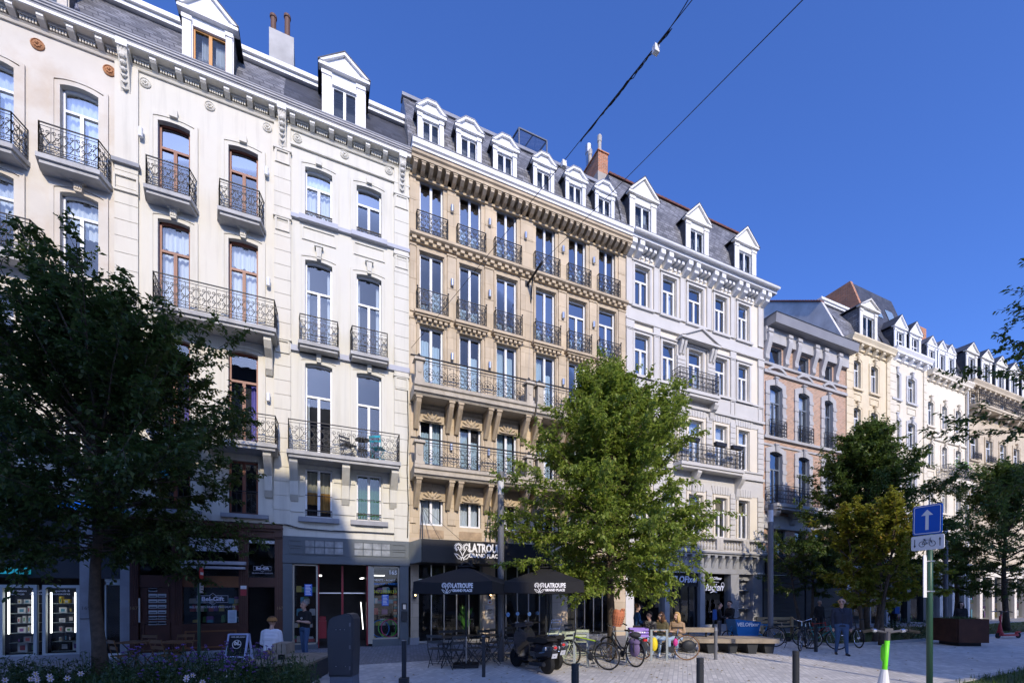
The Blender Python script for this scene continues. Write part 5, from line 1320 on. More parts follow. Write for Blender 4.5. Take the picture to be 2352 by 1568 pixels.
pl = M(mat('balcony_plant', (.08, .2, .03), .6)); rr = random.Random(5)
for k in range(120): x = PX(2190) + rr.gauss(0, .8); z = f8[2][1] + 1.5 + abs(rr.gauss(0, .2)); y = -.6 + rr.gauss(0, .12); an = rr.random() * 6; pl.add([(x, y, z), (x + .1 * cos(an), y + .1 * sin(an), z + .08), (x + .16 * cos(an), y + .16 * sin(an), z - .02)], [(0, 1, 2)])
pl.obj('balcony_plant', bo)
dp = M(mat('grey_downpipe', (.45, .46, .47), .5)); dp.lathe([(.07, 0), (.07, gz8)], (X1 - .1, -.12, 0), None, 8); dp.obj('downpipe', h)
f9 = fl6(((899, 932), (999.5, 1054), (1108, 1172)), 2229); xs9 = [(PX(2229), PX(2241.6)), (PX(2264.7), PX(2275)), (PX(2293), PX(2302.5)), (PX(2327), PX(2336))]
st9 = (xs9[3][0] - xs9[0][0]) / 3; w9 = 1.05; xs9 = [(float(xs9[0][0] + st9 * k), float(xs9[0][0] + st9 * k + w9)) for k in range(8)]
gz9 = PZ(2280, 885, -.5) - .1
GOLD = mat('gold_shop_paint', (.5, .36, .12), .5)
h, X0, X1 = far_house('long pale sandstone house with a continuous iron balcony, farthest in the row', 2219, 2352, xs9, f9, W9, arch=0, gz=gz9, shop=mat('light_shop_stone', (.66, .6, .5), .7), X1o=PX(2219) + st9 * 8 + 1, name='sandstone_house', bands=(f9[0][1] + .5,))
mansard(h, X0, X1, gz9 + .18, gz9 + 3.6, .1, 1.7, SLATED, coping=LEAD, side=SLATE)
for a, b in xs9: dormer(h, a - .3, b + .3, gz9 + .2, gz9 + 2.5, .7, ya, 2.0, mat('weathered_white_wood', (.66, .64, .58)), SLATED, (a, b, gz9 + .3, gz9 + 2.2), over=.12)
balcony(h, X0 + .1, X1, f9[0][0] - .05, .7, .3, .95, 'dense', m=W9, cell=.3, consoles=tuple(X0 + .5 + 1.6 * k for k in range(13)), cons=(.25, .5))
for a, b in xs9:
    r = M(IRON); railing(r, (a - .1, -.2), (b + .1, -.2), f9[1][0], .5, 'dense', cell=.3); r.obj('balcony_railing', h)
# ------------------------------------------------------------------ ground
def sheet(name, pts, z, m, kind='structure', **kw):
    mb = M(m); mb.poly([(p[0], p[1], z) for p in pts]); o = mb.obj(name, None); o['kind'] = kind
    for k, v in kw.items(): o[k] = v
    return o
PAVE = mat('paving_setts', (.64, .61, .56), .7, var=.22, scale=.6, bump=.15, bscale=30, plane='ROT', brick=(.2, .1, .008, (.42, .41, .4), .2), stain=(.4, .39, .38), stain_amt=.7, stain_scale=.35, streak=.12)
PAVE2 = mat('footway_pavers', (.25, .25, .26), .7, var=.14, scale=.7, bump=.12, plane='XY', brick=(.1, .28, .01, (.15, .15, .16), .2), stain=(.2, .2, .22), stain_amt=.45, stain_scale=.6)
KERB = mat('kerb_stone', (.36, .36, .37), .7, var=.15)
sheet('ground', [(-120, -150), (600, -150), (600, 60), (-120, 60)], 0, PAVE)
sheet('pavement', [(-60, -4.2), (120, -4.2), (120, .06), (-60, .06)], .004, PAVE2)
# fallen leaves
def fallen():
    rg = random.Random(41); mb = M(leaf_mat('dry_leaf', (.25, .16, .03), (.3, .22, .05), (.16, .09, .03), .1))
    for _ in range(420):
        cx, cy, s = rg.choice([(7.4, -6, 3.2), (8, -7, 4.5), (-4.2, -6.5, 2.5), (14, -8, 5), (4, -7, 4)])
        x, y = rg.gauss(cx, s * .6), rg.gauss(cy, s * .35)
        if y > -.3: continue
        a = rg.random() * 6.28; l = rg.uniform(.04, .08); w = l * .3; z = .012
        mb.add([(x, y, z), (x + l * .5 * cos(a) - w * sin(a), y + l * .5 * sin(a) + w * cos(a), z + .012), (x + l * cos(a), y + l * sin(a), z + .004), (x + l * .5 * cos(a) + w * sin(a), y + l * .5 * sin(a) - w * cos(a), z + .015)], [(0, 1, 2, 3)])
    o = mb.obj('fallen_leaves', None); o['kind'] = 'stuff'
fallen()
# ------------------------------------------------------------------ houses across the street (behind the camera)
def opposite(name, label, x0, x1, top, m, roofm, hip=None):
    Y = -34.0; h = thing(name, label, 'house', ((x0 + x1) / 2, Y, 0), world=True)
    wt = top - 3.2; mb = M(m); mb.box(x0, x1, Y - 10, Y, 0, wt); mb.box(x0 - .05, x1 + .05, Y - .3, Y + .3, wt - .4, wt); mb.obj('wall', h)
    r = M(roofm); e = hip or 0
    r.prism([(x0, wt), (x1, wt)] + ([(x1 - .1, top - 2.0), (x1 - .55, top - .7), (x1 - 1.2, top - .15), (x1 - 3, top)] if hip else [(x1, top)]) + [(x0, top)], 'y', Y - 9, Y - .05); r.obj('roof', h)
    w = M(mat('opposite_glass', (.05, .06, .08), .1)); n = int((x1 - x0) / 2)
    for i in range(n):
        for k in range(5):
            x = x0 + (x1 - x0) * (i + .5) / n; z = 4.2 + k * 3.3
            if z + 2.1 < wt: w.box(x - .5, x + .5, Y, Y + .02, z, z + 2)
    w.obj('window', h); return h
OPP = mat('opposite_render', (.74, .7, .64), .85, var=.1)
opposite('house', 'tall plain house across the street with a hipped slate roof end', -60, -2.4, 24.5, OPP, SLATED, 1)
opposite('house', 'lower house across the street beside the side-street gap', -2.4, 1.0, 21.65, mat('opposite_brick', (.32, .17, .11), .85), SLATED)
opposite('house', 'house across the street to the right of the gap', 9.9, 13.5, 22.9, OPP, SLATED)
opposite('house', 'added low house, unseen across the street, letting sun onto the maple', 13.5, 17.7, 18.3, mat('opposite_brick', (.32, .17, .11), .85), SLATED)  # unseen house, added low so that sun reaches the maple
opposite('house', 'long house across the street far to the right', 17.7, 40.3, 22.9, OPP, SLATED)

# ------------------------------------------------------------------ trees
def leaves_mesh(name, P, Dr, L, W, m, parent, seed, fold=.25):
    """P: n x 3 leaf feet, Dr: n x 3 directions; one folded four-corner leaf each."""
    rg = np.random.default_rng(seed); n = len(P)
    up = rg.normal(0, .45, (n, 3)) + np.array([0, 0, 1.0])
    Dr = Dr / np.linalg.norm(Dr, axis=1, keepdims=True)
    S = np.cross(Dr, up); S /= np.linalg.norm(S, axis=1, keepdims=True) + 1e-9
    Nn = np.cross(S, Dr); l = (L * rg.uniform(.65, 1.25, n))[:, None]; w = (W * rg.uniform(.7, 1.2, n))[:, None]
    a = P; b = P + Dr * l * .5 + S * w * .5 + Nn * w * fold; c = P + Dr * l - Nn * l * .12; d = P + Dr * l * .5 - S * w * .5 + Nn * w * fold
    V = np.stack([a, b, c, d], 1).reshape(-1, 3)
    o = ORG.get(parent.name, (0, 0, 0)) if parent is not None else (0, 0, 0)
    V = V - np.array(o)
    me = bpy.data.meshes.new(name); me.vertices.add(n * 4); me.vertices.foreach_set('co', V.astype(np.float32).ravel())
    me.loops.add(n * 4); me.loops.foreach_set('vertex_index', np.arange(n * 4, dtype=np.int32))
    me.polygons.add(n); me.polygons.foreach_set('loop_start', np.arange(0, n * 4, 4, dtype=np.int32))
    me.materials.append(m); me.update(calc_edges=True); me.validate()
    ob = bpy.data.objects.new(name, me); COL.objects.link(ob); ob.parent = parent
    return ob

BARK = mat('tree_bark', (.1, .075, .055), .9, var=.35, scale=9, bump=.6, bscale=25)
G_LIT = leaf_mat('sunlit_leaf', (.16, .24, .03), (.235, .31, .05), (.35, .36, .09))  # sunlight on the hotel tree is put into these brighter leaf colours
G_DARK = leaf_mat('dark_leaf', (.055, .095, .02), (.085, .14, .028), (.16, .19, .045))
G_MAPLE = leaf_mat('maple_leaf', (.17, .2, .02), (.25, .26, .03), (.3, .16, .03))

def tree(label, X, Y, Ht, R, z0, lm, seed, name='street_tree', n1=46, n2=9, nl=26, L=.1, W=.055, prof=None, tr=.13, lean=(0, 0), elev=(12, 72), stems=1, sparse=0.0, group=None, cat='tree', zmin_leaf=.0, yclip=None):
    t = thing(name, label, cat, (X, Y, 0), group=group); ORG[t.name] = (0, 0, 0)
    rg = random.Random(seed); tb = M(BARK); P, Dv = [], []
    prof = prof or (lambda u: (sin(pi * min(1, .12 + u * .88)) ** .7) * (1.0 if u < .45 else 1.0 - .25 * (u - .45)))
    for s in range(stems):
        ox, oy = (0, 0) if stems == 1 else (.25 * cos(s * 2.3), .25 * sin(s * 2.3)); ln = (lean[0] + (0 if stems == 1 else .5 * cos(s * 2.3)), lean[1] + (0 if stems == 1 else .5 * sin(s * 2.3)))
        N = 9; ph = rg.random() * 6
        tp = [Vector((ox + ln[0] * (i / (N - 1)) + .05 * sin(ph + i * 1.3), oy + ln[1] * (i / (N - 1)) + .05 * cos(ph + i * 1.1), Ht * .93 * i / (N - 1))) for i in range(N)]
        r0 = tr / sqrt(stems)
        tb.tube(tp, [r0 * (1.25 if i == 0 else 1) * (1 - .85 * i / (N - 1)) for i in range(N)], None, 9)
        def trunk(z):
            q = max(0, min(.999, z / (Ht * .93))) * (N - 1); i = int(q); return tp[i].lerp(tp[i + 1], q - i)
        for i in range(n1 // stems):
            u = ((i + rg.random()) / (n1 // stems)); z = z0 + (Ht * .93 - z0) * u ** .9
            az = i * 2.39996 + rg.uniform(-.5, .5) + s
            el = radians(elev[0] + (elev[1] - elev[0]) * u + rg.uniform(-9, 9))
            ln_ = R * prof(u) * rg.uniform(.7, 1.12)
            if rg.random() < .1: ln_ *= 1.1
            ln_ = max(.5, ln_); p = trunk(z * .96); d = Vector((cos(az) * cos(el), sin(az) * cos(el), sin(el)))
            pts = [p.copy()]; K = 6
            for k in range(K):
                d = (d + Vector((rg.uniform(-.14, .14), rg.uniform(-.14, .14), rg.uniform(-.1, .12) - (.05 if u < .35 else -.03)))).normalized(); p = p + d * (ln_ / K); pts.append(p.copy())
            tb.tube(pts, [max(.006, .028 * (1 - k / K) * (ln_ / 2) ** .5) for k in range(K + 1)], None, 4, cap=False)
            for j in range(n2):
                f = .22 + .78 * (j + rg.random()) / n2; q = f * K; a = min(K - 1, int(q)); sp = pts[a].lerp(pts[a + 1], q - a)
                bd = (pts[a + 1] - pts[a]).normalized()
                sd = (bd * rg.uniform(.3, 1.0) + Vector((rg.gauss(0, .6), rg.gauss(0, .6), rg.gauss(.12, .42)))).normalized()
                sl_ = (.22 + .34 * (1 - f * .5)) * rg.uniform(.6, 1.3) * min(1.3, R / 2.6); tw = [sp]; M_ = 3
                for k in range(M_):
                    sd = (sd + Vector((rg.uniform(-.2, .2), rg.uniform(-.2, .2), rg.uniform(-.22, .14)))).normalized(); tw.append(tw[-1] + sd * sl_ / M_)
                tb.tube(tw, [.006, .005, .004, .003], None, 3, cap=False)
                cnt = int(nl * rg.uniform(.5, 1.25) * (1 - sparse * rg.random()))
                for k in range(cnt):
                    g = (k + rg.random()) / cnt; q2 = g * M_; a2 = min(M_ - 1, int(q2)); c = tw[a2].lerp(tw[a2 + 1], q2 - a2)
                    sd2 = (tw[a2 + 1] - tw[a2]).normalized()
                    dv = sd2 * .5 + Vector((rg.gauss(0, .65), rg.gauss(0, .65), rg.gauss(-.35, .35)))
                    P.append((c.x + rg.gauss(0, .035), c.y + rg.gauss(0, .035), c.z + rg.gauss(0, .035))); Dv.append(tuple(dv))
    tb.obj('trunk', t, smooth=True)
    P = np.array(P); Dv = np.array(Dv)
    keep = P[:, 2] > zmin_leaf
    if yclip is not None: keep &= (P[:, 1] + Y < yclip)
    leaves_mesh('crown', P[keep], Dv[keep], L, W, lm, t, seed)
    return t

wide_low = lambda u: (1.0 - .74 * u ** 1.6) * (.52 + .48 * min(1, u / .2))
round_ = lambda u: max(.18, sin(pi * (.12 + .82 * u)) ** .6)
x_, y_ = AT(1402, 12.4)
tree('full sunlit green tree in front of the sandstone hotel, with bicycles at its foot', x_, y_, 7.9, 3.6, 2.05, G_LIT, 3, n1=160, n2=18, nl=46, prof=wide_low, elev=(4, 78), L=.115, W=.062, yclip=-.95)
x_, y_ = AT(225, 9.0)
tree('big dark shaded tree in front of the phone shop at the left', x_, y_, 6.9, 3.55, 2.75, leaf_mat('deep_shade_leaf', (.04, .07, .016), (.06, .1, .022), (.12, .14, .035)), 8, n1=124, n2=17, nl=40, prof=round_, elev=(2, 74), tr=.13, L=.115, W=.062, yclip=-.95)  # leaf colours darkened to carry the shade over this tree
x_, y_ = AT(1992, 20.3)
tree('tall dark green tree in front of the brick and cream-yellow houses', x_, y_, 9.6, 3.9, 2.4, G_DARK, 15, n1=130, n2=16, nl=44, prof=wide_low, elev=(6, 76), L=.14, W=.075, yclip=-.9)
x_, y_ = AT(2003, 16.0)
tree('small yellowing maple with several stems behind the blue one-way sign', x_, y_, 4.9, 1.9, 1.3, G_MAPLE, 23, 'maple_tree', n1=60, n2=11, nl=36, prof=round_, elev=(15, 78), stems=3, L=.12, W=.1, tr=.14)
x_, y_ = AT(1852, 21)
tree('low spreading dark tree beside the black lamp column', x_, y_, 4.4, 2.0, 2.0, G_DARK, 31, n1=36, n2=10, nl=30, prof=round_, elev=(5, 60), stems=2, L=.11, W=.06, tr=.12)
x_, y_ = AT(2308, 21.6)
tree('dark green tree with a lighter top at the right edge, beside the rusty planter', x_, y_, 8.0, 4.0, 2.2, G_DARK, 44, n1=84, n2=15, nl=42, prof=wide_low, elev=(5, 74), L=.12, W=.065, yclip=-.9)
x_, y_ = AT(2196, 24)
tree('small very dark round tree directly behind the rusty planter', x_, y_, 4.5, 1.7, 1.9, G_DARK, 52, n1=44, n2=10, nl=34, prof=round_, L=.11, W=.06)
# the tree whose branch tips hang into the picture at the right, and two behind the camera
tree('near tree whose leafy branch tips hang into the right edge of the sky', 14.75, -12.9, 9.0, 3.1, 3.6, G_DARK, 61, n1=56, n2=10, nl=30, prof=round_, elev=(-2, 70), L=.12, W=.06)
tree('street tree behind the viewpoint', 14.5, -22.5, 8.5, 3.0, 2.5, G_DARK, 70, n1=34, n2=8, nl=16, prof=round_, L=.15, W=.09)
# ------------------------------------------------------------------ street furniture
RIGHT = -PHI                                              # rotation that lays local x along the picture plane
PGREY = mat('column_grey', (.13, .135, .15), .5, var=.08); DARKM = mat('anthracite_metal', (.026, .029, .034), .5, var=.15, spec=.25)
def bollard(x, dep, label, m=DARKM, r=.05, h=.88):
    X, Y = AT(x, dep); t = thing('bollard', label, 'bollard', (X, Y, 0), group='round dark steel bollards')
    b = M(m); b.lathe([(r, 0), (r, h - .09)], (0, 0, 0), None, 16); b.obj('post', t, smooth=False)
    c = M(STEEL if m is not DARKM else DARKM); c.lathe([(r * .93, h - .09), (r * .93, h - .075), (r, h - .07), (r, h - .008), (r * .9, h)], (0, 0, 0), None, 16); c.obj('cap', t); return t
bollard(1321, 5.65, 'round dark bollard nearest the black moped, cut off by the bottom of the picture')
bollard(1608, 6.2, 'round dark bollard cut off by the bottom edge in front of the long wooden bench')
bollard(1828, 7.0, 'tallest round dark bollard in the sunny paving, left of the green kick scooter')
bollard(1644, 12.1, 'slim grey bollard with a ring standing right before the long wooden bench', PGREY, .045, .89)
bollard(1874, 13.8, 'dark bollard among the parked bicycles beside the man in the dark jacket')
def square_post(x, dep, label, sleeve):
    X, Y = AT(x, dep); t = thing('square_post', label, 'post', (X, Y, 0), RIGHT, group='square dark posts')
    b = M(DARKM); b.box(-.037, .037, -.037, .037, 0, .89); b.obj('post', t); c = M(STEEL); c.box(-.037, .037, -.037, .037, .891, .9); c.obj('cap', t)
    if sleeve: s = M(DARKM); s.box(-.085, .085, -.085, .085, 0, .17); s.obj('sleeve', t)
square_post(928, 8.5, 'square dark post with a wide foot sleeve, right of the grey cabinet', True)
square_post(1111, 9.5, 'slim square dark post in front of the dark folding chairs', False)
def rack(xa, xb, dep, label, h=.82):
    A, B = Vector(AT(xa, dep)), Vector(AT(xb, dep)); L = (B - A).length; rz = atan2(B.y - A.y, B.x - A.x)
    t = thing('bicycle_rack', label, 'bicycle rack', (A.x, A.y, 0), rz, group='grey steel bicycle hoops')
    b = M(mat('galvanised_grey', (.25, .28, .29), .5, metal=.3)); b.box(-.03, .03, -.012, .012, 0, h); b.box(L - .03, L + .03, -.012, .012, 0, h); b.obj('upright', t)
    c = M(b.ms[0]); c.box(-.03, L + .03, -.012, .012, h + .001, h + .03); c.obj('crossbar', t)
rack(1319, 1350, 10.9, 'grey steel hoop the lime-striped mountain bike leans on')
rack(1409, 1440, 11.6, 'grey steel hoop between the wheels of the city bike with a child seat')
rack(1496, 1532, 11.9, 'grey steel hoop in front of the longtail bike with the purple crate')

def lamp_column(x, dep, label, h=5.12, r=.088):
    X, Y = AT(x, dep); t = thing('lamp_column', label, 'street lamp', (X, Y, 0), group='grey cylindrical lamp columns')
    b = M(PGREY); b.lathe([(r, 0), (r, h - .62)], (0, 0, 0), None, 18); b.lathe([(r * 1.04, h - 1.3), (r * 1.04, h - 1.25)], (0, 0, 0), None, 18); b.obj('column', t)
    g = M(mat('lamp_glass', (.62, .63, .66), .25, var=.1)); g.lathe([(r * .97, h - .618), (r * .97, h - .21)], (0, 0, 0), None, 18); g.obj('lantern', t)
    c = M(PGREY); c.lathe([(r * 1.01, h - .208), (r * 1.01, h)], (0, 0, 0), None, 18); c.obj('cap', t); return t
lamp_column(1150.5, 11.8, 'tall grey lamp column in front of the sandstone hotel, between the two black parasols')
lamp_column(1770, 15.3, 'dark lamp column before the brick house, right of the bicycle shop', 4.98)
lamp_column(2172, 20.5, 'lamp column half hidden behind the blue one-way sign', 5.05)

# grey utility cabinet
X, Y = AT(790, 8.5); t = thing('utility_cabinet', 'dark grey street cabinet with slanting rounded top in the left foreground', 'cabinet', (X, Y, 0), RIGHT)
CAB = mat('cabinet_grey', (.05, .052, .06), .5, var=.08)
b = M(CAB); w = .245; prof = [(-w + .02, .22), (w - .02, .22), (w, .8), (w, 1.32), (w - .05, 1.41), (w - .14, 1.43), (-w + .1, 1.36), (-w + .02, 1.3), (-w - .01, 1.1), (-w, .6)]
b.prism(prof, 'y', -.16, .2); b.obj('body', t)
d = M(CAB); d.prism([(p[0] * .93 - .01, .25 + (p[1] - .22) * .955) for p in prof], 'y', -.185, -.162); 
for z in (.35, .75, 1.18): d.box(w - .075, w - .045, -.195, -.185, z, z + .07, PGREY)
for x in (-.08, 0, .08): d.ball((x, -.187, 1.12), .008, STEEL, 6)
for x in (-.08, .1): d.ball((x, -.187, .42), .008, STEEL, 6)
d.obj('door', t)
p = M(mat('plinth_blue_grey', (.12, .14, .18), .6)); p.prism([(-w + .03, 0), (w - .01, 0), (w - .02, .218), (-w + .03, .218)], 'y', -.15, .19); p.obj('plinth', t)

# parasols
FAB = mat('black_canvas', (.014, .014, .016), .85, var=.2)
def parasol(x, dep, th, k, label, ztop, zedge, val, logos):
    X, Y = AT(x, dep); t = thing('parasol', label, 'parasol', (X, Y, 0), RIGHT + th, group='black cafe parasols with the hotel name')
    c = M(FAB); q = k / sqrt(2) * 1.0; S = [(-q, -q), (q, -q), (q, q), (-q, q)]
    for i in range(4):
        a, b_ = S[i], S[(i + 1) % 4]; N = 6
        def top(u, v): return (a[0] * (1 - u) + b_[0] * u) * v, (a[1] * (1 - u) + b_[1] * u) * v, zedge + (ztop - zedge) * (1 - v) - .035 * sin(pi * u) * v
        for j in range(N):
            for l in range(4):
                c.add([top(j / N, .06 + .94 * l / 4), top((j + 1) / N, .06 + .94 * l / 4), top((j + 1) / N, .06 + .94 * (l + 1) / 4), top(j / N, .06 + .94 * (l + 1) / 4)], [(0, 1, 2, 3)])
            p0, p1 = top(j / N, 1), top((j + 1) / N, 1); c.add([p0, p1, (p1[0] * 1.01, p1[1] * 1.01, p1[2] - val), (p0[0] * 1.01, p0[1] * 1.01, p0[2] - val)], [(0, 1, 2, 3)])
    co = c.obj('canopy', t)
    f = M(FAB); f.prism([(-.16, -.16), (.16, -.16), (.16, .16), (-.16, .16)], 'z', ztop - .02, ztop + .015); f.tube([(-.12, -.1, ztop + .02), (-.05, 0, ztop + .09), (.05, .02, ztop + .07), (.14, .08, ztop + .03)], .03, None, 5); f.obj('vent', co)
    r = M(DARKM)
    for s in S: r.tube([(s[0] * .97, s[1] * .97, zedge - .03), (0, 0, ztop - .1)], .012, None, 4); r.tube([(s[0] * .5, s[1] * .5, (zedge + ztop) / 2 - .07), (0, 0, zedge - .25)], .01, None, 4)
    r.obj('rib', t)
    p = M(DARKM); p.tube([(0, 0, .75), (0, 0, ztop)], .026, None, 8); p.tube([(0, 0, .05), (0, 0, .76)], .02, STEEL, 8); p.obj('pole', t)
    b = M(BLACK); b.cbox((0, 0, .045), (.62, .62, .07), None, .3); b.obj('base', t)
    lg = M(LETTER)
    for (u0, v0, sz) in logos:                           # lettering on the valances
        if u0 == 'f': o = (v0, -q * 1.012 - .006, zedge - val * .5 - .02); U = (1, 0, 0)
        else: o = (-q * 1.012 - .006, v0, zedge - val * .5 - .02); U = (0, -1, 0)
        Uv = Vector(U)
        if u0 == 'f': flower(lg, o[0] - sz * 1.65, o[1], o[2], sz * 1.1)
        else:
            fl_ = M(LETTER); flower(fl_, 0, 0, 0, sz * 1.1); lg.add([(o[0] + y_, o[1] + sz * 1.65 - x_, o[2] + z_) for x_, y_, z_ in fl_.v], fl_.f, LETTER)
        write(lg, 'LATROUPE', sz * .62, (o[0] - Uv.x * sz * 1.1, o[1] - Uv.y * sz * 1.1, o[2] + sz * .2), LETTER, u=U, align='LEFT', bold=.006, sx=.68)
        write(lg, 'GRAND PLACE', sz * .33, (o[0] - Uv.x * sz * 1.1, o[1] - Uv.y * sz * 1.1, o[2] - sz * .25), LETTER, u=U, align='LEFT', bold=.004, sx=.9)
    lg.obj('lettering', co)
    return t
parasol(1071, 10.9, -radians(20) + radians(45) - radians(45) + radians(6), 1.36, 'open black parasol with the hotel name left of the grey lamp column', 2.5, 2.1, .27, (('f', .28, .24), ('s', .2, .2)))
parasol(1254, 11.5, -radians(14) + radians(6), 1.36, 'open black parasol with the hotel name right of the grey lamp column, under the tree', 2.52, 2.12, .27, (('f', .3, .24), ('s', .1, .22)))

# bistro chairs and tables
def chair(label, X, Y, rz, m, group):
    t = thing('folding_chair', label, 'chair', (X, Y, 0), rz, group=group); L = M(m)
    for s in (-.19, .19): L.tube([(s, -.2, 0), (s, .16, .42), (s, .2, .45)], .011, None, 5); L.tube([(s * .88, .24, 0), (s * .88, -.16, .44)], .011, None, 5)
    L.tube([(-.19, -.1, .12), (.19, -.1, .12)], .008, None, 4); L.tube([(-.17, .17, .1), (.17, .17, .1)], .008, None, 4); L.obj('leg_frame', t)
    s = M(m)
    for k in range(5): s.box(-.2, .2, -.19 + .08 * k, -.125 + .08 * k, .445, .46)
    s.obj('seat', t)
    b = M(m)
    for x in (-.19, .19): b.tube([(x, .16, .42), (x, .26, .82)], .011, None, 5)
    for z, y in ((.6, .205), (.74, .245)): b.box(-.2, .2, y - .008, y + .008, z, z + .07)
    b.obj('backrest', t); return t
def table(label, X, Y, m, r=.3, sq=False, rz=0.0, group=None):
    t = thing('bistro_table', label, 'table', (X, Y, 0), rz, group=group); a = M(m)
    if sq: 
        for k in range(6): a.box(-r, r, -r + 2 * r * k / 6, -r + 2 * r * (k + .88) / 6, .7, .72)
    else: a.lathe([(r * .97, .7), (r, .705), (r, .72), (r * .97, .725)], (0, 0, 0), None, 20)
    a.obj('table_top', t); l = M(m)
    for an in (.8, 2.37, 3.94, 5.5): l.tube([(r * .8 * cos(an), r * .8 * sin(an), 0), (r * .75 * cos(an + pi), r * .75 * sin(an + pi), .7)], .011, None, 5)
    l.obj('leg_frame', t); return t
CHD = mat('dark_chair_paint', (.04, .045, .05), .5, var=.1); CHG = mat('pale_green_chair_paint', (.42, .48, .36), .5, var=.08); CHW = mat('slatted_brown_wood', (.16, .085, .04), .6, var=.25)
gd_ = 'dark folding chairs around the cafe tables of the hotel'
k_ = 0
for x, dep, rz, lab in ((1005, 10.9, 2.6, 'leftmost dark folding chair under the left parasol'), (1022, 11.9, -.4, 'dark folding chair with its back to the hotel glass, far left'), (1040, 10.6, 3.5, 'dark folding chair in front of the left parasol pole'),
                        (1088, 11.0, 4.6, 'dark folding chair just right of the left parasol pole'), (1062, 12.2, .2, 'dark folding chair behind the left parasol pole'), (1100, 12.0, -.9, 'dark folding chair behind the slim square post'),
                        (1128, 11.2, 4.2, 'dark folding chair left of the grey lamp column foot'), (1138, 12.4, .3, 'rearmost dark folding chair beside the grey lamp column'), (1165, 12.2, 2.0, 'dark folding chair just right of the grey lamp column'),
                        (1180, 13.4, .4, 'dark folding chair behind the black moped, against the glass'), (1318, 14.6, .3, 'dark folding chair by the stone pier behind the mountain bike'), (1205, 14.4, -.6, 'far dark folding chair in front of the right-hand glazing')):
    chair(lab, *AT(x, dep), rz, CHD, gd_)
for x, dep, lab in ((1024, 11.2, 'round dark cafe table at the left under the left parasol'), (1070, 11.6, 'round dark cafe table beside the left parasol pole'), (1118, 11.7, 'round dark cafe table left of the lamp column')):
    table(lab, *AT(x, dep), CHD, .3, group='round dark cafe tables')
for x, dep, rz, lab in ((1268, 11.5, 3.3, 'pale green folding chair in front, beside the moped'), (1284, 12.3, 2.9, 'middle pale green folding chair near the moped'), (1296, 11.9, 3.8, 'pale green folding chair nearest the mountain bike'), (1336, 12.6, 3.0, 'pale green folding chair behind the mountain bike handlebar')):
    chair(lab, *AT(x, dep), rz + RIGHT, CHG, 'pale green folding chairs in the sun')
table('pale green cafe table among the pale green chairs', *AT(1310, 12.7), CHG, .32, True, RIGHT)
for x, dep, rz, lab in ((288, 9.6, 2.2, 'brown slatted folding chair left of the tables by the dark tree'), (322, 10.4, -.5, 'brown slatted folding chair behind the left wooden table'), (385, 9.7, 2.4, 'brown slatted folding chair before the right wooden table'), (412, 10.6, -.3, 'brown slatted folding chair under the gift shop window')):
    chair(lab, *AT(x, dep), rz, CHW, 'brown folding chairs outside the gift shop')
for x, lab in ((312, 'square slatted wooden table nearest the dark tree'), (400, 'square slatted wooden table before the gift shop window')):
    table(lab, *AT(x, 10.0), CHW, .32, True, RIGHT, group='square wooden tables outside the gift shop')

# things on the white house's long balcony
zb_ = PZ(656, 1029, -.8)
for x, y, rz, m_, lab in ((868, -.5, 2.6, mat('teal_chair_paint', (.03, .35, .45), .5), 'teal folding chair on the long balcony of the white house'), (800, -.45, .5, CHD, 'dark folding chair on the long balcony of the white house')):
    t = chair(lab, PX(x, y), y, rz, m_, 'chairs on the long balcony'); t.location.z = zb_
t = table('small round dark table on the long balcony of the white house', PX(832, -.4), -.4, CHD, .24); t.location.z = zb_
# benches
WOODG = mat('weathered_bench_wood', (.3, .25, .19), .8, var=.3, scale=3, bump=.2, streak=.3); WOODP = mat('pine_bench_wood', (.45, .33, .18), .7, var=.2, scale=4)
X, Y = AT(1792, 13.15); t = thing('platform_bench', 'long low wooden platform bench on dark trapezoid feet with backrests, in the middle distance', 'bench', (X, Y, 0), RIGHT - .06)
b = M(WOODG); Lb = 3.5
for k in range(8): b.box(-Lb, 0, .02 + .14 * k, .02 + .14 * k + .128, .33, .46)
b.obj('seat', t)
for k, x in enumerate((-3.3, -2.55, -1.95, -1.3, -.75, -.2)):
    f = M(DARKM); f.prism([(x - .11, 0), (x + .11, 0), (x + .17, .328), (x - .17, .328)], 'y', .12 + .1 * (k % 2), 1.0); f.obj('leg', t)
r = M(WOODG)
for k in range(3): r.box(-3.45, -1.72, .5 + .09 * k, .5 + .09 * k + .08, .62, .76)
bo = r.obj('backrest', t); q = M(DARKM)
for x in (-3.2, -2.5, -1.95): q.tube([(x, .62, .46), (x, .62, .62)], .03, None, 6)
q.obj('backrest_support', bo)
X, Y = AT(1745, 19.0); t = thing('pine_bench', 'pale pine bench with tall back behind the blue cargo bike', 'bench', (X, Y, 0), RIGHT)
b = M(WOODP)
for k in range(4): b.box(0, 1.75, .1 * k, .1 * k + .09, .42, .46)
b.obj('seat', t); b = M(WOODP)
for k in range(2): b.box(0, 1.75, .42, .45, .56 + .15 * k, .68 + .15 * k)
b.obj('backrest', t)
for x in (.08, 1.6):
    b = M(WOODP); b.box(x, x + .09, .0, .08, 0, .42); b.box(x, x + .09, .33, .42, 0, .85); b.obj('leg', t)
X, Y = AT(648, 8.9); t = thing('slatted_bench', 'low slatted wooden bench with a block backrest behind the flower bed at the left', 'bench', (X, Y, 0), RIGHT + .1)
b = M(WOODG)
for k in range(13): b.box(-.66 + .105 * k, -.66 + .105 * k + .092, -.55, 1.15, .41, .46)
b.obj('seat', t); b = M(WOODG)
for k in range(3): b.prism([(-.16 + .095 * k, .46 + .12), (-.075 + .095 * k, .46 + .12), (-.075 + .095 * k, .46 + .34), (-.16 + .095 * k + .01, .46 + .34)], 'y', -.1, .35)
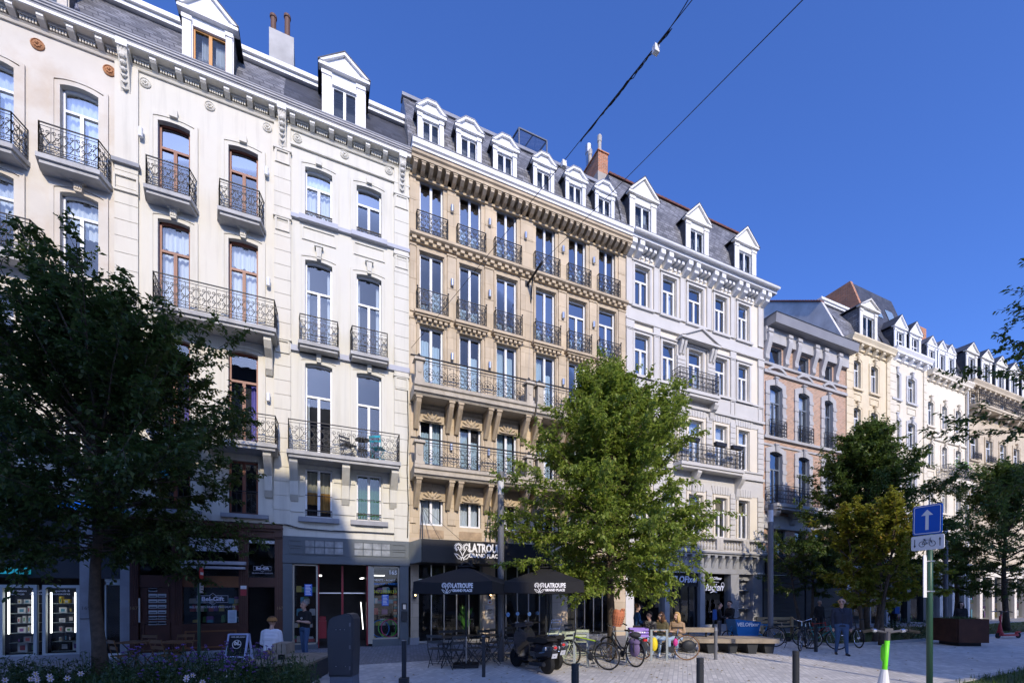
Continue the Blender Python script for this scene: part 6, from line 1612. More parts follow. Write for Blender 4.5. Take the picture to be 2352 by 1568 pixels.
bo = b.obj('backrest', t); q = M(DARKM); q.box(-.08, .02, .0, .1, .46, .58); q.obj('backrest_support', bo)
for x in (-.5, .5):
    f = M(DARKM); f.prism([(x - .1, 0), (x + .1, 0), (x + .15, .408), (x - .15, .408)], 'y', -.4, 1.0); f.obj('leg', t)

# A-board
X, Y = AT(549, 11.8); t = thing('pavement_sign', 'black pavement board in a pale frame outside the gift shop', 'sign', (X, Y, 0), RIGHT + .05)
PALE = mat('pale_blue_frame', (.5, .56, .8), .6)
b = M(PALE); 
for s in (0, 1):
    y0, y1 = (-.2, -.02) if s == 0 else (.2, .02)
    for x in (-.25, .25): b.tube([(x, y0, 0), (x, y1, .74)], .03, None, 4)
    b.tube([(-.25, y1, .73), (.25, y1, .73)], .03, None, 4); b.tube([(-.25, y0 * .8, .14), (.25, y0 * .8, .14)], .03, None, 4)
b.obj('frame', t)
b = M(BLACK); b.add([(-.24, -.17, .14), (.24, -.17, .14), (.24, -.03, .72), (-.24, -.03, .72)], [(0, 1, 2, 3)]); bo = b.obj('board', t)
l = M(LETTER); vv = (0, .14, .58)
write(l, '100% BELGIAN', .06, (0, -.052, .66), None, v=vv); write(l, 'bL', .16, (0, -.085, .5), None, v=vv, bold=.008); l.tube([(.11 * cos(k * pi / 8), -.1 + .14 * .19 * sin(k * pi / 8) - .006, .47 + .11 * sin(k * pi / 8)) for k in range(16)], .009, None, 4, True); l.obj('lettering', bo)

# road signs
GREENP = mat('green_pole_paint', (.025, .075, .045), .4, var=.1); SBLUE = mat('sign_blue', (.01, .1, .5), .35, var=.04); SWHITE = mat('sign_white', (.75, .76, .78), .35, var=.03); SRED = mat('sign_red', (.55, .02, .02), .4)
def rrect(w, h, r, n=4):
    out = []
    for cx, cz, a0 in ((w - r, h - r, 0), (-w + r, h - r, 90), (-w + r, -h + r, 180), (w - r, -h + r, 270)):
        for k in range(n + 1): a = radians(a0 + 90 * k / n); out.append((cx + r * cos(a), cz + r * sin(a)))
    return out
SX, SY = AT(2135, 8.6); rzs = atan2(-.99, -.14)            # local x runs from the far to the near edge
t = thing('one_way_sign', 'blue one-way arrow sign with a bicycle plate below on a green pole', 'road sign', (SX, SY, 0), rzs)
p = M(GREENP); p.lathe([(.05, 0), (.05, 3.55)], (0, 0, 0), None, 16); p.obj('pole', t, smooth=True)
zc = CAMH + (CY - 1191) * 8.5 / F
def placed(pts, z, y): return [(a, y, z + b) for a, b in pts]
pl = M(SBLUE); pl.T = Matrix.Translation((0, -.065, zc)) @ Matrix.Rotation(radians(1), 4, 'Y'); pl.prism(rrect(.245, .29, .04), 'y', 0, .012); 
po = pl.obj('sign_panel', t)
a = M(SWHITE); a.T = pl.T
ring_o, ring_i = rrect(.225, .27, .035), rrect(.212, .257, .028)
for i in range(len(ring_o)): j = (i + 1) % len(ring_o); a.add([(ring_o[i][0], -.003, ring_o[i][1]), (ring_o[j][0], -.003, ring_o[j][1]), (ring_i[j][0], -.003, ring_i[j][1]), (ring_i[i][0], -.003, ring_i[i][1])], [(0, 1, 2, 3)])
a.add([(-.028, -.003, -.2), (.028, -.003, -.2), (.028, -.003, .09), (-.028, -.003, .09)], [(0, 1, 2, 3)]); a.add([(-.1, -.003, .085), (.1, -.003, .085), (0, -.003, .2)], [(0, 1, 2)]); a.obj('arrow', po)
zc2 = CAMH + (CY - 1244) * 8.5 / F
pl = M(SWHITE); pl.T = Matrix.Translation((.0, -.065, zc2)); pl.prism(rrect(.275, .145, .04), 'y', 0, .012); po = pl.obj('bicycle_plate', t)
a = M(BLACK); a.T = pl.T; y = -.004
for sx, up in ((-.21, -1), (.21, 1)): a.tube([(sx, y, -.08), (sx, y, .08)], .006, None, 4); a.add([(sx - .02, y, .04 * up), (sx + .02, y, .04 * up), (sx, y, .09 * up)], [(0, 1, 2)])
for sx in (-.085, .085): a.tube([(sx + .052 * cos(k * pi / 8), y, -.025 + .052 * sin(k * pi / 8)) for k in range(16)], .0045, None, 4, True)
a.tube([(-.085, y, -.025), (-.045, y, .05), (.05, y, .05), (0, y, -.025), (-.085, y, -.025)], .0045, None, 4); a.tube([(0, y, -.025), (-.05, y, .07)], .0045, None, 4); a.tube([(.085, y, -.025), (.045, y, .075), (.065, y, .085)], .0045, None, 4); a.tube([(-.07, y, .07), (-.03, y, .07)], .006, None, 4); a.obj('bicycle_symbol', po)
sd = M(SWHITE); z0, z1 = CAMH + (CY - 1371) * 8.5 / F, CAMH + (CY - 1273) * 8.5 / F; sd.box(-.02, -.008, -.15, -.06, z0, z1); 
for z in (z0 + .12, z1 - .12): sd.box(-.055, .055, -.06, .055, z - .012, z + .012, STEEL)
sd.obj('side_plate', t)
X, Y = AT(457, 11.0); t = thing('no_entry_sign', 'no-entry sign seen from its edge on a dark pole outside the gift shop', 'road sign', (X, Y, 0), radians(89))
p = M(GREENP); p.lathe([(.035, 0), (.035, 2.55)], (0, 0, 0), None, 10); p.obj('pole', t)
d = M(SRED); d.lathe([(.19, 0), (.195, -.006), (.19, -.012)], (0, -.045, 2.33), None, 24, 'y'); do = d.obj('disc', t); d = M(SWHITE); d.box(-.14, .14, -.061, -.058, 2.295, 2.365); d.obj('bar', do)
d = M(SWHITE); d.box(-.16, .16, -.06, -.048, 1.84, 2.12); do = d.obj('plate', t); d = M(BLACK)
for k in range(3): d.box(-.11, .11, -.064, -.061, 1.9 + .06 * k, 1.92 + .06 * k)
d.obj('print', do)

# planter, lawns, kerbs
CORT = mat('rusted_steel', (.085, .035, .022), .85, var=.35, scale=2.5, bump=.1, stain=(.14, .06, .03), stain_amt=.5)
X, Y = AT(2204, 15.8); t = thing('steel_planter', 'big rusty steel planter box at the right', 'planter', (X, Y, 0), RIGHT - .1)
b = M(CORT); hw = .48
for a_ in (-1, 1): b.box(-hw, hw, a_ * .52 - .03, a_ * .52 + .03, .13, .96); b.box(a_ * hw - .03, a_ * hw + .03, -.49, .49, .13, .96)
b.obj('box', t); b = M(BLACK); b.box(-hw + .12, hw - .12, -.4, .4, 0, .14); b.obj('base', t); b = M(mat('soil', (.05, .035, .025), .9, bump=.5)); b.box(-hw + .03, hw - .03, -.49, .49, .5, .88); b.obj('soil', t)
def tuft(mb, x, y, z, n, hgt, spread, w, rg, droop=.5, m=None):
    for _ in range(n):
        a = rg.random() * 2 * pi; hh = hgt * rg.uniform(.6, 1.15); s = spread * rg.uniform(.2, 1.1); bx_, by_ = x + rg.gauss(0, .03), y + rg.gauss(0, .03)
        p = [(bx_ + s * q ** 1.6 * cos(a), by_ + s * q ** 1.6 * sin(a), z + hh * (q - droop * .45 * q ** 3)) for q in (0, .35, .7, 1)]
        dx, dy = -sin(a) * w, cos(a) * w
        vs = []
        for k, (px_, py_, pz_) in enumerate(p): q = 1 - k / 3.2; vs += [(px_ - dx * q, py_ - dy * q, pz_), (px_ + dx * q, py_ + dy * q, pz_)]
        mb.add(vs, [(0, 1, 3, 2), (2, 3, 5, 4), (4, 5, 7, 6)], m)
GRASS = leaf_mat('grass_blade', (.035, .075, .012), (.06, .11, .018), (.11, .13, .03), .2); BLOND = leaf_mat('blond_grass', (.22, .2, .1), (.32, .29, .16), (.14, .16, .05), .3)
HERB = leaf_mat('herb_leaf', (.02, .045, .012), (.035, .07, .018), (.06, .08, .03), .25)
rg = random.Random(77)
pm_ = M(GRASS)
for k in range(70): tuft(pm_, rg.uniform(-.5, .5), rg.uniform(-.42, .42), .88, 7, .2, .16, .008, rg)
pm_.obj('planting', t)
def bed(name, pts, seed, n, h, label=None):
    s = sheet('lawn', pts, .06, mat('lawn_green', (.035, .06, .015), .9, var=.3, scale=3, bump=.4)); 
    for a, b in zip(pts, pts[1:] + pts[:1]):
        a, b = Vector(a), Vector(b)
        k = M(KERB); d = (b - a).normalized(); nn = Vector((-d.y, d.x)) * .06; k.prism([tuple(a - nn - d * .05), tuple(b - nn + d * .05), tuple(b + nn + d * .05), tuple(a + nn - d * .05)], 'z', 0, .09); o = k.obj('kerb', None); o['kind'] = 'structure'
    g = M(GRASS); r2 = random.Random(seed)
    for _ in range(n):
        u, v = r2.random(), r2.random()
        if len(pts) == 3 and u + v > 1: u, v = 1 - u, 1 - v
        A, B, C_ = Vector(pts[0]), Vector(pts[1]), Vector(pts[-1]); p = A + (B - A) * u + (C_ - A) * v; tuft(g, p.x, p.y, .06, 4, h, .07, .006, r2)
    o = g.obj('grass', None); o['kind'] = 'stuff'
A_, B_ = GP(1924, 1484), GP(2352, 1455)
dv = (Vector(B_) - Vector(A_)).normalized(); nv = Vector((-dv.y, dv.x)); B2_ = tuple(Vector(A_) + dv * 26)
bed('lawn', [A_, B2_, tuple(Vector(B2_) + nv * 4.2), tuple(Vector(A_) + nv * 4.2)], 5, 2600, .1)
C1, C2 = GP(2205, 1572), GP(2365, 1538); dv = (Vector(C2) - Vector(C1)).normalized(); nv = Vector((dv.y, -dv.x))
C0 = Vector(C1) - dv * .6
bed('lawn', [tuple(C0), tuple(C0 + dv * 9), tuple(C0 + dv * 9 + nv * 3), tuple(C0 + nv * 3)], 6, 1500, .14)
def shrub(label, x, dep, R, H, m, seed, n=900, cat='shrub', name='shrub', L=.09):
    X, Y = AT(x, dep); t = thing(name, label, cat, (X, Y, 0)); g = random.Random(seed); P, Q = [], []
    b = M(BARK)
    for k in range(7): a = k * .9; b.tube([(0, 0, 0), (R * .3 * cos(a), R * .3 * sin(a), H * .4), (R * .6 * cos(a), R * .6 * sin(a), H * .75)], [.015, .01, .005], None, 4)
    b.obj('stem', t)
    for _ in range(n):
        a = g.random() * 2 * pi; r = R * sqrt(g.random()) * g.uniform(.7, 1.1); z = H * (1 - (r / R) ** 2 * .6) * g.uniform(.25, 1.05); P.append((X + r * cos(a), Y + r * sin(a), max(.05, z))); Q.append((cos(a) * .7 + g.gauss(0, .4), sin(a) * .7 + g.gauss(0, .4), g.gauss(.3, .5)))
    ORG[t.name] = (X, Y, 0); leaves_mesh('foliage', np.array(P), np.array(Q), L, L * .45, m, t, seed); return t
shrub('low dark shrub with tall grass between the maple and the rusty planter', 2085, 17.5, 1.1, .85, HERB, 3)
shrub('low dark ground shrub at the foot of the maple', 2035, 18.5, .8, .5, HERB, 4, 500)

# flower bed in the left foreground
bp = [AT(-260, 9.2), AT(690, 8.4), AT(716, 6.4), AT(-260, 4.5)]
s = sheet('soil', bp, .05, mat('bed_soil', (.03, .025, .02), .95, bump=.6)); s['kind'] = 'structure'
def inb(u, v): A, B, C_, D_ = map(Vector, bp); return (A * (1 - u) + B * u) * (1 - v) + (D_ * (1 - u) + C_ * u) * v
rg = random.Random(9); P, Q = [], []; st = M(GRASS)
for _ in range(430):
    u, v = rg.random(), rg.random(); p = inb(u, v); hh = rg.uniform(.22, .62) * (.75 + .45 * u)
    for j in range(rg.randint(3, 6)):
        a = rg.random() * 6.28; s_ = rg.uniform(.05, .22); top_ = (p.x + s_ * cos(a), p.y + s_ * sin(a), .05 + hh * rg.uniform(.7, 1.1)); st.tube([(p.x, p.y, .05), (p.x + s_ * .4 * cos(a), p.y + s_ * .4 * sin(a), hh * .55), top_], .004, None, 3, cap=False)
        for k in range(rg.randint(9, 16)):
            q = rg.random(); P.append((p.x + s_ * q * cos(a) + rg.gauss(0, .04), p.y + s_ * q * sin(a) + rg.gauss(0, .04), .05 + (top_[2] - .05) * q + rg.gauss(0, .02))); Q.append((rg.gauss(0, .7), rg.gauss(0, .7), rg.gauss(.25, .5)))
hb = st.obj('herb_stems', None); hb['kind'] = 'stuff'
o = leaves_mesh('ground_cover', np.array(P), np.array(Q), .075, .03, HERB, None, 9); o['kind'] = 'stuff'
fg = M(GRASS)
for _ in range(60): p = inb(rg.random(), rg.random()); tuft(fg, p.x, p.y, .05, 10, .45, .3, .005, rg)
o = fg.obj('bed_grass', None); o['kind'] = 'stuff'
PURP = mat('purple_flower', (.13, .065, .22), .7, var=.2); WFL = mat('white_petal', (.7, .6, .66), .7, var=.08); YEL = mat('yellow_center', (.6, .4, .05), .7)
vb = None
def verbena(X, Y, n, label, seed):
    t = thing('verbena', label, 'flower', (X, Y, .05), group='purple verbena in the flower bed'); g = random.Random(seed); s = M(HERB); f = M(PURP)
    for _ in range(n):
        a = g.random() * 6.28; r = g.uniform(.03, .28); h_ = g.uniform(.5, .95); x, y = r * cos(a), r * sin(a); s.tube([(x * .2, y * .2, 0), (x * .6, y * .6, h_ * .6), (x, y, h_)], .004, None, 3, cap=False)
        for k in range(g.randint(1, 3)):
            x2, y2, z2 = x + g.gauss(0, .04) * (k > 0), y + g.gauss(0, .04) * (k > 0), h_ - .05 * k; s.tube([(x, y, h_ * .8), (x2, y2, z2)], .003, None, 3, cap=False)
            for q in range(5): f.ball((x2 + g.gauss(0, .011), y2 + g.gauss(0, .011), z2 + g.gauss(0, .006)), .012, None, 5, (1, 1, .7))
    s.obj('stem', t); f.obj('flower_head', t)
for k, (x, dp) in enumerate(((455, 7.4), (500, 7.0), (540, 7.6), (575, 6.8), (600, 7.3), (430, 6.6), (520, 6.3), (300, 7.4), (620, 7.9), (350, 6.8))):
    verbena(*AT(x, dp), 7, ['purple verbena left of the pavement board', 'tall purple verbena below the pavement board', 'purple verbena directly in front of the pavement board', 'purple verbena right of the pavement board, near the bottom edge', 'purple verbena before the seated man', 'purple verbena below the no-entry sign', 'purple verbena low at the bottom edge under the pavement board', 'purple verbena near the dark tree trunk', 'rearmost purple verbena beside the slatted bench', 'purple verbena low in the bed below the wooden tables'][k], k)
def anemone(X, Y, label, seed):
    t = thing('anemone', label, 'flower', (X, Y, .05), group='white anemones in the flower bed'); g = random.Random(seed); s = M(HERB); f = M(WFL)
    for _ in range(5):
        x, y, h_ = g.gauss(0, .12), g.gauss(0, .1), g.uniform(.42, .68); s.tube([(x * .3, y * .3, 0), (x, y, h_)], .004, None, 3, cap=False)
        for q in range(6): a = q * 1.047; f.add([(x, y - .004, h_), (x + .028 * cos(a - .4), y - .012, h_ + .028 * sin(a - .4)), (x + .042 * cos(a), y - .008, h_ + .042 * sin(a)), (x + .028 * cos(a + .4), y - .012, h_ + .028 * sin(a + .4))], [(0, 1, 2, 3)])
        f.ball((x, y - .012, h_), .011, YEL, 6)
    s.obj('stem', t); f.obj('bloom', t)
for k, (x, dp, lab) in enumerate(((75, 6.2, 'white anemones at the far left of the flower bed'), (105, 5.6, 'white anemones in the front of the bed left of the tree trunk'), (135, 6.0, 'white anemones nearest the tree trunk'), (420, 6.1, 'white anemones low in the middle of the flower bed'))): anemone(*AT(x, dp), lab, k)
def grass_clump(x, dp, h_, n, label, seed, m=BLOND, sp=.5):
    X, Y = AT(x, dp); t = thing('ornamental_grass', label, 'grass clump', (X, Y, 0), group='ornamental grass clumps'); mb = M(m); tuft(mb, 0, 0, .05, n, h_, sp, .004, random.Random(seed), .9); mb.obj('blades', t)
grass_clump(676, 7.7, .78, 520, 'feathery blond grass clump at the right end of the flower bed', 1)
grass_clump(646, 7.9, .55, 200, 'smaller blond grass clump under the slatted bench', 2, sp=.4)
grass_clump(30, 5.2, .55, 320, 'blond grass clump in the bottom left corner', 3, sp=.55); grass_clump(110, 5.0, .4, 200, 'low blond grass beside the white anemones', 4, sp=.5)
grass_clump(2085, 17.0, .9, 160, 'tall pale grass beside the rusty planter', 6, sp=.5)

# ------------------------------------------------------------------ overhead cables
CAB_ = mat('black_cable', (.012, .012, .013), .6)
def sag(a, b, s, n=24): a, b = Vector(a), Vector(b); return [a.lerp(b, k / n) - Vector((0, 0, s * 4 * (k / n) * (1 - k / n))) for k in range(n + 1)]
S_ = (PX(944), -.03, PZ(944, 800)); E_ = AT(1606, 7.0, -20)
t = thing('overhead_cable', 'twisted black cable with small white boxes crossing the sky', 'cable', S_, world=True)
pts = sag(S_, E_, .06, 110); c = M(CAB_); c.tube(pts, .007, None, 5); c.obj('cable', t)
KX = lambda xx: min(range(len(pts)), key=lambda q: abs(SCREEN(pts[q])[0] - xx))
c = M(CAB_); r3 = random.Random(2)
for ph in range(4):
    c.tube([pts[k] + Vector((.012 * cos(k * 1.3 + ph * 1.6) + r3.gauss(0, .006), .01 * sin(k + ph), -.008 - .03 * abs(sin(k * .55 + ph * .4)) + r3.gauss(0, .005))) for k in range(KX(1330), KX(1545) + 1)], .0075, None, 5)
c.obj('twisted_strands', t)
KX = lambda xx: min(range(len(pts)), key=lambda q: abs(SCREEN(pts[q])[0] - xx))
for k, f in ((KX(1296), 0), (KX(1508), 0)):
    b = M(UPVC); p = pts[k]; b.box(p.x - .05, p.x + .05, p.y - .04, p.y + .04, p.z - .13, p.z - .01); b.obj('junction_box', t)
c = M(CAB_); E2 = AT(1592, 7.0, -20); c.tube(sag(pts[KX(1543)], E2, .02), .008, None, 4); c.obj('cable', t)
p1 = AT(1245, DEP(1473) - .2, 602); E_ = AT(1862, 6.0, -18)
t = thing('overhead_cable', 'thin straight black wire crossing the sky to the right of the twisted cable', 'cable', p1, world=True); c = M(CAB_); c.tube(sag(p1, E_, .02), .0075, None, 5); c.obj('cable', t)
# ------------------------------------------------------------------ bicycles, scooters
CHROME = mat('chrome', (.6, .6, .62), .2, metal=1, var=.02)
def wheel(parent, x, r, m, rim=CHROME, w=.02, spokes=16, z=None):
    z = r if z is None else z
    t = M(m); t.tube([(x + (r - w) * cos(k * pi / 14), 0, z + (r - w) * sin(k * pi / 14)) for k in range(28)], w, None, 6, True); o = t.obj('wheel', parent, smooth=True)
    q = M(rim); R_ = r - 2 * w
    q.tube([(x + R_ * cos(k * pi / 12), 0, z + R_ * sin(k * pi / 12)) for k in range(24)], .009, None, 4, True)
    for k in range(spokes): a = 2 * pi * k / spokes; q.tube([(x + .02 * cos(a + 1.2), .015 * (-1) ** k, z + .02 * sin(a + 1.2)), (x + R_ * cos(a), 0, z + R_ * sin(a))], .0022, None, 3, cap=False)
    q.lathe([(.022, -.04), (.022, .04)], (x, 0, z), None, 8, 'y'); q.obj('rim', o)
    return o
def bike(label, X, Y, rz, col, rf=.34, rb=.34, base=1.05, step=False, hb='flat', basket=None, mud=False, lean=0.0, tyre=RUBBER, rear=None, stripe=None, name='bicycle', front_low=False):
    """front wheel at local x = 0, rear wheel at x = base."""
    t = thing(name, label, 'bicycle', (X, Y, 0), rz); t.rotation_euler = (lean, 0, rz)
    m = mat('bike_' + '_'.join('%d' % (c * 100) for c in col), col, .35, var=.05)
    wheel(t, 0, rf, tyre); wheel(t, base, rb, tyre)
    f = M(m); bb = (base - .42, 0, .29); hd = (.2, 0, .8); hd2 = (.15, 0, .64); st = (base - .58 + .0, 0, .29); seat = (base - .27, 0, .8)
    sx = bb[0] + .17
    f.tube([hd2, (bb[0], 0, bb[2])], .02, None, 6)
    f.tube([bb, (sx, 0, .74)], .017, None, 6)
    if step: f.tube([hd, (bb[0] - .12, 0, .46), (bb[0] + .07, 0, .42)], .018, None, 6)
    else: f.tube([(hd[0] - .01, 0, hd[2] - .04), (sx - .02, 0, .68)], .017, m if stripe is None else mat('bike_stripe', stripe, .4), 6)
    f.tube([hd, hd2], .022, None, 6)
    for s in (-.05, .05): f.tube([(bb[0], s * .6, bb[2]), (base, s, rb)], .011, None, 5); f.tube([(sx - .01, s * .5, .7), (base, s, rb)], .01, None, 5); f.tube([(hd2[0], s, hd2[2]), (.0, s, rf)], .012, None, 5)
    f.tube([(hd2[0], -.05, hd2[2]), (hd2[0], .05, hd2[2])], .014, None, 5)
    f.obj('frame', t)
    h = M(DARKM if hb == 'flat' else CHROME)
    h.tube([hd, (.23, 0, .93)], .016, None, 6)
    if hb == 'flat': h.tube([(.27, -.3, .97), (.24, -.1, .94), (.24, .1, .94), (.27, .3, .97)], .013, None, 6)
    else: h.tube([(.42, -.27, 1.0), (.28, -.26, 1.04), (.18, -.12, .98), (.23, 0, .94), (.18, .12, .98), (.28, .26, 1.04), (.42, .27, 1.0)], .012, None, 6)
    ho = h.obj('handlebar', t); g = M(RUBBER)
    for s in (-1, 1):
        a, b = ((.265, s * .2, .965), (.275, s * .31, .975)) if hb == 'flat' else ((.3, s * .265, 1.035), (.44, s * .27, .995)); g.tube([a, b], .018, None, 6)
    g.obj('grip', ho)
    s = M(RUBBER); s.tube([(sx, 0, .7), (sx + .03, 0, .86)], .013, CHROME, 6); s.prism([(sx - .14, 0), (sx - .08, .03), (sx + .05, .045), (sx + .13, .075), (sx + .16, 0), (sx + .13, -.075), (sx + .05, -.045), (sx - .08, -.03)], 'z', .87, .91); s.obj('saddle', t)
    c = M(DARKM); c.lathe([(.085, -.05), (.09, -.045), (.085, -.04)], bb, None, 14, 'y'); c.lathe([(.035, -.05), (.035, -.03)], (base, 0, rb), None, 10, 'y')
    for sgn in (1, -1): c.tube([(bb[0], -.06 * sgn, bb[2]), (bb[0] + .1 * sgn, -.07 * sgn, bb[2] - .13 * sgn)], .011, None, 5); c.cbox((bb[0] + .1 * sgn, -.11 * sgn, bb[2] - .13 * sgn), (.09, .08, .02))
    for dz in (.085, -.085): c.tube([(bb[0], -.045, bb[2] + dz), (base, -.045, rb + dz * .4)], .005, None, 4)
    c.obj('crank', t)
    if mud:
        d = M(DARKM)
        for cx, rr, a0, a1 in ((0, rf, 20, 150), (base, rb, -5, 150)):
            pts = [(cx + (rr + .02) * cos(radians(a0 + (a1 - a0) * k / 9)), rr + (rr + .02) * sin(radians(a0 + (a1 - a0) * k / 9))) for k in range(10)]
            for p, q in zip(pts[:-1], pts[1:]): d.add([(p[0], -.025, p[1]), (p[0], .025, p[1]), (q[0], .025, q[1]), (q[0], -.025, q[1])], [(0, 1, 2, 3)])
        d.tube([(base - .1, -.06, .72), (base + .32, -.06, .72), (base + .32, .06, .72), (base - .1, .06, .72)], .008, None, 4); d.tube([(base + .2, .06, .72), (base, .05, rb)], .007, None, 4); d.tube([(base + .2, -.06, .72), (base, -.05, rb)], .007, None, 4)
        d.obj('mudguard', t)
    k_ = M(DARKM); k_.tube([(bb[0] + .02, .05, .26), (bb[0] + .12, .14, .0)], .009, None, 5); k_.obj('kickstand', t)
    return t
# lime-striped mountain bike
X, Y = AT(1309, 11.05); X2, Y2 = AT(1366, 10.6)
t = bike('black and lime mountain bike leaning on the leftmost steel hoop', X, Y, atan2(Y2 - Y, X2 - X), (.03, .035, .03), stripe=(.35, .5, .03), lean=.1)
# city bike with child seat
X, Y = AT(1396, 11.75); X2, Y2 = AT(1438, 11.1)
t = bike('dark city bike with a terracotta child seat and a purple pannier', X, Y, atan2(Y2 - Y, X2 - X), (.02, .02, .022), step=True, hb='city', mud=True)
TERS = mat('terracotta_plastic', (.5, .17, .08), .5, var=.06)
s = M(TERS); s.T = Matrix.Translation((.36, 0, .98)) @ Matrix.Rotation(radians(14), 4, 'Y')
for (r0, z0), (r1, z1) in zip(((.02, 0), (.12, .01), (.145, .12), (.165, .28), (.15, .4), (.1, .46)), ((.12, .01), (.145, .12), (.165, .28), (.15, .4), (.1, .46), (.085, .44))):
    for k in range(16):
        a, b = 2 * pi * k / 16, 2 * pi * (k + 1) / 16
        if z0 > .25 and cos((a + b) / 2) < -.2: continue
        s.add([(r0 * cos(a), r0 * sin(a), z0), (r0 * cos(b), r0 * sin(b), z0), (r1 * cos(b), r1 * sin(b), z1), (r1 * cos(a), r1 * sin(a), z1)], [(0, 1, 2, 3)])
for z in (.08, .15, .22, .29):
    for k in range(9): a = radians(-100 + 25 * k); r_ = .135 + .1 * (z - .08) + .006; s.ball((r_ * cos(a), r_ * sin(a), z), .012, DARKM, 5)
s.tube([(.13, -.06, .44), (.14, -.04, .5), (.14, .04, .5), (.13, .06, .44)], .014, None, 5); s.obj('child_seat', t)
p = M(mat('purple_canvas', (.14, .1, .2), .8, var=.15)); p.ball((1.2, -.15, .48), .2, None, 12, (.85, .42, 1)); p.ball((1.2, -.16, .64), .19, None, 12, (.95, .5, .42)); po = p.obj('pannier', t, smooth=True); p = M(DARKM); p.tube([(1.13, -.2, .74), (1.13, -.25, .6), (1.13, -.23, .4)], .012, None, 4); p.tube([(1.27, -.2, .74), (1.27, -.25, .6), (1.27, -.23, .4)], .012, None, 4); p.obj('strap', po)
p = M(mat('dark_bag', (.03, .03, .035), .8)); p.ball((1.15, .15, .52), .19, None, 10, (.85, .45, .9)); p.ball((1.05, 0, .8), .16, None, 10, (1, .9, .5)); p.obj('bag', t, smooth=True)
p = M(SRED); p.cbox((1.4, 0, .7), (.05, .1, .05)); p.obj('rear_light', t)
# longtail with crate
X, Y = AT(1474, 12.1); X2, Y2 = AT(1552, 12.0)
GUM = mat('gumwall_tyre', (.16, .08, .035), .7)
t = bike('compact longtail bike with a purple crate in front, beside the seated women', X, Y, atan2(Y2 - Y, X2 - X), (.02, .022, .025), rf=.28, rb=.35, base=1.2, hb='flat', mud=True, tyre=GUM, name='cargo_bicycle')
c = M(mat('purple_crate', (.3, .2, .62), .5, var=.06)); c.box(-.35, .15, -.2, .2, .64, .66)
for y in (-.2, .19): 
    for z in (.66, .74, .82): c.box(-.35, .15, y, y + .012, z, z + .055)
for x in (-.35, .14):
    for z in (.66, .74, .82): c.box(x, x + .012, -.19, .19, z, z + .055)
co = c.obj('crate', t); l = M(LETTER)
for k in range(6): l.box(-.28 + .06 * k, -.24 + .06 * k, -.203, -.201, .755, .79)
l.obj('print', co)
p = M(mat('yellow_bag', (.7, .55, .02), .6)); p.ball((.32, -.06, .44), .2, None, 10, (.5, .35, 1)); p.obj('bag', t, smooth=True); p = M(mat('magenta_bag', (.55, .04, .25), .6)); p.ball((.88, -.1, .5), .11, None, 10, (.6, .4, 1)); p.obj('bag', t, smooth=True)
p = M(DARKM); p.ball((1.22, -.12, .42), .17, None, 12, (1.1, .4, .9)); p.obj('pannier', t, smooth=True)
# blue cargo bike
X, Y = AT(1672, 16.2); X2, Y2 = AT(1780, 16.4); CBLUE = mat('cargo_blue', (.01, .14, .4), .45, var=.05)
t = bike('blue cargo bike with a big lettered box in front of the brick house', X, Y, atan2(Y2 - Y, X2 - X), (.02, .22, .5), rf=.25, rb=.34, base=1.85, name='cargo_bicycle')
b = M(CBLUE); b.prism([(.2, .32), (.98, .28), (1.1, .82), (.1, .92)], 'y', -.3, .3); bo = b.obj('cargo_box', t); l = M(LETTER); write(l, 'VELOFixer', .19, (.58, -.306, .72), LETTER, bold=.006, shear=.15); l.obj('lettering', bo)
# other parked bicycles
for x, x2, d1, d2, col, kw, lab in (
    (1862, 1800, 14.6, 15.0, (.03, .035, .02), dict(mud=True), 'dark olive bicycle with black bags left of the upright city bike'),
    (1838, 1858, 13.9, 14.9, (.02, .02, .022), dict(hb='city', mud=True, step=True), 'upright black city bike with wide chrome handlebars'),
    (1922, 1868, 14.3, 14.9, (.02, .2, .2), dict(), 'teal bicycle with orange reflectors beside the man in the dark jacket'),
    (1972, 1936, 14.8, 15.8, (.015, .015, .018), dict(), 'thin black bicycle right of the man in the dark jacket'),
    (1905, 1875, 16.2, 16.8, (.3, .03, .03), dict(), 'red bicycle mostly hidden behind the teal bicycle')):
    X, Y = AT(x, d1); X2, Y2 = AT(x2, d2); bike(lab, X, Y, atan2(Y2 - Y, X2 - X), col, **kw)

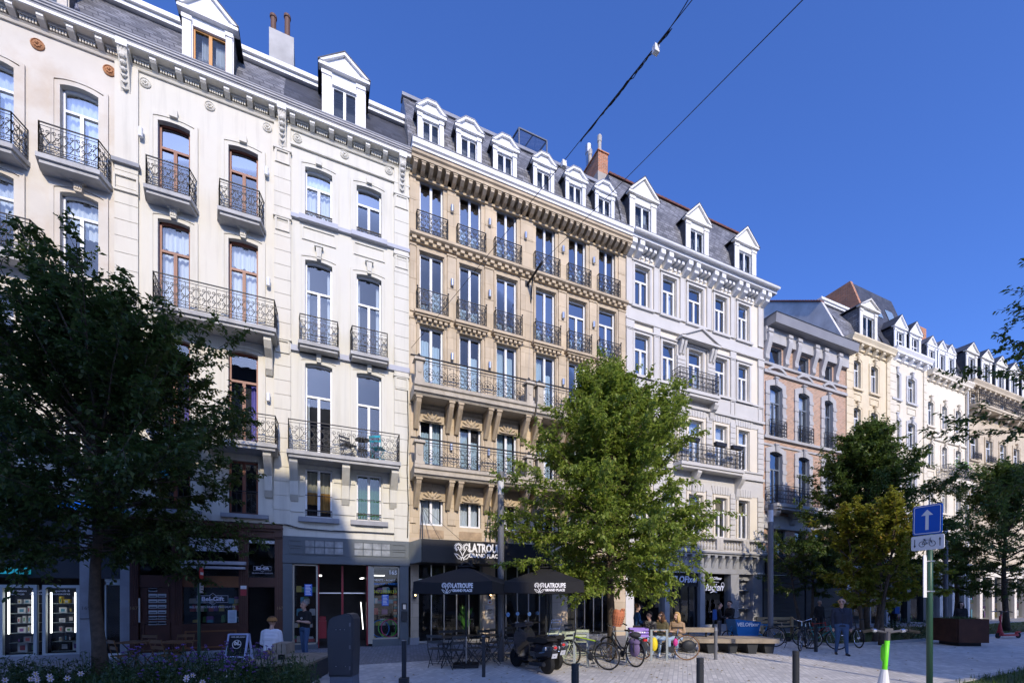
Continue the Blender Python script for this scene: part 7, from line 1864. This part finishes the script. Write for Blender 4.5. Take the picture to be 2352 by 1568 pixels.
def kick_scooter(label, X, Y, rz, cs, cd, zmul=1.0, name='kick_scooter'):
    t = thing(name, label, 'scooter', (X, Y, 0), rz); t.scale = (zmul,) * 3
    d = M(cd); d.prism([(.12, -.07), (.3, -.09), (.95, -.09), (1.02, -.05), (1.02, .05), (.95, .09), (.3, .09), (.12, .07)], 'z', .1, .17); d.obj('deck', t)
    w = lambda x: [(x + .11 * cos(k * pi / 8), 0, .12 + .11 * sin(k * pi / 8)) for k in range(16)]
    for x in (-.02, 1.06):
        q = M(RUBBER); q.lathe([(.1, -.03), (.12, -.02), (.12, .02), (.1, .03)], (x, 0, .12), None, 16, 'y'); q.obj('wheel', t)
    k = M(cd); k.tube([(.2, 0, .14), (.1, 0, .28), (.085, 0, .42), (.1, 0, .62)], [.07, .08, .065, .036], None, 12); k.tube([(-.02, .06, .12), (.06, .05, .34)], .02, None, 6); k.tube([(-.02, -.06, .12), (.06, -.05, .34)], .02, None, 6); k.obj('neck', t)
    s = M(cs); s.tube([(.08, 0, .42), (.15, 0, 1.02)], [.03, .027], None, 12); s.tube([(.085, 0, .44), (.095, 0, .54)], .036, None, 12); s.tube([(.1, 0, .72), (.1, 0, .76), (.105, 0, .9), (.115, 0, .94)], [.03, .04, .04, .03], None, 10); s.obj('stem', t, smooth=True)
    h = M(mat('scooter_bar_grey', (.1, .1, .11), .4, metal=.4)); h.tube([(.2, -.33, 1.11), (.17, -.2, 1.135), (.155, 0, 1.1), (.17, .2, 1.135), (.2, .33, 1.11)], .016, None, 8); h.tube([(.15, 0, 1.0), (.155, 0, 1.12)], .03, None, 8); h.cbox((.14, 0, 1.135), (.08, .1, .04)); ho = h.obj('handlebar', t)
    g = M(RUBBER)
    for y in (-1, 1): g.tube([(.185, y * .22, 1.13), (.2, y * .34, 1.108)], .021, None, 8)
    g.obj('grip', ho); g = M(CHROME)
    for y in (-1, 1): g.tube([(.15, y * .16, 1.13), (.07, y * .28, 1.11)], .007, None, 5); g.tube([(.165, y * .15, 1.125), (.165, y * .19, 1.13)], .024, None, 8)
    g.obj('brake_lever', ho)
    m_ = M(cd); m_.prism([(.92, .17), (1.0, .28), (1.12, .29), (1.18, .22), (1.14, .24), (1.02, .25), (.96, .17)], 'y', -.045, .045); m_.obj('mudguard', t)
    return t
LIME = mat('lime_green_paint', (.16, .75, .02), .4, var=.03)
X, Y = AT(2018, 6.45); kick_scooter('lime green and white shared kick scooter in the right foreground', X, Y, RIGHT - radians(95), LIME, mat('white_plastic', (.7, .7, .7), .4, var=.03), 1.12)
X, Y = AT(2293, 18.2); kick_scooter('red shared kick scooter on the lawn right of the rusty planter', X, Y, RIGHT + radians(10), mat('coral_red', (.45, .04, .05), .45), mat('coral_red', (.45, .04, .05), .45))
X, Y = AT(1634, 17.6); kick_scooter('grey kick scooter parked by the bicycle shop door', X, Y, RIGHT + radians(20), PGREY, PGREY)

# mopeds
def moped(label, X, Y, rz, rack_=True):
    t = thing('moped', label, 'moped', (X, Y, 0), rz); MB = mat('moped_black', (.012, .012, .016), .18, var=.1, coat=.6)
    for x, rr in ((0, .235), (1.25, .235)):
        w = M(RUBBER); w.lathe([(rr * .62, -.055), (rr * .9, -.055), (rr, -.03), (rr, .03), (rr * .9, .055), (rr * .62, .055)], (x, 0, rr), None, 20, 'y'); wo = w.obj('wheel', t, smooth=False); h = M(CHROME); h.lathe([(rr * .6, -.04), (.04, -.05), (.04, .05), (rr * .6, .04)], (x, 0, rr), None, 14, 'y'); h.obj('rim', wo)
    b = M(MB)
    b.tube([(-.02, 0, .44), (.1, 0, .48), (.2, 0, .52)], [.07, .11, .05], None, 10)                      # front mudguard
    for z, wd, x in ((.3, .14, .28), (.45, .19, .24), (.6, .2, .19), (.75, .17, .15), (.88, .12, .12)):
        pass
    sh = [(.32, .12, .26), (.27, .2, .42), (.22, .22, .6), (.17, .18, .8), (.13, .1, .94)]
    for (x0, w0, z0), (x1, w1, z1) in zip(sh[:-1], sh[1:]):
        b.add([(x0, -w0, z0), (x0, w0, z0), (x1, w1, z1), (x1, -w1, z1), (x0 - .06, -w0 * .7, z0), (x0 - .06, w0 * .7, z0), (x1 - .06, w1 * .7, z1), (x1 - .06, -w1 * .7, z1)], [(0, 1, 2, 3), (7, 6, 5, 4), (0, 3, 7, 4), (1, 5, 6, 2), (3, 2, 6, 7), (0, 4, 5, 1)])
    b.prism([(.28, -.16), (.72, -.16), (.72, .16), (.28, .16)], 'z', .24, .3)
    rs_ = [(.68, .1, .46, .28), (.82, .19, .46, .42), (1.05, .23, .47, .44), (1.3, .19, .5, .4), (1.52, .08, .55, .3)]
    n = 12; prev = None; vs = []; fs = []
    for x, w_, zc, hh in rs_:
        for k in range(n): a = 2 * pi * k / n; vs.append((x, w_ * cos(a) * (1 if abs(cos(a)) < .8 else .95), zc + .02 + hh * .5 * sin(a)))
    for i in range(len(rs_) - 1):
        for k in range(n): fs.append((i * n + k, i * n + (k + 1) % n, (i + 1) * n + (k + 1) % n, (i + 1) * n + k))
    fs += [tuple(range(n)), tuple((len(rs_) - 1) * n + k for k in range(n))]; b.add(vs, fs)
    b.tube([(.0, -.07, .24), (.1, -.06, .5)], .02, None, 6); b.tube([(.0, .07, .24), (.1, .06, .5)], .02, None, 6)
    b.obj('body', t, smooth=False)
    s = M(mat('black_leatherette', (.02, .018, .017), .5)); s.prism([(.62, .74), (.7, .8), (.98, .79), (1.08, .83), (1.4, .82), (1.46, .76), (1.3, .7), (.7, .69)], 'y', -.14, .14); s.obj('seat', t)
    h = M(MB); h.tube([(.14, 0, .9), (.11, 0, 1.02)], .04, None, 8); h.cbox((.1, 0, 1.05), (.14, .3, .1), None, 0, .8); h.tube([(.16, -.36, 1.07), (.12, -.1, 1.06), (.12, .1, 1.06), (.16, .36, 1.07)], .018, None, 6); ho = h.obj('handlebar', t); g = M(CHROME); g.lathe([(.075, .0), (.07, -.05)], (.04, 0, 1.05), None, 14, 'x'); g.obj('headlight', ho)
    for y in (-1, 1):
        g = M(DARKM); g.tube([(.12, y * .22, 1.08), (.1, y * .3, 1.26)], .008, None, 5); g.lathe([(.06, -.012), (.065, 0), (.06, .012)], (.1, y * .32, 1.31), None, 12, 'x'); go = g.obj('mirror', ho); q = M(mat('mirror_glass', (.25, .45, .75), .05, metal=.8)); q.lathe([(.055, 0), (.054, .002)], (.113, y * .32, 1.31), None, 12, 'x'); q.obj('mirror_glass', go)
    if rack_:
        g = M(CHROME); 
        for z in (.9, 1.04, 1.18): g.tube([(1.48 + (z - .9) * .35, -.14, z), (1.48 + (z - .9) * .35, .14, z)], .01, None, 5)
        for y in (-.14, .14): g.tube([(1.3, y, .84), (1.46, y, .88), (1.6, y, 1.24)], .01, None, 5)
        g.tube([(1.6, -.14, 1.24), (1.6, .14, 1.24)], .01, None, 5); g.tube([(.98, -.24, .5), (1.3, -.25, .5), (1.42, -.2, .52)], .012, None, 5); g.tube([(.98, .24, .5), (1.3, .25, .5), (1.42, .2, .52)], .012, None, 5); g.obj('luggage_rack', t)
    g = M(SRED); g.ball((1.55, 0, .62), .045, None, 10, (.5, 1, .8)); g.lathe([(.06, 0), (.06, .02)], (1.52, 0, .62), CHROME, 14, 'x'); g.obj('rear_light', t); g = M(mat('number_plate', (.5, .52, .58), .5)); g.add([(1.5, -.075, .38), (1.5, .075, .38), (1.54, .075, .49), (1.54, -.075, .49)], [(0, 1, 2, 3)]); g.obj('number_plate', t)
    for y in (-1, 1): g = M(CHROME); g.ball((1.44, y * .19, .6), .045, None, 8, (.6, .7, 1)); g.obj('indicator', t)
    e = M(DARKM); e.tube([(.8, -.16, .2), (1.35, -.17, .24)], [.04, .055], None, 8); e.tube([(.75, .12, .24), (.72, .2, .02)], .012, None, 5); e.obj('exhaust', t)
    return t
X, Y = AT(1186, 10.9); X2, Y2 = AT(1246, 10.0)
moped('glossy black moped with a chrome rack, seen from behind between the parasols', X, Y, atan2(Y2 - Y, X2 - X))
X, Y = AT(1206, 11.5); X2, Y2 = AT(1266, 10.6)
moped('second dark moped mostly hidden behind the glossy black one', X, Y, atan2(Y2 - Y, X2 - X), False)

# ------------------------------------------------------------------ people
def skin_mesh(prims, vox=.011):
    """prims: (a, b, ra, rb, material) tapered limbs; one continuous remeshed surface."""
    mb = M(None); mats = []
    for a, b, ra, rb, m in prims:
        a, b = Vector(a), Vector(b)
        if (b - a).length > 1e-4: mb.tube([a, a.lerp(b, .5), b], [ra, (ra + rb) / 2, rb], m, 12)
        mb.ball(a, ra, m, 12); mb.ball(b, rb, m, 12)
        if m not in mats: mats.append(m)
    me = bpy.data.meshes.new('figure'); me.from_pydata(mb.v, [], mb.f)
    o = bpy.data.objects.new('figure', me); COL.objects.link(o)
    r = o.modifiers.new('r', 'REMESH'); r.mode = 'VOXEL'; r.voxel_size = vox
    s = o.modifiers.new('s', 'SMOOTH'); s.iterations = 6; s.factor = .5
    out = bpy.data.meshes.new_from_object(o.evaluated_get(bpy.context.evaluated_depsgraph_get()))
    bpy.data.objects.remove(o); bpy.data.meshes.remove(me)
    n = len(out.polygons); C = np.zeros(n * 3); out.polygons.foreach_get('center', C); C = C.reshape(-1, 3)
    best = np.full(n, 1e9); idx = np.zeros(n, np.int32)
    for a, b, ra, rb, m in prims:
        a, b = np.array(a), np.array(b); d = b - a; L = max(1e-9, (d * d).sum())
        t = np.clip(((C - a) @ d) / L, 0, 1); dist = np.linalg.norm(C - (a + t[:, None] * d), axis=1) - (ra + (rb - ra) * t)
        k = dist < best; best[k] = dist[k]; idx[k] = mats.index(m)
    for m in mats: out.materials.append(m)
    out.polygons.foreach_set('material_index', idx); out.polygons.foreach_set('use_smooth', [True] * n)
    return out

SKIN = mat('skin', (.5, .3, .22), .6, var=.05); SKIN2 = mat('skin_light', (.58, .38, .29), .6, var=.05)
def person(label, X, Y, rz, h, top, legs, shoes, hair, pose='stand', arms='down', sk=SKIN, hairstyle='short', sleeves='long', turn=0.0, stride=0.0, build=1.0, extra=None, zoff=0.0):
    """local frame: the figure faces -y; z up."""
    t = thing('person', label, 'person', (X, Y, zoff), rz); k = h; P = []
    hipz = .52 * k if pose == 'stand' else .5
    sit = pose == 'sit'
    bw = build
    shz = hipz + .295 * k; lean = -.03 if sit else 0
    for s in (-1, 1):
        hip = (s * .052 * k, 0, hipz)
        if sit: knee = (s * .075 * k, -.235 * k, hipz - .01); ank = (s * .06 * k, -.25 * k, .07)
        else: knee = (s * .055 * k, -.012 * k - s * stride * .5, .28 * k); ank = (s * .058 * k + s * .01, .012 * k - s * stride, .05 * k)
        P += [(hip, knee, .052 * k * bw, .035 * k, legs), (knee, ank, .035 * k, .025 * k, legs), ((ank[0], ank[1] + .01, .03), (ank[0] + s * .02, ank[1] - .095 * k, .022), .03 * k * .8, .022 * k, shoes)]
    c0 = (0, 0, hipz); 
    P += [((-.035 * k, 0, hipz + .01), (.035 * k, 0, hipz + .01), .062 * k * bw, .062 * k * bw, legs),
          ((-.035 * k, lean * .4, hipz + .08 * k), (.035 * k, lean * .4, hipz + .08 * k), .06 * k * bw, .06 * k * bw, top),
          ((-.042 * k, lean * .6, hipz + .135 * k), (.042 * k, lean * .6, hipz + .135 * k), .062 * k * bw, .062 * k * bw, top), ((-.06 * k, lean, hipz + .235 * k), (.06 * k, lean, hipz + .235 * k), .058 * k * bw, .058 * k * bw, top),
          ((-.05 * k, lean * .8, hipz + .19 * k), (.05 * k, lean * .8, hipz + .19 * k), .066 * k * bw, .066 * k * bw, top),
          ((-.075 * k, lean, shz - .015 * k), (.075 * k, lean, shz - .015 * k), .045 * k, .045 * k, top),
          ((-.04 * k, 0, hipz + .03 * k), (-.05 * k, lean, hipz + .2 * k), .055 * k * bw, .06 * k * bw, top), ((.04 * k, 0, hipz + .03 * k), (.05 * k, lean, hipz + .2 * k), .055 * k * bw, .06 * k * bw, top),
          ((0, lean, shz), (0, lean - .008, shz + .06 * k), .032 * k, .028 * k, sk)]
    hz = shz + .122 * k; hy = lean - .015 * k
    hc = (0, hy, hz); ct, st_ = cos(turn), sin(turn)
    def hp(x, y, z): return (x * ct - y * st_, hy + x * st_ + y * ct, hz + z)
    P += [(hp(0, .008 * k, .02 * k), hp(0, -.002 * k, .018 * k), .05 * k, .05 * k, sk), (hp(0, -.015 * k, -.015 * k), hp(0, -.022 * k, -.045 * k), .04 * k, .026 * k, sk),
          (hp(0, -.052 * k, .012 * k), hp(0, -.063 * k, -.012 * k), .007 * k, .011 * k, sk), (hp(-.01 * k, -.049 * k, -.031 * k), hp(.01 * k, -.049 * k, -.031 * k), .006 * k, .006 * k, mat('lip', (.4, .16, .13), .5)),
          (hp(-.048 * k, .004 * k, .0), hp(-.05 * k, .008 * k, .018 * k), .009 * k, .011 * k, sk), (hp(.048 * k, .004 * k, .0), hp(.05 * k, .008 * k, .018 * k), .009 * k, .011 * k, sk)]
    for s in (-1, 1): P.append((hp(s * .019 * k, -.046 * k, .013 * k), hp(s * .021 * k, -.046 * k, .013 * k), .008 * k, .008 * k, mat('eye', (.03, .025, .02), .3)))
    for s in (-1, 1):
        sh = (s * .108 * k * (.5 + .5 * bw), lean, shz - .02 * k); rows = {}
        if arms == 'down': el = (s * .135 * k, .015 * k, shz - .19 * k); wr = (s * .13 * k, -.03 * k, shz - .335 * k)
        elif arms == 'clasp': el = (s * .14 * k, .0, shz - .18 * k); wr = (s * .035 * k, -.115 * k, shz - .155 * k)
        elif arms == 'lap': el = (s * .135 * k, -.02 * k, shz - .17 * k); wr = (s * .05 * k, -.14 * k, shz - .25 * k)
        elif arms == 'folded': el = (s * .14 * k, -.04 * k, shz - .17 * k); wr = (-s * .04 * k, -.1 * k, shz - .16 * k - s * .01)
        elif arms == 'reach': el = (s * .135 * k, -.03 * k, shz - .17 * k); wr = (s * .11 * k, -.16 * k, shz - .22 * k)
        fm = top if sleeves == 'long' else sk
        P += [(sh, el, .036 * k * bw, .029 * k, top), (el, wr, .028 * k, .02 * k, fm)]
        if sleeves == 'short': P += [((el[0], el[1], el[2] + .01), el, .026 * k, .026 * k, sk)]
        wv, ev = Vector(wr), Vector(el); d = (wv - ev).normalized(); sd = Vector((0, 0, 1)).cross(d); sd = sd.normalized() if sd.length > .1 else Vector((0, 1, 0))
        if arms == 'down': sd = Vector((0, -1, 0))
        pc = wv + d * .045 * k; P.append((tuple(wv), tuple(pc), .017 * k, .02 * k, sk)); cur = Vector((-s * .35, 0, -.2)) if arms == 'down' else Vector((0, 0, -.5))
        for q in range(4): b0 = pc + sd * (.012 * k * (q - 1.5)); b1 = b0 + (d + cur * .3).normalized() * .024 * k * (1, 1.15, 1.1, .85)[q]; b2 = b1 + (d + cur).normalized() * .022 * k; P += [(tuple(b0), tuple(b1), .0075, .007, sk), (tuple(b1), tuple(b2), .007, .006, sk)]
        th = wv + d * .015 * k + sd * .018 * k; P.append((tuple(th), tuple(th + (d * .6 + sd * .8).normalized() * .035 * k), .008, .0065, sk))
    me = skin_mesh(P); o = bpy.data.objects.new('body', me); COL.objects.link(o); o.parent = t
    hm = M(hair); rg_ = random.Random(len(label))
    if hairstyle != 'bald':
        for i in range(9):
            for j in range(14):
                th_, ph_ = radians(4 + i * 12.5), radians(-180 + j * 360 / 14)
                f_ = cos(ph_)                             # +1 towards the face
                if f_ > .35 and th_ > radians(52): continue
                if th_ > radians(75) and hairstyle in ('short',) and f_ > -.2: continue
                hm.ball(hp(.049 * k * sin(th_) * sin(ph_), .004 * k - .05 * k * sin(th_) * f_, .022 * k + .053 * k * cos(th_)), .013 * k, None, 6)
        if hairstyle in ('long', 'wavy'):
            for j in range(26):
                a = radians(55 + 250 * j / 25); x, y = .05 * k * sin(a), -.047 * k * cos(a); L_ = (.15 if hairstyle == 'long' else .17) * k; wv_ = .012 * k if hairstyle == 'wavy' else .004
                hm.tube([hp(x, y + .004 * k, .03 * k), hp(x * 1.1 + wv_ * sin(j), y * 1.1 + .01, -.03 * k), hp(x * 1.15 - wv_ * sin(j * 2), y * 1.1 + .015, -.085 * k), hp(x * .95, y * 1.0 + .02, .03 * k - L_)], [.014 * k, .015 * k, .013 * k, .006 * k], None, 5)
        if hairstyle == 'bun': hm.ball(hp(0, .05 * k, .05 * k), .028 * k, None, 8)
    else:
        for j in range(9): a = radians(100 + 160 * j / 8); hm.ball(hp(.048 * k * sin(a), .004 * k - .046 * k * cos(a), -.004 * k), .01 * k, None, 6)
    hm.obj('hair', t, smooth=True)
    if extra: extra(t, k, hp, shz, hipz)
    return t
JEANS = mat('blue_jeans', (.06, .11, .21), .85, var=.15); JEANSL = mat('light_jeans', (.28, .38, .52), .85, var=.12); BLKCL = mat('black_cloth', (.015, .015, .017), .85, var=.1); NAVY = mat('navy_jacket', (.025, .032, .055), .8, var=.15)
HGREY = mat('grey_hair', (.28, .26, .24), .8); HBLACK = mat('black_hair', (.012, .01, .009), .6); HBROWN = mat('brown_hair', (.09, .04, .018), .6); HBLOND = mat('blond_hair', (.5, .33, .14), .6)
SHOEB = mat('dark_shoe', (.03, .022, .02), .6); SHOEW = mat('white_shoe', (.65, .65, .65), .6)
def tee(t, k, hp, shz, hipz): l = M(LETTER); l.tube([(.03 * cos(a * .7), -.118, shz - .1 * k + .03 * sin(a * .7)) for a in range(9)], .005, None, 4, True); l.tube([(-.02, -.12, shz - .1 * k), (.02, -.12, shz - .1 * k)], .006, None, 4); l.obj('print', t)
X, Y = AT(700, 12.3); person('standing man in a black T-shirt and blue jeans before the second-hand shop', X, Y, RIGHT - .35, 1.6, BLKCL, JEANS, SHOEB, HGREY, arms='clasp', sleeves='short', turn=-.3, extra=tee, stride=.06)
def cap(t, k, hp, shz, hipz):
    c = M(mat('ochre_cap', (.36, .17, .05), .8)); pr = [(.066 * k * cos(a * pi / 12), .018 * k + .064 * k * sin(a * pi / 12)) for a in range(7)]
    c.lathe([(p[0], p[1]) for p in pr], hp(0, .004 * k, .0), None, 14); c.prism([(-.05 * k, -.03 * k), (-.035 * k, -.1 * k), (.035 * k, -.1 * k), (.05 * k, -.03 * k)], 'z', hp(0, 0, .028 * k)[2], hp(0, 0, .034 * k)[2]); c.obj('cap', t)
X, Y = AT(622, 9.75); person('seated man in a white sweater and ochre cap, seen from behind', X, Y, RIGHT + pi, 1.62, mat('white_knit', (.66, .66, .7), .9, var=.05), mat('tan_trousers', (.3, .19, .1), .85), SHOEB, HBROWN, pose='sit', arms='lap', extra=cap, turn=.25)
X, Y = AT(1463, 13.8)
def tote(t, k, hp, shz, hipz): b = M(BLKCL); b.tube([(-.13, 0, shz), (-.19, .02, hipz + .05)], .01, None, 5); b.cbox((-.2, .03, hipz - .08), (.1, .28, .3)); b.obj('shoulder_bag', t)
person('standing woman in a blue sweater and jeans beside the tree trunk', X, Y, RIGHT + pi / 2, 1.5, mat('blue_knit', (.02, .08, .22), .9, var=.2), mat('grey_blue_jeans', (.14, .19, .26), .85), SHOEW, HBROWN, arms='reach', sk=SKIN2, hairstyle='bun', extra=tote)
def hood(t, k, hp, shz, hipz):
    c = M(mat('fur_trim', (.22, .13, .07), .95, var=.3)); r_ = random.Random(1)
    for j in range(40): a = radians(50 + 260 * j / 39); c.ball((.075 * k * sin(a), -.02 - .07 * k * cos(a) + .01, shz + .035 * k + r_.gauss(0, .008)), .02 * k, None, 5)
    c.obj('fur_hood', t)
FLOR = mat('dark_patterned_blouse', (.03, .03, .04), .9, var=.9, scale=14, stain=(.5, .48, .45), stain_amt=.8, stain_scale=9)
for x, dep, lab, top, legs, hr, hs, ex, rz, sk in ((1494, 13.35, 'seated woman with black hair and a dark patterned blouse, left of three', FLOR, JEANSL, HBLACK, 'short', None, -.9, SKIN),
        (1520, 13.15, 'seated woman in an olive parka with a fur hood, middle of three', mat('olive_parka', (.1, .085, .045), .85, var=.15), JEANSL, HBROWN, 'wavy', hood, -.75, SKIN2),
        (1556, 13.05, 'seated blonde woman in a beige coat, right of three', mat('beige_coat', (.36, .25, .16), .85, var=.12), JEANSL, HBLOND, 'long', None, -.7, SKIN2)):
    X, Y = AT(x, dep); person(lab, X, Y, RIGHT + rz, 1.58, top, legs, SHOEW, hr, pose='sit', arms='lap' if x < 1500 else 'folded', sk=sk, hairstyle=hs, extra=ex, turn=-.35)
def pack(t, k, hp, shz, hipz): b = M(mat('blue_backpack', (.02, .08, .3), .8)); b.cbox((0, .16, shz - .12 * k), (.26, .16, .4), None, 0, .85); b.obj('backpack', t)
X, Y = AT(1652, 17.0); person('dark-clad man with a blue backpack looking down by the shop window', X, Y, RIGHT + 1.2, 1.5, BLKCL, mat('grey_trousers', (.12, .12, .14), .85), SHOEW, HBLACK, arms='reach', extra=pack)
X, Y = AT(1677, 17.0); person('man in a black jacket and khaki trousers facing the one with the backpack', X, Y, RIGHT - 1.3, 1.56, BLKCL, mat('khaki_trousers', (.22, .13, .06), .85), SHOEB, HBLACK, arms='reach')
def shades(t, k, hp, shz, hipz):
    j = M(mat('navy_jacket', (.025, .032, .055), .8)); j.tube([(-.05, -.02, shz + .05), (-.055, -.075, shz + .01), (-.02, -.125, shz - .1)], [.018, .022, .012], None, 6); j.tube([(.05, -.02, shz + .05), (.055, -.075, shz + .01), (.02, -.125, shz - .1)], [.018, .022, .012], None, 6); j.tube([(-.05, -.02, shz + .05), (0, .055, shz + .065), (.05, -.02, shz + .05)], .02, None, 6); j.tube([(0, -.125, shz - .1), (.005, -.12, shz - .3), (.0, -.11, hipz + .02)], .006, BLACK, 4); j.lathe([(.14, hipz - .02), (.128, hipz + .03)], (0, 0, 0), None, 18); j.obj('jacket_collar', t)
    b = M(BLACK); [b.ball(hp(s * .021 * k, -.049 * k, .013 * k), .014 * k, None, 8, (1.1, .4, .8)) for s in (-1, 1)]; b.tube([hp(-.048 * k, .0, .016 * k), hp(-.03 * k, -.048 * k, .016 * k), hp(.03 * k, -.048 * k, .016 * k), hp(.048 * k, 0, .016 * k)], .004, None, 4); b.obj('sunglasses', t)
X, Y = AT(1933, 13.1); person('bald man in sunglasses, navy jacket and jeans walking at the right', X, Y, RIGHT - .45, 1.68, NAVY, JEANS, SHOEB, HGREY, arms='down', hairstyle='bald', extra=shades, turn=-.25, stride=.13, build=1.12)
X, Y = AT(1882, 20.5); person('man in dark clothes before the grey roller shutter', X, Y, RIGHT, 1.55, BLKCL, BLKCL, SHOEB, HGREY)
X, Y = AT(2052, 22.5); person('walker with a backpack behind the maple stems', X, Y, RIGHT + pi, 1.55, NAVY, BLKCL, SHOEB, HBROWN, extra=pack)
X, Y = AT(2207, 18.6); person('dark-haired woman in black half hidden behind the rusty planter', X, Y, RIGHT - .4, 1.5, BLKCL, BLKCL, SHOEB, HBLACK, hairstyle='long', sk=SKIN2)
# pigeon on the gutter
X, Y, Z = PX(180, -.3), -.3, ZCT + .02
t = thing('pigeon', 'grey pigeon standing on the gutter of the leftmost house', 'bird', (X, Y, Z)); b = skin_mesh([((0, .1, .1), (0, -.06, .15), .035, .055, mat('pigeon_grey', (.2, .2, .24), .7, var=.2)), ((0, .2, .07), (0, .1, .1), .015, .03, MATS['pigeon_grey']), ((0, -.07, .17), (0, -.09, .25), .035, .028, MATS['pigeon_grey']), ((0, -.11, .25), (0, -.14, .245), .012, .005, DARKM)], .01)
o = bpy.data.objects.new('body', b); COL.objects.link(o); o.parent = t; l = M(SRED)
for s in (-.025, .025): l.tube([(s, 0, 0), (s, 0, .11)], .006, None, 4)
l.obj('leg', t)
# ------------------------------------------------------------------ light and camera
SUN_TO = Vector((-.1, -1.0, .55)).normalized()
w = bpy.data.worlds.new('World'); SC.world = w; w.use_nodes = True
nt = w.node_tree; nt.nodes.clear()
sky = nt.nodes.new('ShaderNodeTexSky'); sky.sky_type = 'NISHITA'; sky.sun_disc = False
elev = math.asin(SUN_TO.z)
sky.sun_elevation = elev; sky.sun_rotation = atan2(SUN_TO.x, SUN_TO.y)
sky.altitude = 100; sky.air_density = 1.0; sky.dust_density = 2.5; sky.ozone_density = 8.0
bg = nt.nodes.new('ShaderNodeBackground'); bg.inputs[1].default_value = .15
out = nt.nodes.new('ShaderNodeOutputWorld')
tint = nt.nodes.new('ShaderNodeMix'); tint.data_type = 'RGBA'; tint.blend_type = 'MULTIPLY'; tint.inputs[0].default_value = 1; tint.inputs[7].default_value = (.55, .655, .97, 1)
nt.links.new(sky.outputs[0], tint.inputs[6]); nt.links.new(tint.outputs[2], bg.inputs[0]); nt.links.new(bg.outputs[0], out.inputs[0])
sl = bpy.data.lights.new('sun', 'SUN'); sl.energy = 2.0; sl.angle = radians(.5); sl.color = (1, .86, .66)
so_ = bpy.data.objects.new('sun', sl); COL.objects.link(so_); so_.location = (0, -60, 60)
so_.rotation_euler = (-SUN_TO).to_track_quat('-Z', 'Y').to_euler()

cam = bpy.data.cameras.new('camera'); co = bpy.data.objects.new('camera', cam); COL.objects.link(co)
cam.sensor_width = 36; cam.lens = 36 * F / 2352; cam.shift_y = (CY - 784) / 2352; cam.clip_start = .1; cam.clip_end = 3000
co.location = (0, -D, CAMH); co.rotation_euler = (radians(90), 0, -PHI)
SC.camera = co
SC.view_settings.view_transform = 'Standard'; SC.view_settings.look = 'None'; SC.view_settings.gamma = 1; SC.view_settings.exposure = 1.0
SC.render.resolution_x, SC.render.resolution_y = 1024, 682
cy = SC.cycles
cy.max_bounces = 8; cy.transparent_max_bounces = 12; cy.diffuse_bounces = 3; cy.glossy_bounces = 3; cy.caustics_reflective = False; cy.caustics_refractive = False
cy.use_denoising = True
